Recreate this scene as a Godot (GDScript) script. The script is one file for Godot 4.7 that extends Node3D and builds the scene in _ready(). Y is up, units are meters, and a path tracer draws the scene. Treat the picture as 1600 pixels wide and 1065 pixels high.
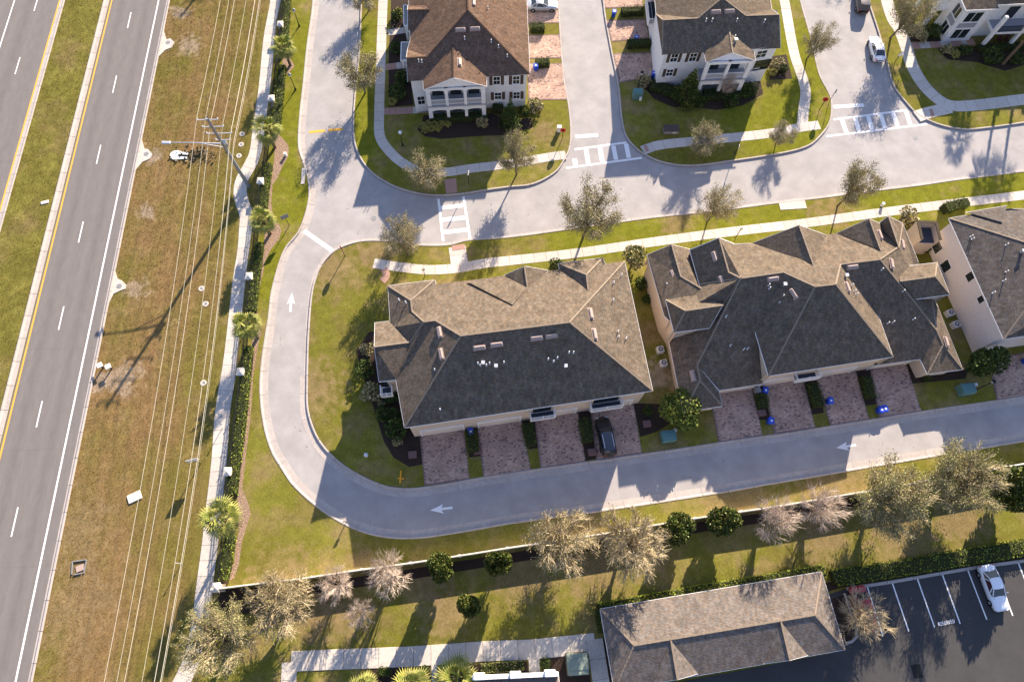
extends Node3D
# A townhouse neighbourhood beside a divided road, seen from a drone about 75 m up. World: x to the right of the photograph, z towards its bottom edge, metres.

var used := {}
var rng := RandomNumberGenerator.new()
var M := {}
const LAWN := 0.14
const ROAD_TURN := -0.07052
const MEDIAN_EDGE := -57.84
const FENCE_LINE := -30.81

# ------------------------------------------------------------------ helpers: names, tags, things
func numbered(called: String) -> String:
	if not used.has(called):
		used[called] = 0
		return called
	used[called] += 1
	return "%s_%03d" % [called, used[called]]

func tag(o, label: String, category: String, group := ""):
	o.set_meta("label", label)
	o.set_meta("category", category)
	if group != "":
		o.set_meta("group", group)
	return o

func thing(called: String, label: String, category: String, at := Vector3.ZERO, turn := 0.0, group := "") -> Node3D:
	var o := Node3D.new()
	o.name = numbered(called)
	add_child(o)
	o.position = at
	o.rotation.y = turn
	tag(o, label, category, group)
	return o

func obj(called: String, mesh: Mesh, mat, parent: Node = null) -> MeshInstance3D:
	var o := MeshInstance3D.new()
	o.mesh = mesh
	if mat:
		o.material_override = mat
	if parent == null:
		o.name = numbered(called)
		add_child(o)
	else:
		o.name = called
		parent.add_child(o, true)
	return o

func setting(called: String, mesh: Mesh, mat, parent: Node = null) -> MeshInstance3D:
	var o := obj(called, mesh, mat, parent)
	if parent == null:
		o.set_meta("kind", "structure")
	return o

func stuff(o):
	o.set_meta("kind", "stuff")
	return o

func dup(src: Node3D, at: Vector3, turn: float, label: String, scl := 1.0, group := "") -> Node3D:
	var c: Node3D = src.duplicate()
	var base := String(src.name)
	if base.length() > 4 and base[base.length() - 4] == "_" and base.right(3).is_valid_int():
		base = base.left(base.length() - 4)
	c.name = numbered(base)
	add_child(c)
	c.position = at
	c.rotation.y = turn
	c.scale = Vector3.ONE * scl
	c.set_meta("label", label)
	if group != "":
		c.set_meta("group", group)
	return c

# ------------------------------------------------------------------ helpers: shapes
func P2(a: Array) -> PackedVector2Array:
	var r := PackedVector2Array()
	for i in range(0, a.size() - 1, 2):
		r.append(Vector2(a[i], a[i + 1]))
	return r

func st_new(flat := true) -> SurfaceTool:
	var st := SurfaceTool.new()
	st.begin(Mesh.PRIMITIVE_TRIANGLES)
	st.set_smooth_group(4294967295 if flat else 0)
	return st

func done(st: SurfaceTool) -> ArrayMesh:
	st.generate_normals()
	return st.commit()

func tri(st: SurfaceTool, a: Vector3, b: Vector3, c: Vector3):
	st.add_vertex(a)
	st.add_vertex(b)
	st.add_vertex(c)

func quad(st: SurfaceTool, a: Vector3, b: Vector3, c: Vector3, d: Vector3):
	tri(st, a, b, c)
	tri(st, a, c, d)

func box(st: SurfaceTool, c: Vector3, s: Vector3, basis := Basis()):
	var h := s * 0.5
	var p := []
	for i in 8:
		p.append(c + basis * Vector3(h.x * (1 if i & 1 else -1), h.y * (1 if i & 2 else -1), h.z * (1 if i & 4 else -1)))
	quad(st, p[0], p[2], p[3], p[1])
	quad(st, p[5], p[7], p[6], p[4])
	quad(st, p[4], p[6], p[2], p[0])
	quad(st, p[1], p[3], p[7], p[5])
	quad(st, p[2], p[6], p[7], p[3])
	quad(st, p[4], p[0], p[1], p[5])

func bbox(st: SurfaceTool, c: Vector3, s: Vector3, bev: float, basis := Basis()):
	# a box whose upright and top edges are chamfered
	var h := s * 0.5
	var rings := []
	for k in 3:
		var y: float = [-h.y, h.y - bev, h.y][k]
		var d: float = [0.0, 0.0, bev][k]
		var hx := h.x - d
		var hz := h.z - d
		var r := []
		for q in [Vector2(-hx + bev, -hz), Vector2(hx - bev, -hz), Vector2(hx, -hz + bev), Vector2(hx, hz - bev), Vector2(hx - bev, hz), Vector2(-hx + bev, hz), Vector2(-hx, hz - bev), Vector2(-hx, -hz + bev)]:
			r.append(c + basis * Vector3(q.x, y, q.y))
		rings.append(r)
	for k in 2:
		for i in 8:
			var j := (i + 1) % 8
			quad(st, rings[k][i], rings[k + 1][i], rings[k + 1][j], rings[k][j])
	for i in range(1, 7):
		tri(st, rings[2][0], rings[2][i], rings[2][i + 1])

func aim(d: Vector3) -> Basis:
	# z axis along d, y as upright as can be
	var z := d.normalized()
	var up := Vector3.UP if absf(z.y) < 0.98 else Vector3.RIGHT
	var x := up.cross(z).normalized()
	return Basis(x, z.cross(x), z)

func bar(st: SurfaceTool, a: Vector3, b: Vector3, w: float, h: float):
	box(st, (a + b) * 0.5, Vector3(w, h, a.distance_to(b)), aim(b - a))

func tube(st: SurfaceTool, pts: Array, radii: Array, sides := 6, cap := false):
	var rings := []
	for i in pts.size():
		var d: Vector3 = (pts[mini(i + 1, pts.size() - 1)] - pts[maxi(i - 1, 0)])
		var b := aim(d)
		var r := []
		for k in sides:
			var a := TAU * k / sides
			r.append(pts[i] + (b.x * cos(a) + b.y * sin(a)) * radii[i])
		rings.append(r)
	for i in pts.size() - 1:
		for k in sides:
			var j := (k + 1) % sides
			quad(st, rings[i][k], rings[i + 1][k], rings[i + 1][j], rings[i][j])
	if cap:
		var e: Array = rings[pts.size() - 1]
		for k in range(1, sides - 1):
			tri(st, e[0], e[k], e[k + 1])

func lathe(st: SurfaceTool, c: Vector3, prof: Array, sides := 12):
	# prof: radius, height pairs from bottom to top
	for i in prof.size() - 1:
		for k in sides:
			var a := TAU * k / sides
			var b := TAU * (k + 1) / sides
			var p: Vector2 = prof[i]
			var q: Vector2 = prof[i + 1]
			quad(st, c + Vector3(cos(a) * p.x, p.y, sin(a) * p.x), c + Vector3(cos(b) * p.x, p.y, sin(b) * p.x), c + Vector3(cos(b) * q.x, q.y, sin(b) * q.x), c + Vector3(cos(a) * q.x, q.y, sin(a) * q.x))

func flat_poly(pts: PackedVector2Array, y: float, skirt := 0.0) -> ArrayMesh:
	var st := st_new()
	var idx := Geometry2D.triangulate_polygon(pts)
	if idx.is_empty():
		push_warning("polygon not triangulated")
	for i in range(0, idx.size(), 3):
		var t := [pts[idx[i]], pts[idx[i + 1]], pts[idx[i + 2]]]
		if (t[1] - t[0]).cross(t[2] - t[0]) < 0:
			t = [t[0], t[2], t[1]]
		for q in t:
			st.set_uv(Vector2((q.x + 110.0) / 220.0, (q.y + 130.0) / 220.0))
			st.set_uv2(Vector2(q.x, q.y) / 5.0)
			st.add_vertex(Vector3(q.x, y, q.y))
	if skirt > 0.0:
		for i in pts.size():
			var a := pts[i]
			var b := pts[(i + 1) % pts.size()]
			quad(st, Vector3(a.x, y - skirt, a.y), Vector3(a.x, y, a.y), Vector3(b.x, y, b.y), Vector3(b.x, y - skirt, b.y))
	return done(st)

func resample(pts: PackedVector2Array, step: float) -> PackedVector2Array:
	# a smooth curve through the points, cut into even steps
	var c := Curve2D.new()
	c.bake_interval = step * 0.3
	for i in pts.size():
		var t := (pts[mini(i + 1, pts.size() - 1)] - pts[maxi(i - 1, 0)]) * 0.5
		var l0 := pts[i].distance_to(pts[maxi(i - 1, 0)])
		var l1 := pts[i].distance_to(pts[mini(i + 1, pts.size() - 1)])
		var tn := t.normalized()
		c.add_point(pts[i], -tn * l0 * 0.33, tn * l1 * 0.33)
	var n := maxi(1, int(round(c.get_baked_length() / step)))
	var r := PackedVector2Array()
	for i in n + 1:
		r.append(c.sample_baked(c.get_baked_length() * i / n, true))
	return r

func normals2(p: PackedVector2Array) -> PackedVector2Array:
	var r := PackedVector2Array()
	for i in p.size():
		var d := (p[mini(i + 1, p.size() - 1)] - p[maxi(i - 1, 0)]).normalized()
		r.append(Vector2(-d.y, d.x))
	return r

func strip(p: PackedVector2Array, i0: int, i1: int, nr: PackedVector2Array, prof: Array, shrink := 0.0) -> ArrayMesh:
	# a profile (offset, height pairs) swept along points i0..i1
	var st := st_new()
	for i in range(i0, i1):
		var d := (p[i + 1] - p[i]).normalized()
		var a := p[i] + (d * shrink if i == i0 else Vector2.ZERO)
		var b := p[i + 1] - (d * shrink if i == i1 - 1 else Vector2.ZERO)
		for k in prof.size() - 1:
			var q: Vector2 = prof[k]
			var r: Vector2 = prof[k + 1]
			var a0 := a + nr[i] * q.x
			var a1 := a + nr[i] * r.x
			var b0 := b + nr[i + 1] * q.x
			var b1 := b + nr[i + 1] * r.x
			quad(st, Vector3(a0.x, q.y, a0.y), Vector3(a1.x, r.y, a1.y), Vector3(b1.x, r.y, b1.y), Vector3(b0.x, q.y, b0.y))
	for e in [i0, i1]:
		var d := (p[mini(e + 1, p.size() - 1)] - p[maxi(e - 1, 0)]).normalized() * (shrink if e == i0 else -shrink)
		for k in range(0, prof.size() - 1):
			var a0: Vector2 = p[e] + d + nr[e] * prof[k].x
			var a1: Vector2 = p[e] + d + nr[e] * prof[k + 1].x
			quad(st, Vector3(a0.x, prof[k].y, a0.y), Vector3(a1.x, prof[k + 1].y, a1.y), Vector3(a1.x, -0.05, a1.y), Vector3(a0.x, -0.05, a0.y))
	return done(st)

func kerb(called: String, pts: PackedVector2Array, side: float, gutter: float, mat):
	# concrete kerb and gutter in cast lengths of about three metres, joints between them
	var p := resample(pts, 0.75)
	var nr := normals2(p)
	for i in nr.size():
		nr[i] *= side
	var root := Node3D.new()
	root.name = numbered(called)
	add_child(root)
	root.set_meta("kind", "structure")
	var prof := [Vector2(-0.05, 0.08), Vector2(-0.03, 0.175), Vector2(0.0, 0.19), Vector2(0.13, 0.19), Vector2(0.17, 0.17), Vector2(0.21, 0.03), Vector2(0.25, 0.014), Vector2(gutter, 0.009), Vector2(gutter + 0.01, -0.05)]
	var i := 0
	var k := 0
	while i < p.size() - 1:
		var j := mini(i + 4, p.size() - 1)
		obj("kerb_length", strip(p, i, j, nr, prof, 0.025), mat[k % mat.size()], root)
		k += 1 + (k * 7) % 3
		i = j
	return root

func walk(called: String, pts: PackedVector2Array, width: float, top: float, slab_len: float, mats: Array, thick := 0.14):
	# a pavement of cast slabs with open joints
	var n := maxi(2, int(round(slab_len / 0.75)))
	var p := resample(pts, slab_len / n)
	var nr := normals2(p)
	var root := Node3D.new()
	root.name = numbered(called)
	add_child(root)
	root.set_meta("kind", "structure")
	var w := width * 0.5
	var k := 0
	var i := 0
	while i < p.size() - 1:
		var j := mini(i + n, p.size() - 1)
		var y := top + rng.randf_range(-0.006, 0.006)
		obj("slab", strip(p, i, j, nr, [Vector2(w, y - thick), Vector2(w, y - 0.015), Vector2(w - 0.015, y), Vector2(-w + 0.015, y), Vector2(-w, y - 0.015), Vector2(-w, y - thick)], 0.018), mats[rng.randi() % mats.size()], root)
		k += 1
		i = j
	return root

func ribbon(pts: PackedVector2Array, w: float, y: float, step := 2.0) -> ArrayMesh:
	var p := resample(pts, step)
	return strip(p, 0, p.size() - 1, normals2(p), [Vector2(w * 0.5, y), Vector2(-w * 0.5, y)])

func paint_quad(a: Array, y: float) -> ArrayMesh:
	return flat_poly(P2(a), y)

# ------------------------------------------------------------------ helpers: materials
func lin(r: float, g: float, b: float) -> Color:
	return Color(r, g, b).linear_to_srgb()

func mat(r: float, g: float, b: float, rough := 0.9, tex = null, scl := 1.0, bump = null, bump_cm := 0.0) -> StandardMaterial3D:
	var m := StandardMaterial3D.new()
	m.albedo_color = lin(r, g, b)
	m.roughness = rough
	m.metallic_specular = 0.3
	if tex:
		m.albedo_texture = tex
	if tex or bump:
		m.uv1_triplanar = true
		m.uv1_world_triplanar = true
		m.uv1_scale = Vector3.ONE * scl
	if bump:
		m.heightmap_enabled = true
		m.heightmap_texture = bump
		m.heightmap_scale = bump_cm
	return m

func vmat(rough := 0.8) -> StandardMaterial3D:
	var m := StandardMaterial3D.new()
	m.vertex_color_use_as_albedo = true
	m.roughness = rough
	m.metallic_specular = 0.25
	return m

func noise_img(size: int, freq: float, oct: int, sd: int, type := FastNoiseLite.TYPE_SIMPLEX_SMOOTH) -> Image:
	var n := FastNoiseLite.new()
	n.seed = sd
	n.noise_type = type
	n.frequency = freq
	n.fractal_octaves = oct
	n.fractal_gain = 0.6
	return n.get_seamless_image(size, size)

func grain(size: int, parts: Array, lo: float, hi: float) -> ImageTexture:
	# several noises (frequency, octaves, weight) mixed to a grey grain between lo and hi
	var data := []
	for i in parts.size():
		var im := noise_img(size, parts[i][0], parts[i][1], 11 + i * 7)
		im.convert(Image.FORMAT_L8)
		data.append(im.get_data())
	var out := PackedByteArray()
	out.resize(size * size)
	var wsum := 0.0
	for p in parts:
		wsum += p[2]
	for k in size * size:
		var v := 0.0
		for i in parts.size():
			v += (data[i][k] / 255.0) * parts[i][2]
		v = clampf((v / wsum - 0.5) * 1.7 + 0.5, 0.0, 1.0)
		out[k] = int(255.0 * (lo + (hi - lo) * v))
	return ImageTexture.create_from_image(Image.create_from_data(size, size, false, Image.FORMAT_L8, out))

func shingle_tex() -> Array:
	# laminated shingles: courses of 0.14 m, tabs of uneven width and tone; 512 px cover 3.6 m
	var r := RandomNumberGenerator.new()
	r.seed = 5
	var im := Image.create(512, 512, false, Image.FORMAT_RGB8)
	var bp := Image.create(512, 512, false, Image.FORMAT_L8)
	var course := 512.0 / 25.0
	for c in 26:
		var y0 := int(c * course)
		var y1 := int((c + 1) * course)
		var x := -r.randi() % 30
		while x < 512:
			var w := 18 + r.randi() % 28
			var v := 0.80 + r.randf_range(-0.065, 0.065)
			var warm := r.randf_range(-0.03, 0.03)
			im.fill_rect(Rect2i(x, y0, w, y1 - y0), Color(v + warm, v, v - warm))
			var hgt := 0.62 + r.randf_range(-0.12, 0.12)
			for y in range(y0, y1):
				var t := float(y - y0) / (y1 - y0)
				bp.fill_rect(Rect2i(x, y, w, 1), Color.from_hsv(0, 0, hgt * (0.25 + 0.75 * t)))
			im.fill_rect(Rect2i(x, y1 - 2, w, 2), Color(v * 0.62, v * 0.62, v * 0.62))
			x += w
	var nz := noise_img(512, 0.22, 3, 3)
	var d := im.get_data()
	nz.convert(Image.FORMAT_L8)
	var nd := nz.get_data()
	for k in 512 * 512:
		var f := 0.82 + 0.36 * nd[k] / 255.0
		for q in 3:
			d[k * 3 + q] = mini(255, int(d[k * 3 + q] * f))
	return [ImageTexture.create_from_image(Image.create_from_data(512, 512, false, Image.FORMAT_RGB8, d)), ImageTexture.create_from_image(bp)]

func streak_tex() -> ImageTexture:
	# weather streaks and soft blotches for the roofs, 11 m across
	var im := noise_img(256, 0.02, 4, 91)
	im.convert(Image.FORMAT_L8)
	var d := im.get_data()
	var a := noise_img(256, 0.05, 3, 17)
	a.resize(256, 20)
	a.resize(256, 256, Image.INTERPOLATE_BILINEAR)
	a.convert(Image.FORMAT_L8)
	var b := a.get_data()
	var out := PackedByteArray()
	out.resize(256 * 256)
	for k in 256 * 256:
		out[k] = int(clampf(215.0 + (d[k] - 128) * 0.16 + (b[k] - 128) * 0.22, 150, 255))
	return ImageTexture.create_from_image(Image.create_from_data(256, 256, false, Image.FORMAT_L8, out))

func roof_mat(r: float, g: float, b: float, sh: Array, streak) -> StandardMaterial3D:
	var m := StandardMaterial3D.new()
	m.albedo_color = lin(r, g, b)
	m.albedo_texture = sh[0]
	m.heightmap_enabled = true
	m.heightmap_texture = sh[1]
	m.heightmap_scale = 0.35
	m.roughness = 0.95
	m.metallic_specular = 0.0
	m.detail_enabled = true
	m.detail_albedo = streak
	m.detail_blend_mode = BaseMaterial3D.BLEND_MODE_MUL
	m.detail_uv_layer = BaseMaterial3D.DETAIL_UV_2
	return m

func seg_dist(p: Vector2, a: Vector2, b: Vector2) -> float:
	return p.distance_to(Geometry2D.get_closest_point_to_segment(p, a, b))

func lawn_mat() -> StandardMaterial3D:
	# the grass: a fine tuft grain times a 220 m map of its kinds (dry verge, mown median, green strips), 0.215 m to the pixel
	var S := 1024
	var big := noise_img(S, 0.012, 4, 21)
	var mid := noise_img(S, 0.05, 4, 22)
	var fine := noise_img(S, 0.17, 3, 23)
	big.convert(Image.FORMAT_L8)
	mid.convert(Image.FORMAT_L8)
	fine.convert(Image.FORMAT_L8)
	var B := big.get_data()
	var Q := mid.get_data()
	var F := fine.get_data()
	var dir := Vector2(sin(ROAD_TURN), -cos(ROAD_TURN))
	var across := Vector2(cos(ROAD_TURN), sin(ROAD_TURN))
	var dry := Vector3(0.262, 0.165, 0.072)
	var straw := Vector3(0.27, 0.19, 0.095)
	var olive := Vector3(0.175, 0.152, 0.032)
	var lush := Vector3(0.190, 0.192, 0.018)
	var lawn := Vector3(0.235, 0.208, 0.048)
	var sand := Vector3(0.40, 0.31, 0.22)
	# bare and worn spots: x, z, radius
	var spots := [-49.13, -74.81, 4.5, -49.58, -55.25, 3, -47.21, -35.03, 4, -45.96, -23.4, 5, -48.4, -22.52, 3, -46.86, -5.7, -6, -45.43, 2.04, -7, -17.71, -41.33, -4, -23.17, -38.81, -5, -23.34, -22.58, -5, -7.47, -23.93, -0.1, 7.74, -8.11, -6, 36.93, -13.84, -8, 25.79, -11.62, -7, 3.53, -61.15, -3, -23.74, -1.15, -5, -14.31, -15.97, -0.1, 18.24, -25.62, 5, 16.57, -31.38, -3, 42.31, -50.38, -5, 21.53, -47.61, -4, -48.65, -46.41, 3, -51.94, -81.26, 3.5, -15.79, -3.35, -3, -20.57, 1.91, -4, -16.55, 1.79, -5, -8.76, -1.94, -4, 2.21, -2.6, -5, 9.81, -4.14, -6, 16.1, -5, -4, 34.6, -7.6, -5, 43.25, -8.55, -6, 50.71, -10.17, -5, -5.79, 1.46, -4]
	var sp := []
	for i in range(0, spots.size(), 3):
		sp.append(Vector3(spots[i], spots[i + 1], spots[i + 2]))
	var lush_lines := [P2([7.26, -43.68, 16.35, -45.46, 25.74, -47.28, 34.69, -49.09, 42.31, -50.38, 54.42, -52.57, 69.3, -55.2]), P2([40.91, -80.18, 42.21, -74.05, 42.9, -68.17, 42.6, -64.73]), P2([34.08, -61.61, 41.31, -61.9]), P2([-31.96, -77.04, -31.2, -60.63, -28.64, -48.16]), P2([-24.37, -77.37, -23.94, -64.28, -22.32, -56.65]), P2([31.75, -65.42, 39.16, -66.29]), P2([-29.29, -41.37, -29.79, -36.74])]
	var d := PackedByteArray()
	d.resize(S * S * 3)
	for j in S:
		var z := (j + 0.5) / S * 220.0 - 130.0
		for i in S:
			var x := (i + 0.5) / S * 220.0 - 110.0
			var k := j * S + i
			var b := B[k] / 255.0
			var q := Q[k] / 255.0
			var f := F[k] / 255.0
			var pos := Vector2(x, z)
			var n := pos.dot(across)
			var c := Vector3.ZERO
			if n < MEDIAN_EDGE:
				c = olive.lerp(lawn, clampf(q * 1.6 - 0.5, 0.0, 1.0))
				c = c.lerp(straw, clampf(b * 2.2 - 1.2, 0.0, 0.5))
			elif n < FENCE_LINE:
				var u := (n - MEDIAN_EDGE)
				var s := 0.5 + 0.5 * sin(n * 1.9 + b * 3.0)
				c = dry.lerp(olive, clampf(0.0 + 0.5 * s * q + absf(u - 15.5) * 0.075 + (b - 0.5) * 1.5, 0.0, 0.9))
				c = c.lerp(straw, clampf((q - 0.55) * 1.8, 0.0, 0.6))
				if u < 5.6:
					c = c.lerp(olive, 0.35 * clampf(b * 2.0 - 0.6, 0.0, 1.0))
			else:
				var mow := 0.5 + 0.5 * sin((pos.x * 0.16 + pos.y) * 5.2)
				c = lawn.lerp(olive, clampf(b * 2.4 - 0.75 + 0.16 * mow, 0.0, 0.9))
				c = c.lerp(lush, clampf((0.54 - q) * 2.6, 0.0, 0.5))
				c = c.lerp(straw, clampf((q - 0.5) * 1.9 + (0.5 - b) * 0.9, 0.0, 0.7))
				var l := 0.0
				for ln in lush_lines:
					for w in ln.size() - 1:
						var ds := seg_dist(pos, ln[w], ln[w + 1])
						if ds < 5.0:
							l = maxf(l, 1.0 - ds / 5.0)
				if l > 0.0:
					c = c.lerp(lush, clampf(l * 2.0, 0.0, 1.0) * clampf(1.15 - (q - 0.45) * 2.2, 0.2, 0.97))
			for v in sp:
				var dd := pos.distance_to(Vector2(v.x, v.y)) / (absf(v.z) * (0.62 if v.z > 0 else 1.0)) + (q - 0.5) * 1.1
				if dd < 1.3:
					c = c.lerp(sand if v.z > 0 else straw, clampf((1.15 - dd) * 1.6 - (1.0 - f) * 1.5 + 0.1, 0.0, 0.75))
			c *= 0.86 + 0.62 * f * (0.6 + 0.8 * q)
			d[k * 3] = int(255.0 * pow(clampf(c.x * 1.5, 0, 1), 0.4545))
			d[k * 3 + 1] = int(255.0 * pow(clampf(c.y * 1.5, 0, 1), 0.4545))
			d[k * 3 + 2] = int(255.0 * pow(clampf(c.z * 1.5, 0, 1), 0.4545))
	var m := StandardMaterial3D.new()
	m.albedo_texture = ImageTexture.create_from_image(Image.create_from_data(S, S, false, Image.FORMAT_RGB8, d))
	m.roughness = 1.0
	m.metallic_specular = 0.1
	m.detail_enabled = true
	m.detail_albedo = grain(512, [[0.03, 3, 0.3], [0.16, 3, 0.8], [0.45, 2, 0.9]], 0.42, 1.0)
	m.detail_blend_mode = BaseMaterial3D.BLEND_MODE_MUL
	m.detail_uv_layer = BaseMaterial3D.DETAIL_UV_2
	return m

func road_tex() -> ImageTexture:
	# asphalt of the estate, 24 m across: grain, soft worn areas, hairline cracks and sealed seams
	var S := 1024
	var rn := FastNoiseLite.new()
	rn.seed = 61
	rn.frequency = 0.0035
	rn.fractal_type = FastNoiseLite.FRACTAL_RIDGED
	rn.fractal_octaves = 4
	var a := rn.get_seamless_image(S, S)
	var b := noise_img(S, 0.006, 4, 62)
	var c := noise_img(S, 0.3, 2, 63)
	for im in [a, b, c]:
		im.convert(Image.FORMAT_L8)
	var A := a.get_data()
	var B := b.get_data()
	var C := c.get_data()
	var out := PackedByteArray()
	out.resize(S * S)
	for k in S * S:
		var v := 226.0 + (B[k] - 128) * 0.11 + (C[k] - 128) * 0.16
		if A[k] > 232:
			v -= (A[k] - 232) * 3.2 * clampf((B[k] - 95) / 60.0, 0.0, 1.0)
		out[k] = int(clampf(v, 120, 255))
	return ImageTexture.create_from_image(Image.create_from_data(S, S, false, Image.FORMAT_L8, out))

func carriageway_tex() -> ImageTexture:
	# one carriageway: across u (kerb to kerb), 40 m along v; wheel paths polished, lane middles stained, faint cross joints
	var im := noise_img(512, 0.03, 4, 71)
	var st := noise_img(512, 0.03, 4, 72)
	st.resize(512, 40)
	st.resize(512, 512, Image.INTERPOLATE_BILINEAR)
	var gr := noise_img(512, 0.4, 2, 73)
	var D := []
	for q in [im, st, gr]:
		q.convert(Image.FORMAT_L8)
		D.append(q.get_data())
	var out := PackedByteArray()
	out.resize(512 * 512)
	var seam := [70, 233, 391]
	for j in 512:
		for i in 512:
			var k := j * 512 + i
			var u := i / 512.0
			var lane := fposmod(u * 2.35, 1.0)
			var oil := exp(-pow((lane - 0.5) / 0.10, 2.0))
			var wheel := exp(-pow((lane - 0.24) / 0.09, 2.0)) + exp(-pow((lane - 0.76) / 0.09, 2.0))
			# streaks run along v: the stretched noise is read turned
			var s: int = D[1][(i * 512 + j)]
			var v: float = 212.0 + (D[0][k] - 128) * 0.045 + (s - 128) * 0.05 + (D[2][k] - 128) * 0.10 - oil * 8.0 + wheel * 5.0
			if seam.has(j):
				v -= 10.0
			out[k] = int(clampf(v, 120, 255))
	return ImageTexture.create_from_image(Image.create_from_data(512, 512, false, Image.FORMAT_L8, out))

func make_materials():
	var fine := grain(512, [[0.01, 3, 0.6], [0.06, 3, 0.5], [0.4, 2, 0.9]], 0.72, 1.0)
	var tuft := grain(256, [[0.08, 3, 0.5], [0.3, 2, 0.9]], 0.0, 1.0)
	var worn := grain(512, [[0.006, 4, 0.8], [0.03, 3, 0.35], [0.3, 2, 0.8]], 0.86, 1.0)
	var crack := grain(512, [[0.02, 4, 0.7], [0.35, 2, 0.8]], 0.88, 1.0)
	var sh := shingle_tex()
	var streak := streak_tex()
	M.grass = lawn_mat()
	M.far_grass = mat(0.17, 0.14, 0.05, 1.0, fine, 0.2)
	M.road = mat(0.425, 0.395, 0.378, 0.93, road_tex(), 0.0417, tuft, 0.4)
	M.highway = mat(0.25, 0.224, 0.21, 0.9)
	M.highway.albedo_texture = carriageway_tex()
	M.lot = mat(0.066, 0.063, 0.062, 0.85, worn, 0.07, tuft, 0.4)
	M.concrete = []
	for v in [1.0, 0.92, 0.97, 0.88]:
		M.concrete.append(mat(0.60 * v, 0.54 * v, 0.475 * v, 0.9, crack, 0.19))
	M.gutter = []
	for v in [1.0, 0.94, 0.97]:
		M.gutter.append(mat(0.47 * v, 0.415 * v, 0.375 * v, 0.9, crack, 0.13))
	M.joint = mat(0.16, 0.13, 0.10, 1.0)
	M.white_paint = mat(0.86, 0.85, 0.83, 0.8, crack, 0.5)
	M.yellow_paint = mat(0.80, 0.42, 0.06, 0.8, crack, 0.5)
	M.mulch = mat(0.085, 0.056, 0.042, 1.0, grain(256, [[0.06, 3, 0.5], [0.35, 2, 1.0]], 0.45, 1.0), 0.6, tuft, 2.0)
	M.straw = mat(0.60, 0.41, 0.285, 1.0, grain(256, [[0.05, 3, 0.8], [0.3, 2, 1.0]], 0.4, 1.0), 0.33, tuft, 3.0)
	M.brick_ramp = mat(0.42, 0.25, 0.2, 0.9, crack, 0.5)
	M.roof_tan = roof_mat(0.345, 0.272, 0.202, sh, streak)
	M.roof_brown = roof_mat(0.36, 0.235, 0.165, sh, streak)
	M.roof_grey = roof_mat(0.27, 0.235, 0.21, sh, streak)
	M.roof_garage = roof_mat(0.40, 0.335, 0.285, sh, streak)
	M.ridge_tan = mat(0.34, 0.265, 0.195, 0.95, fine, 0.8)
	M.wall_beige = mat(0.68, 0.555, 0.435, 0.9, crack, 0.3, tuft, 0.2)
	M.wall_white = mat(0.84, 0.835, 0.83, 0.85, crack, 0.2)
	M.wall_stucco = mat(0.76, 0.70, 0.665, 0.9, crack, 0.25, tuft, 0.2)
	M.wall_grey = mat(0.34, 0.35, 0.38, 0.9, crack, 0.3)
	M.trim = mat(0.80, 0.78, 0.76, 0.6)
	M.shutter = mat(0.085, 0.06, 0.05, 0.7)
	M.shutter_dark = mat(0.02, 0.02, 0.025, 0.7)
	M.door = mat(0.68, 0.59, 0.50, 0.7)
	M.glass = mat(0.020, 0.028, 0.030, 0.08)
	M.glass.metallic_specular = 0.6
	M.vent = mat(0.38, 0.285, 0.24, 0.6)
	M.pipe = mat(0.60, 0.60, 0.60, 0.4)
	M.metal = mat(0.55, 0.56, 0.58, 0.4)
	M.metal.metallic = 0.5
	M.dark_metal = mat(0.02, 0.02, 0.022, 0.5)
	M.grey_metal = mat(0.22, 0.22, 0.22, 0.55)
	M.cable = mat(0.50, 0.46, 0.36, 0.5)
	M.wood_pole = mat(0.46, 0.455, 0.45, 0.8, fine, 0.6)
	M.green_box = mat(0.10, 0.20, 0.19, 0.5)
	M.sign_red = mat(0.45, 0.02, 0.02, 0.5)
	M.sign_white = mat(0.78, 0.78, 0.76, 0.5)
	M.sign_green = mat(0.05, 0.22, 0.20, 0.5)
	M.orange = mat(0.75, 0.33, 0.02, 0.5)
	M.bin = mat(0.010, 0.06, 0.48, 0.4)
	M.bin.metallic_specular = 0.5
	M.rubber = mat(0.012, 0.012, 0.012, 0.8)
	M.rim = mat(0.45, 0.45, 0.46, 0.35)
	M.pale_bark = mat(0.46, 0.37, 0.25, 0.95, fine, 1.2)
	M.bark = mat(0.16, 0.125, 0.095, 0.95, fine, 1.2)
	M.palm_bark = mat(0.20, 0.14, 0.09, 0.95, fine, 1.2)
	M.leaf = vmat(0.75)
	M.leaf.backlight_enabled = true
	M.leaf.backlight = Color(0.16, 0.16, 0.06)
	M.glossy_leaf = vmat(0.38)
	M.twig = vmat(0.95)
	M.paver = vmat(0.9)
	M.cream = mat(0.68, 0.61, 0.51, 0.8)

# ------------------------------------------------------------------ plants
func leaf_quad(st: SurfaceTool, r: RandomNumberGenerator, p: Vector3, s: float, col: Color, lay := 0.0):
	var d := Vector3(r.randfn(), r.randfn(), r.randfn()).normalized()
	var n := Vector3(r.randfn(), r.randfn() + lay, r.randfn()).normalized()
	var x := d.cross(n).normalized() * s * 0.42
	var y := n.cross(x).normalized() * s
	st.set_color(col)
	st.add_vertex(p - y * 0.5)
	st.add_vertex(p + x)
	st.add_vertex(p + y * 0.5)
	st.add_vertex(p - y * 0.5)
	st.add_vertex(p + y * 0.5)
	st.add_vertex(p - x)

func vary(r: RandomNumberGenerator, cols: Array) -> Color:
	var a: Color = cols[r.randi() % cols.size()]
	var f := r.randf_range(0.7, 1.3)
	return Color(a.r * f, a.g * f, a.b * f)

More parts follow.
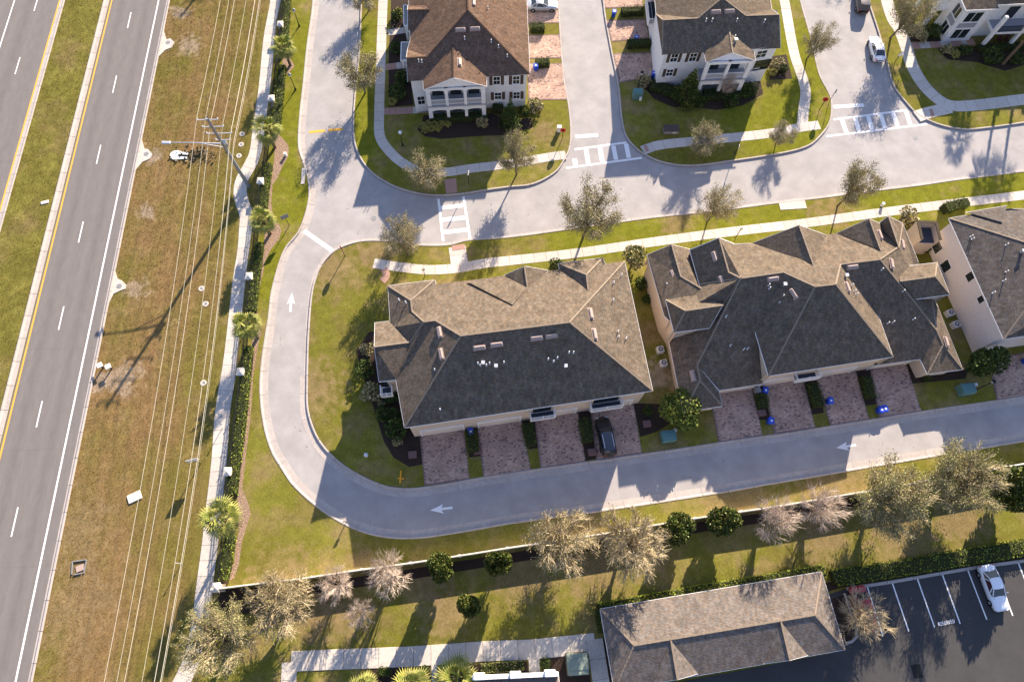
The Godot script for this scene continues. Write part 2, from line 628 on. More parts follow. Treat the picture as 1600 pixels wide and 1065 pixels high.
func make_tree(called: String, label: String, category: String, sd: int, o: Dictionary) -> Node3D:
	# trunk, limbs that fork twice, fine twigs at their ends, leaves round the twigs; crown radius 3 m at scale 1
	var r := RandomNumberGenerator.new()
	r.seed = sd
	var t := thing(called, label, category)
	var wood := st_new(false)
	var twig := st_new(true)
	var leaf := st_new(true)
	var H: float = o.h
	var R := 3.0
	var lean := Vector3(r.randf_range(-0.3, 0.3), 0, r.randf_range(-0.3, 0.3))
	var fork: Vector3 = lean + Vector3(0, o.fork, 0)
	var tr: float = o.trunk
	if o.get("stems", 1) == 1:
		tube(wood, [Vector3(0, -0.15, 0), Vector3(0, 0.15, 0), lean * 0.5 + Vector3(0, o.fork * 0.5, 0), fork], [tr * 1.6, tr * 1.1, tr, tr * 0.85], 8)
	var centre := Vector3(lean.x, (o.fork + H) * 0.5 + o.get("lift", 0.0), lean.z)
	var ry: float = (H - o.fork) * 0.5 + 0.35
	var limbs: int = o.limbs
	for i in limbs:
		var az := TAU * (i + r.randf_range(-0.3, 0.3)) / limbs * 1.0 + (0.6 if i % 2 else 0.0)
		var el := r.randf_range(o.el0, o.el1)
		var dir := Vector3(cos(az) * cos(el), sin(el), sin(az) * cos(el))
		# reach of the crown's envelope in that direction
		var reach: float = 1.0 / sqrt(pow(cos(el) / R, 2) + pow(sin(el) / ry, 2)) * r.randf_range(0.80, 1.0)
		var start: Vector3 = fork - Vector3(0, r.randf_range(0.0, o.fork * 0.22), 0)
		if o.get("stems", 1) > 1:
			start = Vector3(cos(az) * 0.12, 0.0, sin(az) * 0.12)
			tube(wood, [start, fork * 0.5 + dir * 0.15, fork + dir * 0.4], [tr * 0.6, tr * 0.5, tr * 0.4], 5)
			start = fork + dir * 0.4
		var tip: Vector3 = centre + dir * reach
		var mid: Vector3 = start.lerp(tip, 0.45) + Vector3(0, reach * 0.14, 0) + Vector3(r.randfn(), r.randfn(), r.randfn()) * 0.14
		tube(wood, [start, start.lerp(mid, 0.5) + Vector3(0, 0.1, 0), mid, mid.lerp(tip, 0.6)], [tr * 0.55, tr * 0.42, tr * 0.28, tr * 0.12], 5)
		for j in o.subs:
			var f := r.randf_range(0.22, 1.0)
			var b: Vector3 = start.lerp(mid, f * 2.0) if f < 0.5 else mid.lerp(tip, f * 2.0 - 1.0)
			var sd2 := (dir + Vector3(r.randfn(), r.randfn() * 0.7 + o.get("rise", 0.1), r.randfn()) * 0.75).normalized()
			var ln: float = r.randf_range(0.5, 1.25) * o.get("sublen", 1.0)
			var e := b + sd2 * ln
			var q := (e - centre) / Vector3(R, ry, R)
			if q.length() > 1.08:
				e = centre + q.normalized() * 1.05 * Vector3(R, ry, R)
			var bm := b.lerp(e, 0.5) + Vector3(r.randfn(), r.randfn(), r.randfn()) * 0.08
			twig.set_color(vary(r, o.twig_cols))
			tube(twig, [b, bm, e], [o.get("sw", 0.035), o.get("sw", 0.035) * 0.7, 0.010], 3)
			for k in o.twigs:
				var g := r.randf_range(0.25, 1.0)
				var c: Vector3 = b.lerp(bm, g * 2.0) if g < 0.5 else bm.lerp(e, g * 2.0 - 1.0)
				var td := (sd2 * 0.7 + (c - centre).normalized() * 0.6 + Vector3(r.randfn(), r.randfn() + o.get("rise", 0.1), r.randfn()) * 0.6).normalized()
				var c2: Vector3 = c + td * r.randf_range(0.3, 0.75) * o.get("twiglen", 1.0)
				twig.set_color(vary(r, o.twig_cols))
				tube(twig, [c, c2], [o.get("tw", 0.016), 0.007], 3)
				for l in o.leaves:
					var lp: Vector3 = c.lerp(c2, r.randf_range(0.3, 1.1)) + Vector3(r.randfn(), r.randfn(), r.randfn()) * o.get("spread", 0.14)
					leaf_quad(leaf, r, lp, r.randf_range(0.65, 1.25) * o.leaf, vary(r, o.leaf_cols), 0.4)
	obj("trunk", done(wood), M.pale_bark if o.get("pale", false) else M.bark, t)
	var crown := obj("crown", done(twig), M.twig, t)
	if o.leaves > 0:
		stuff(obj("foliage", done(leaf), M.glossy_leaf if o.get("glossy", false) else M.leaf, crown))
	return t

func leaf_ball(st: SurfaceTool, r: RandomNumberGenerator, c: Vector3, rad: Vector3, n: int, s: float, cols: Array, inner := 0.55):
	var lumps := []
	for i in 14:
		lumps.append(Vector3(r.randfn(), r.randfn(), r.randfn()).normalized())
	for i in n:
		var d := Vector3(r.randfn(), r.randfn() * 1.0, r.randfn()).normalized()
		var bump := 0.0
		for l in lumps:
			bump = maxf(bump, d.dot(l))
		var k := lerpf(inner, 1.0, sqrt(r.randf())) * (0.72 + 0.34 * smoothstep(0.75, 1.0, bump))
		leaf_quad(st, r, c + d * rad * k, s * r.randf_range(0.7, 1.3), vary(r, cols), 0.5)

func make_bush(called: String, label: String, category: String, sd: int, rad: Vector3, n: int, s: float, cols: Array, trunk := 0.0, glossy := false, cone := false) -> Node3D:
	var r := RandomNumberGenerator.new()
	r.seed = sd
	var t := thing(called, label, category)
	var wood := st_new(false)
	for i in 4:
		var a := TAU * i / 4.0 + r.randf()
		tube(wood, [Vector3(cos(a) * 0.05, -0.1, sin(a) * 0.05), Vector3(cos(a) * rad.x * 0.2, trunk + rad.y * 0.6, sin(a) * rad.z * 0.2), Vector3(cos(a) * rad.x * 0.6, trunk + rad.y * 1.25, sin(a) * rad.z * 0.6)], [0.06 + trunk * 0.03, 0.045, 0.015], 5)
	obj("stem", done(wood), M.bark, t)
	var leaf := st_new(true)
	if cone:
		for k in 7:
			var f := k / 6.0
			leaf_ball(leaf, r, Vector3(0, trunk + 0.3 + rad.y * 2.0 * f * 0.86, 0), Vector3(rad.x * (1.0 - f * 0.88), rad.y * 0.34, rad.z * (1.0 - f * 0.88)), int(n / 5.0 * (1.1 - f)), s, cols, 0.6)
	else:
		leaf_ball(leaf, r, Vector3(0, trunk + rad.y, 0), rad, n, s, cols)
	stuff(obj("foliage", done(leaf), M.glossy_leaf if glossy else M.leaf, t))
	return t

func make_palm(called: String, label: String, sd: int, h: float, fronds: int, R: float) -> Node3D:
	# sabal palm: trunk with old boots, fan leaves on arching stalks
	var r := RandomNumberGenerator.new()
	r.seed = sd
	var t := thing(called, label, "palm tree")
	var wood := st_new(false)
	tube(wood, [Vector3(0, -0.1, 0), Vector3(0, h * 0.5, 0), Vector3(0, h, 0)], [0.24, 0.19, 0.17], 9)
	for i in 40:
		var a := r.randf() * TAU
		var y := h * (0.35 + 0.62 * i / 40.0)
		var d := Vector3(cos(a), 0, sin(a))
		bar(wood, Vector3(0, y, 0) + d * 0.16, Vector3(0, y + 0.22, 0) + d * 0.30, 0.09, 0.03)
	obj("trunk", done(wood), M.palm_bark, t)
	for i in fronds:
		var st := st_new(true)
		var az := i * 2.39996 + r.randf_range(-0.35, 0.35)
		var f := float(i) / fronds
		var el := lerpf(1.30, -0.75, pow(f, 0.8)) + r.randf_range(-0.28, 0.28)
		var L := R * r.randf_range(0.30, 0.56)
		var d := Vector3(cos(az) * cos(el), sin(el), sin(az) * cos(el))
		var base := Vector3(0, h - 0.05, 0)
		var hub := base + d * L
		hub.y -= L * 0.12 * cos(el)
		var stalk: Color = Color(0.20, 0.21, 0.06)
		st.set_color(stalk)
		tube(st, [base, base.lerp(hub, 0.5) + Vector3(0, 0.06, 0), hub], [0.03, 0.022, 0.018], 3)
		var side := d.cross(Vector3.UP).normalized() if absf(d.y) < 0.97 else Vector3(cos(az + 1.57), 0, sin(az + 1.57))
		var up := side.cross(d).normalized()
		var tone := r.randf_range(0.75, 1.25)
		var n := 15
		for k in n:
			var a := lerpf(-1.75, 1.75, k / (n - 1.0))
			var bd := (d * cos(a) + side * sin(a)).normalized()
			var bl := R * 0.56 * (0.72 + 0.28 * cos(a)) * r.randf_range(0.9, 1.05)
			var m := hub + bd * bl * 0.55 + up * 0.05
			var e := hub + bd * bl - Vector3(0, bl * r.randf_range(0.10, 0.32), 0)
			var w := bd.cross(up).normalized() * 0.055
			var c := Color(0.155 * tone, 0.185 * tone, 0.035) if r.randf() < 0.72 else Color(0.32 * tone, 0.29 * tone, 0.07)
			if el < -0.35:
				c = c.lerp(Color(0.25, 0.19, 0.09), 0.5)
			st.set_color(c)
			tri(st, hub, m - w, m + w - up * 0.03)
			st.set_color(c.lerp(Color(0.36, 0.34, 0.11), 0.4))
			tri(st, m - w, e, m + w - up * 0.03)
		obj("frond", done(st), M.leaf, t)
	return t

func make_hedge(called: String, label: String, pts: PackedVector2Array, w: float, h: float, y0: float, cols: Array, dens := 34.0, s := 0.17, group := "") -> Node3D:
	# a clipped hedge: woody core under a coat of leaves
	var r := RandomNumberGenerator.new()
	r.seed = int(pts[0].x * 13.0 + pts[0].y * 7.0) + 9000
	var at := Vector3(pts[0].x, y0, pts[0].y)
	var t := thing(called, label, "hedge", at, 0.0, group)
	var p := resample(pts, 0.7)
	for i in p.size():
		p[i] -= pts[0]
	var nr := normals2(p)
	var hw := w * 0.5
	obj("core", strip(p, 0, p.size() - 1, nr, [Vector2(hw * 0.8, 0.0), Vector2(hw * 0.84, h * 0.7), Vector2(hw * 0.6, h * 0.88), Vector2(-hw * 0.6, h * 0.88), Vector2(-hw * 0.84, h * 0.7), Vector2(-hw * 0.8, 0.0)]), M.hedge_core, t)
	var st := st_new(true)
	for i in p.size() - 1:
		var n := int(dens * p[i].distance_to(p[i + 1]) * (w + h * 1.2))
		for k in n:
			var f := r.randf()
			var a := p[i].lerp(p[i + 1], f)
			var m := nr[i].lerp(nr[i + 1], f)
			var q := r.randf() * (w + 2.0 * h * 0.8)
			var off := 0.0
			var y := h
			if q < w:
				off = q - hw
				y = h * r.randf_range(0.86, 1.04)
			else:
				var sd := 1.0 if r.randf() < 0.5 else -1.0
				off = sd * hw * r.randf_range(0.86, 1.05)
				y = h * (1.0 - r.randf() * 0.9)
			leaf_quad(st, r, Vector3(a.x + m.x * off, y + r.randfn() * 0.03, a.y + m.y * off), s * r.randf_range(0.7, 1.3), vary(r, cols), 0.6)
	stuff(obj("foliage", done(st), M.leaf, t))
	return t

# ------------------------------------------------------------------ buildings
func building(called: String, label: String, category: String, wall_m, roof_m, trim_m, eh: float, walls: Array, faces: Array, ridges: Array, rims: Array, wins: Array, vents: Array, gables: Array) -> Node3D:
	var foot := P2(walls)
	var mid := Vector2.ZERO
	for q in foot:
		mid += q
	mid /= foot.size()
	var t := thing(called, label, category, Vector3(mid.x, 0, mid.y))
	var off := Vector3(mid.x, 0, mid.y)
	var st := st_new()
	for i in foot.size():
		var a := foot[i] - mid
		var b := foot[(i + 1) % foot.size()] - mid
		quad(st, Vector3(a.x, 0, a.y), Vector3(a.x, eh + 0.1, a.y), Vector3(b.x, eh + 0.1, b.y), Vector3(b.x, 0, b.y))
	for e in rims:
		# walls under the raised edges of upper roofs
		var a := Vector3(e[0], e[1], e[2]) - off
		var b := Vector3(e[3], e[4], e[5]) - off
		if minf(a.y, b.y) > eh - 0.3 and maxf(a.y, b.y) > eh + 0.12:
			var inw := Vector3(e[6], 0, e[8]) * 0.3
			a += inw
			b += inw
			var c := Vector3(a.x, minf(a.y - 0.05, eh + 0.05), a.z)
			var d := Vector3(b.x, minf(b.y - 0.05, eh + 0.05), b.z)
			quad(st, c, a - Vector3(0, 0.04, 0), b - Vector3(0, 0.04, 0), d)
	for g in gables:
		var q := []
		for k in 3:
			var v := Vector3(g[k * 3], g[k * 3 + 1], g[k * 3 + 2]) - off
			var side: Vector3 = Vector3(g[3] - g[0], 0, g[5] - g[2]).normalized()
			var inw := Vector3(-side.z, 0, side.x)
			if inw.dot(-(Vector3(g[0], 0, g[2]) - off)) < 0:
				inw = -inw
			q.append(v + inw * 0.28 - Vector3(0, 0.05, 0))
		tri(st, q[0], q[2], q[1])
	obj("wall", done(st), wall_m, t)
	# roof: each slope with its courses level, v up the slope
	st = st_new()
	for f in faces:
		var v := []
		for k in range(0, f.size(), 3):
			v.append(Vector3(f[k], f[k + 1], f[k + 2]) - off)
		var n := Vector3.ZERO
		for k in range(1, v.size() - 1):
			var c: Vector3 = (v[k] - v[0]).cross(v[k + 1] - v[0])
			n += c if c.y >= 0 else -c
		n = n.normalized()
		var u := Vector3(n.z, 0, -n.x)
		u = u.normalized() if u.length() > 0.02 else Vector3.RIGHT
		var w := n.cross(u)
		var flat := PackedVector2Array()
		for p in v:
			flat.append(Vector2(p.dot(u), p.dot(w)))
		var idx := Geometry2D.triangulate_polygon(flat)
		for k in range(0, idx.size(), 3):
			var tr3 := [idx[k], idx[k + 1], idx[k + 2]]
			if (v[tr3[1]] - v[tr3[0]]).cross(v[tr3[2]] - v[tr3[0]]).y > 0:
				tr3 = [tr3[0], tr3[2], tr3[1]]
			for q in tr3:
				st.set_uv(Vector2(flat[q].x, -flat[q].y * signf(w.y)) / 3.6)
				st.set_uv2(Vector2(flat[q].x, -flat[q].y * signf(w.y)) / 9.0 + Vector2(mid.x * 0.1, mid.y * 0.13))
				st.add_vertex(v[q])
	var roof := obj("roof", done(st), roof_m, t)
	st = st_new()
	for e in ridges:
		var a := Vector3(e[0], e[1], e[2]) - off
		var b := Vector3(e[3], e[4], e[5]) - off
		var n := maxi(1, int(a.distance_to(b) / 0.45))
		for k in n:
			# lapped cap shingles
			var p := a.lerp(b, float(k) / n)
			var q := a.lerp(b, float(k + 1.12) / n)
			bar(st, p + Vector3(0, 0.035, 0), q + Vector3(0, 0.02, 0), 0.17 + 0.02 * (k % 2), 0.035)
	obj("ridge_cap", done(st), M.ridge_tan if roof_m != M.roof_brown else M.roof_brown, roof)
	st = st_new()
	for e in rims:
		var a := Vector3(e[0], e[1], e[2]) - off
		var b := Vector3(e[3], e[4], e[5]) - off
		bar(st, a - Vector3(0, 0.09, 0), b - Vector3(0, 0.09, 0), 0.07, 0.15)
	obj("gutter", done(st), trim_m, t)
	for w in wins:
		window(t, Vector3(w[0], w[1], w[2]) - off, Vector2(w[3], w[4]), w[5], w[6], int(w[7]))
	for v in vents:
		roof_vent(roof, Vector3(v[0], v[1], v[2]) - off, Vector3(v[3], v[4], v[5]), int(v[6]))
	return t

func face_basis(n: Vector2) -> Basis:
	# x along the wall, z out of it
	var z := Vector3(n.x, 0, n.y).normalized()
	return Basis(Vector3.UP.cross(z), Vector3.UP, z)

func window(t: Node3D, at: Vector3, n: Vector2, w: float, h: float, style: int):
	var b := face_basis(n)
	var st := st_new()
	if style == 3:
		# sectional garage door with a flat surround
		at.y = 1.12
		var door := Node3D.new()
		door.name = "garage_door"
		t.add_child(door, true)
		for k in 4:
			var s2 := st_new()
			bbox(s2, at + b * Vector3(0, -0.81 + 0.54 * k, 0.02), Vector3(w, 0.52, 0.07), 0.02, b)
			obj("panel", done(s2), M.door, door)
		for sx in [-1, 1]:
			box(st, at + b * Vector3(sx * (w * 0.5 + 0.09), 0, 0.05), Vector3(0.16, 2.3, 0.14), b)
		box(st, at + b * Vector3(0, 1.2, 0.05), Vector3(w + 0.36, 0.18, 0.14), b)
		obj("door_frame", done(st), M.trim, door)
		return
	var f := 0.09
	for sx in [-1, 1]:
		box(st, at + b * Vector3(sx * (w * 0.5), 0, 0.03), Vector3(f, h + f, 0.10), b)
	for sy in [-1, 1]:
		box(st, at + b * Vector3(0, sy * h * 0.5, 0.03), Vector3(w - f, f, 0.098), b)
	box(st, at + b * Vector3(0, 0.02, 0.025), Vector3(w - f, 0.06, 0.07), b)
	if w > 0.9:
		box(st, at + b * Vector3(0, h * 0.25, 0.022), Vector3(0.04, h * 0.5, 0.06), b)
		box(st, at + b * Vector3(0, -h * 0.25, 0.022), Vector3(0.04, h * 0.5, 0.06), b)
	box(st, at + b * Vector3(0, -h * 0.5 - 0.08, 0.08), Vector3(w + 0.25, 0.07, 0.2), b)
	if style == 5:
		# one fixed pane in a thin frame
		st = st_new()
		for sx in [-1, 1]:
			box(st, at + b * Vector3(sx * w * 0.5, 0, 0.02), Vector3(0.05, h + 0.05, 0.06), b)
			box(st, at + b * Vector3(0, sx * h * 0.5, 0.02), Vector3(w - 0.05, 0.05, 0.058), b)
	var wn := obj("window", done(st), M.trim if style != 2 else M.dark_metal, t)
	for sy in [-1, 1]:
		st = st_new()
		box(st, at + b * Vector3(0, sy * h * 0.25 + (0.0 if style == 5 else 0.02), 0.008), Vector3(w - (0.05 if style == 5 else f), h * 0.5 - (0.02 if style == 5 else 0.08), 0.02), b)
		obj("pane", done(st), M.glass, wn)
	if style == 1 or style == 4:
		for sx in [-1, 1]:
			st = st_new()
			box(st, at + b * Vector3(sx * (w * 0.5 + 0.30), 0, 0.03), Vector3(0.42, h + 0.1, 0.05), b)
			for k in 9:
				box(st, at + b * Vector3(sx * (w * 0.5 + 0.30), -h * 0.45 + k * h * 0.1125, 0.06), Vector3(0.34, 0.04, 0.02), b)
			obj("shutter", done(st), M.shutter if style == 1 else M.shutter_dark, wn)

func roof_vent(roof: Node3D, at: Vector3, n: Vector3, kind: int):
	var st := st_new()
	if kind == 3:
		lathe(st, at, [Vector2(0.11, -0.05), Vector2(0.10, 0.03), Vector2(0.05, 0.06), Vector2(0.05, 0.42), Vector2(0.075, 0.43), Vector2(0.075, 0.46), Vector2(0.0, 0.47)], 8)
		obj("vent_pipe", done(st), M.pipe, roof)
		return
	if kind == 4:
		bbox(st, at + Vector3(0, 0.2, 0), Vector3(0.28, 0.5, 0.28), 0.04)
		box(st, at + Vector3(0, 0.48, 0), Vector3(0.38, 0.05, 0.38))
		obj("vent_cowl", done(st), M.metal, roof)
		return
	# off-ridge vent: a low hood that runs along the slope's courses
	var u := Vector3(n.z, 0, -n.x).normalized()
	var b := Basis(u, n, u.cross(n))
	bbox(st, at + n * 0.12, Vector3(1.25, 0.26, 0.42), 0.07, b)
	box(st, at + n * 0.02, Vector3(1.4, 0.03, 0.62), b)
	obj("roof_vent", done(st), M.vent, roof)

func rail(t: Node3D, a: Vector3, b: Vector3, h: float, m, called := "railing"):
	var st := st_new()
	bar(st, a + Vector3(0, h, 0), b + Vector3(0, h, 0), 0.09, 0.07)
	bar(st, a + Vector3(0, 0.12, 0), b + Vector3(0, 0.12, 0), 0.06, 0.06)
	var n := int(a.distance_to(b) / 0.13)
	for k in n + 1:
		var p := a.lerp(b, float(k) / n)
		box(st, p + Vector3(0, h * 0.5, 0), Vector3(0.04, h, 0.04))
	obj(called, done(st), m, t)

func balcony(t: Node3D, a: Vector3, b: Vector3, depth: float, y: float):
	# slab on brackets, white railing on three sides; a and b on the wall, left and right seen from outside
	a -= t.position
	b -= t.position
	a.y = 0
	b.y = 0
	var along := (b - a).normalized()
	var out := along.cross(Vector3.UP)
	if out.z < 0:
		out = -out
	var bs := aim(out)
	var L := a.distance_to(b)
	var st := st_new()
	box(st, (a + b) * 0.5 + out * depth * 0.5 + Vector3(0, y - 0.12, 0), Vector3(L, 0.24, depth), bs)
	var node := obj("balcony", done(st), M.trim, t)
	st = st_new()
	box(st, (a + b) * 0.5 + out * (depth * 0.5 + 0.01) + Vector3(0, y + 0.012, 0), Vector3(L - 0.2, 0.02, depth - 0.2), bs)
	obj("deck", done(st), M.deck, node)
	st = st_new()
	box(st, (a + b) * 0.5 + out * 0.04 + Vector3(0, y + 1.05, 0), Vector3(L - 0.7, 2.0, 0.04), bs)
	obj("door", done(st), M.glass, node)
	var p := a + out * (depth - 0.06) + Vector3(0, y, 0)
	var q := b + out * (depth - 0.06) + Vector3(0, y, 0)
	rail(node, p, q, 1.0, M.trim)
	rail(node, a + Vector3(0, y, 0) + out * 0.05, p, 1.0, M.trim)
	rail(node, b + Vector3(0, y, 0) + out * 0.05, q, 1.0, M.trim)
	for e in [p, q, (p + q) * 0.5]:
		st = st_new()
		box(st, e + Vector3(0, 0.55, 0), Vector3(0.14, 1.1, 0.14))
		obj("post", done(st), M.trim, node)

func porch(t: Node3D, a: Vector3, b: Vector3, depth: float, h: float, bays: int, arched: bool):
	# two-storey porch under the front gable: piers, arched or flat heads, upper floor, railings, doors at the back
	a -= t.position
	b -= t.position
	a.y = 0
	b.y = 0
	var along := (b - a).normalized()
	var inw := along.cross(Vector3.UP)
	if inw.z > 0:
		inw = -inw
	var bs := Basis(along, Vector3.UP, along.cross(Vector3.UP))
	var L := a.distance_to(b)
	var root := Node3D.new()
	root.name = "porch"
	t.add_child(root)
	var y1 := h * 0.51
	var st := st_new()
	for k in bays + 1:
		var w := 0.55 if k == 0 or k == bays else 0.42
		var p := a + along * lerpf(w * 0.5, L - w * 0.5, float(k) / bays)
		var s2 := st_new()
		box(s2, p + inw * 0.17 + Vector3(0, h * 0.5, 0), Vector3(w, h, 0.34), bs)
		obj("pier", done(s2), M.wall_white, root)
	# heads over the openings
	var bw := (L - 0.5) / bays
	for lv in 2:
		var top := y1 - 0.25 if lv == 0 else h
		var low := 2.05 if lv == 0 else h - 0.75
		for k in bays:
			var c := a + along * (0.25 + bw * (k + 0.5)) + inw * 0.17
			if arched:
				for s in 12:
					var f0 := -1.0 + s / 6.0
					var f1 := -1.0 + (s + 1) / 6.0
					var yy := low + 0.38 * sqrt(maxf(0.0, 1.0 - pow((f0 + f1) * 0.5, 2)))
					box(st, c + along * (f0 + f1) * 0.25 * bw + Vector3(0, (yy + top) * 0.5, 0), Vector3(bw / 12.0 + 0.002, top - yy, 0.3), bs)
			else:
				box(st, c + Vector3(0, (top + low + 0.3) * 0.5, 0), Vector3(bw, top - low - 0.3, 0.3), bs)
	obj("arch" if arched else "lintel", done(st), M.wall_white, root)
	st = st_new()
	box(st, (a + b) * 0.5 + inw * depth * 0.5 + Vector3(0, y1 - 0.13, 0), Vector3(L + 0.1, 0.24, depth + 0.1), bs)
	obj("upper_floor", done(st), M.wall_grey, root)
	st = st_new()
	box(st, (a + b) * 0.5 + inw * depth * 0.5 + Vector3(0, 0.12, 0), Vector3(L + 0.2, 0.1, depth + 0.2), bs)
	obj("lower_floor", done(st), M.wall_grey, root)
	for k in bays:
		var p := a + along * (0.3 + bw * k) + inw * 0.17 + Vector3(0, y1, 0)
		rail(root, p, p + along * (bw - 0.1), 0.95, M.trim)
		st = st_new()
		box(st, a + along * (0.25 + bw * (k + 0.5)) + inw * (depth - 0.42) + Vector3(0, y1 + 1.05, 0), Vector3(bw * 0.62, 2.0, 0.05), bs)
		obj("door", done(st), M.glass, root)
		st = st_new()
		box(st, a + along * (0.25 + bw * (k + 0.5)) + inw * (depth - 0.42) + Vector3(0, 1.2, 0), Vector3(bw * 0.55, 2.0, 0.05), bs)
		obj("door", done(st), M.glass, root)
	return root

# ------------------------------------------------------------------ cars
func make_car(called: String, label: String, paint: StandardMaterial3D, at: Vector3, nose: Vector3, suv := false, rails := false) -> Node3D:
	# lofted body: sections along the length, glass house with painted roof, four wheels; nose along +z
	var dirv := nose - at
	var t := thing(called, label, "car", at, atan2(dirv.x, dirv.z))
	var L := 4.7
	var W := 0.92
	var hood := 0.98 if suv else 0.88
	var belt := 1.08 if suv else 0.95
	var roof_y := 1.66 if suv else 1.42
	# stations: z, half width, deck height, underside
	var sts := []
	if suv:
		sts = [[-2.33, 0.66, 0.85, 0.42], [-2.28, 0.80, 1.02, 0.34], [-2.1, 0.88, 1.08, 0.28], [-1.2, 0.92, 1.09, 0.24], [0.0, 0.92, 1.07, 0.24], [0.95, 0.92, 1.03, 0.24], [1.6, 0.90, 0.97, 0.26], [2.1, 0.82, 0.86, 0.28], [2.28, 0.70, 0.74, 0.32], [2.35, 0.52, 0.60, 0.40]]
	else:
		sts = [[-2.36, 0.62, 0.72, 0.42], [-2.30, 0.76, 0.92, 0.34], [-2.05, 0.85, 0.98, 0.28], [-1.45, 0.90, 0.99, 0.24], [0.0, 0.915, 0.95, 0.22], [0.85, 0.91, 0.91, 0.22], [1.55, 0.88, 0.84, 0.24], [2.1, 0.78, 0.73, 0.26], [2.3, 0.64, 0.63, 0.30], [2.37, 0.45, 0.54, 0.36]]
	var st := st_new(false)
	var rings := []
	for s in sts:
		var w: float = s[1]
		var y: float = s[2]
		var u: float = s[3]
		var r := []
		for q in [Vector2(-w * 0.94, u), Vector2(-w, u + (y - u) * 0.35), Vector2(-w * 0.985, y - 0.14), Vector2(-w * 0.93, y - 0.035), Vector2(-w * 0.60, y + 0.012), Vector2(0, y + 0.03), Vector2(w * 0.60, y + 0.012), Vector2(w * 0.93, y - 0.035), Vector2(w * 0.985, y - 0.14), Vector2(w, u + (y - u) * 0.35), Vector2(w * 0.94, u)]:
			r.append(Vector3(q.x, q.y, s[0]))
		rings.append(r)
	for i in rings.size() - 1:
		for k in 11:
			var j := (k + 1) % 11
			quad(st, rings[i][k], rings[i][j], rings[i + 1][j], rings[i + 1][k])
	for e in [0, rings.size() - 1]:
		for k in range(1, 10):
			tri(st, rings[e][0], rings[e][k], rings[e][k + 1])
	var body := obj("body", done(st), paint, t)
	# glass house between the belt and the roof
	var zr0 := -2.12 if suv else -1.85
	var zr1 := -1.85 if suv else -0.95
	var zf1 := 0.28 if suv else 0.10
	var zf0 := 1.02 if suv else 0.98
	var wb := 0.84
	var wt := 0.68 if suv else 0.60
	var bl := [Vector3(-wb * 0.92, belt - 0.02, zr0), Vector3(-wb, belt - 0.02, zr1 - 0.1), Vector3(-wb, belt - 0.04, zf1 + 0.3), Vector3(-wb * 0.86, belt - 0.08, zf0)]
	var tl := [Vector3(-wt * 0.95, roof_y - 0.06, zr1 - 0.02), Vector3(-wt, roof_y - 0.02, zr1 + 0.25), Vector3(-wt, roof_y - 0.03, zf1 - 0.25), Vector3(-wt * 0.95, roof_y - 0.07, zf1)]
	var flip := Vector3(-1, 1, 1)
	for sx in [1, -1]:
		st = st_new()
		for k in 3:
			var a: Vector3 = bl[k]
			var b: Vector3 = bl[k + 1]
			var c: Vector3 = tl[k + 1]
			var d: Vector3 = tl[k]
			if sx < 0:
				a *= flip
				b *= flip
				c *= flip
				d *= flip
			quad(st, a, d, c, b)
		obj("side_window", done(st), M.car_glass, t)
	st = st_new()
	quad(st, bl[3], tl[3], tl[3] * flip, bl[3] * flip)
	obj("windscreen", done(st), M.car_glass, t)
	st = st_new()
	quad(st, bl[0] * flip, tl[0] * flip, tl[0], bl[0])
	obj("rear_window", done(st), M.car_glass, t)
	st = st_new(false)
	var rr := []
	for k in 4:
		var p: Vector3 = tl[k]
		var row := []
		for q in 7:
			var f := -1.0 + q / 3.0
			row.append(Vector3(-p.x * f * 1.02, p.y + 0.045 * (1.0 - f * f) + 0.012, p.z + (0.05 * (1.0 - f * f) if k == 3 else 0.0) - (0.05 * (1.0 - f * f) if k == 0 else 0.0)))
		rr.append(row)
	for k in 3:
		for q in 6:
			quad(st, rr[k][q], rr[k][q + 1], rr[k + 1][q + 1], rr[k + 1][q])
	var roofp := obj("roof_panel", done(st), M.car_glass if rails else paint, t)
	for sx in [1, -1]:
		st = st_new()
		for e in [[3, 3], [0, 0], [1, 1], [2, 2]]:
			var a: Vector3 = bl[e[0]]
			var b: Vector3 = tl[e[1]]
			bar(st, Vector3(a.x * sx * 1.005, a.y, a.z), Vector3(b.x * sx * 1.01, b.y + 0.01, b.z), 0.06, 0.07)
		for k in 3:
			var a: Vector3 = tl[k]
			var b: Vector3 = tl[k + 1]
			bar(st, Vector3(a.x * sx * 1.01, a.y + 0.01, a.z), Vector3(b.x * sx * 1.01, b.y + 0.01, b.z), 0.06, 0.05)
		obj("pillar", done(st), paint, t)
		if rails:
			st = st_new()
			bar(st, Vector3(sx * 0.56, roof_y + 0.07, -1.55), Vector3(sx * 0.56, roof_y + 0.07, 0.0), 0.06, 0.05)
			obj("roof_rail", done(st), M.pipe, roofp)
		st = st_new()
		bbox(st, Vector3(sx * 0.99, belt + 0.03, zf0 - 0.35), Vector3(0.2, 0.14, 0.12), 0.03)
		obj("wing_mirror", done(st), paint, t)
		st = st_new()
		box(st, Vector3(sx * 0.56, (0.72 if suv else 0.62), 2.19), Vector3(0.34, 0.12, 0.24), Basis(Vector3.UP, sx * 0.45))
		obj("headlight", done(st), M.lamp_glass, t)
		st = st_new()
		box(st, Vector3(sx * 0.66, (0.92 if suv else 0.84), -2.26), Vector3(0.26, 0.14, 0.12), Basis(Vector3.UP, -sx * 0.3))
		obj("tail_light", done(st), M.tail_glass, t)
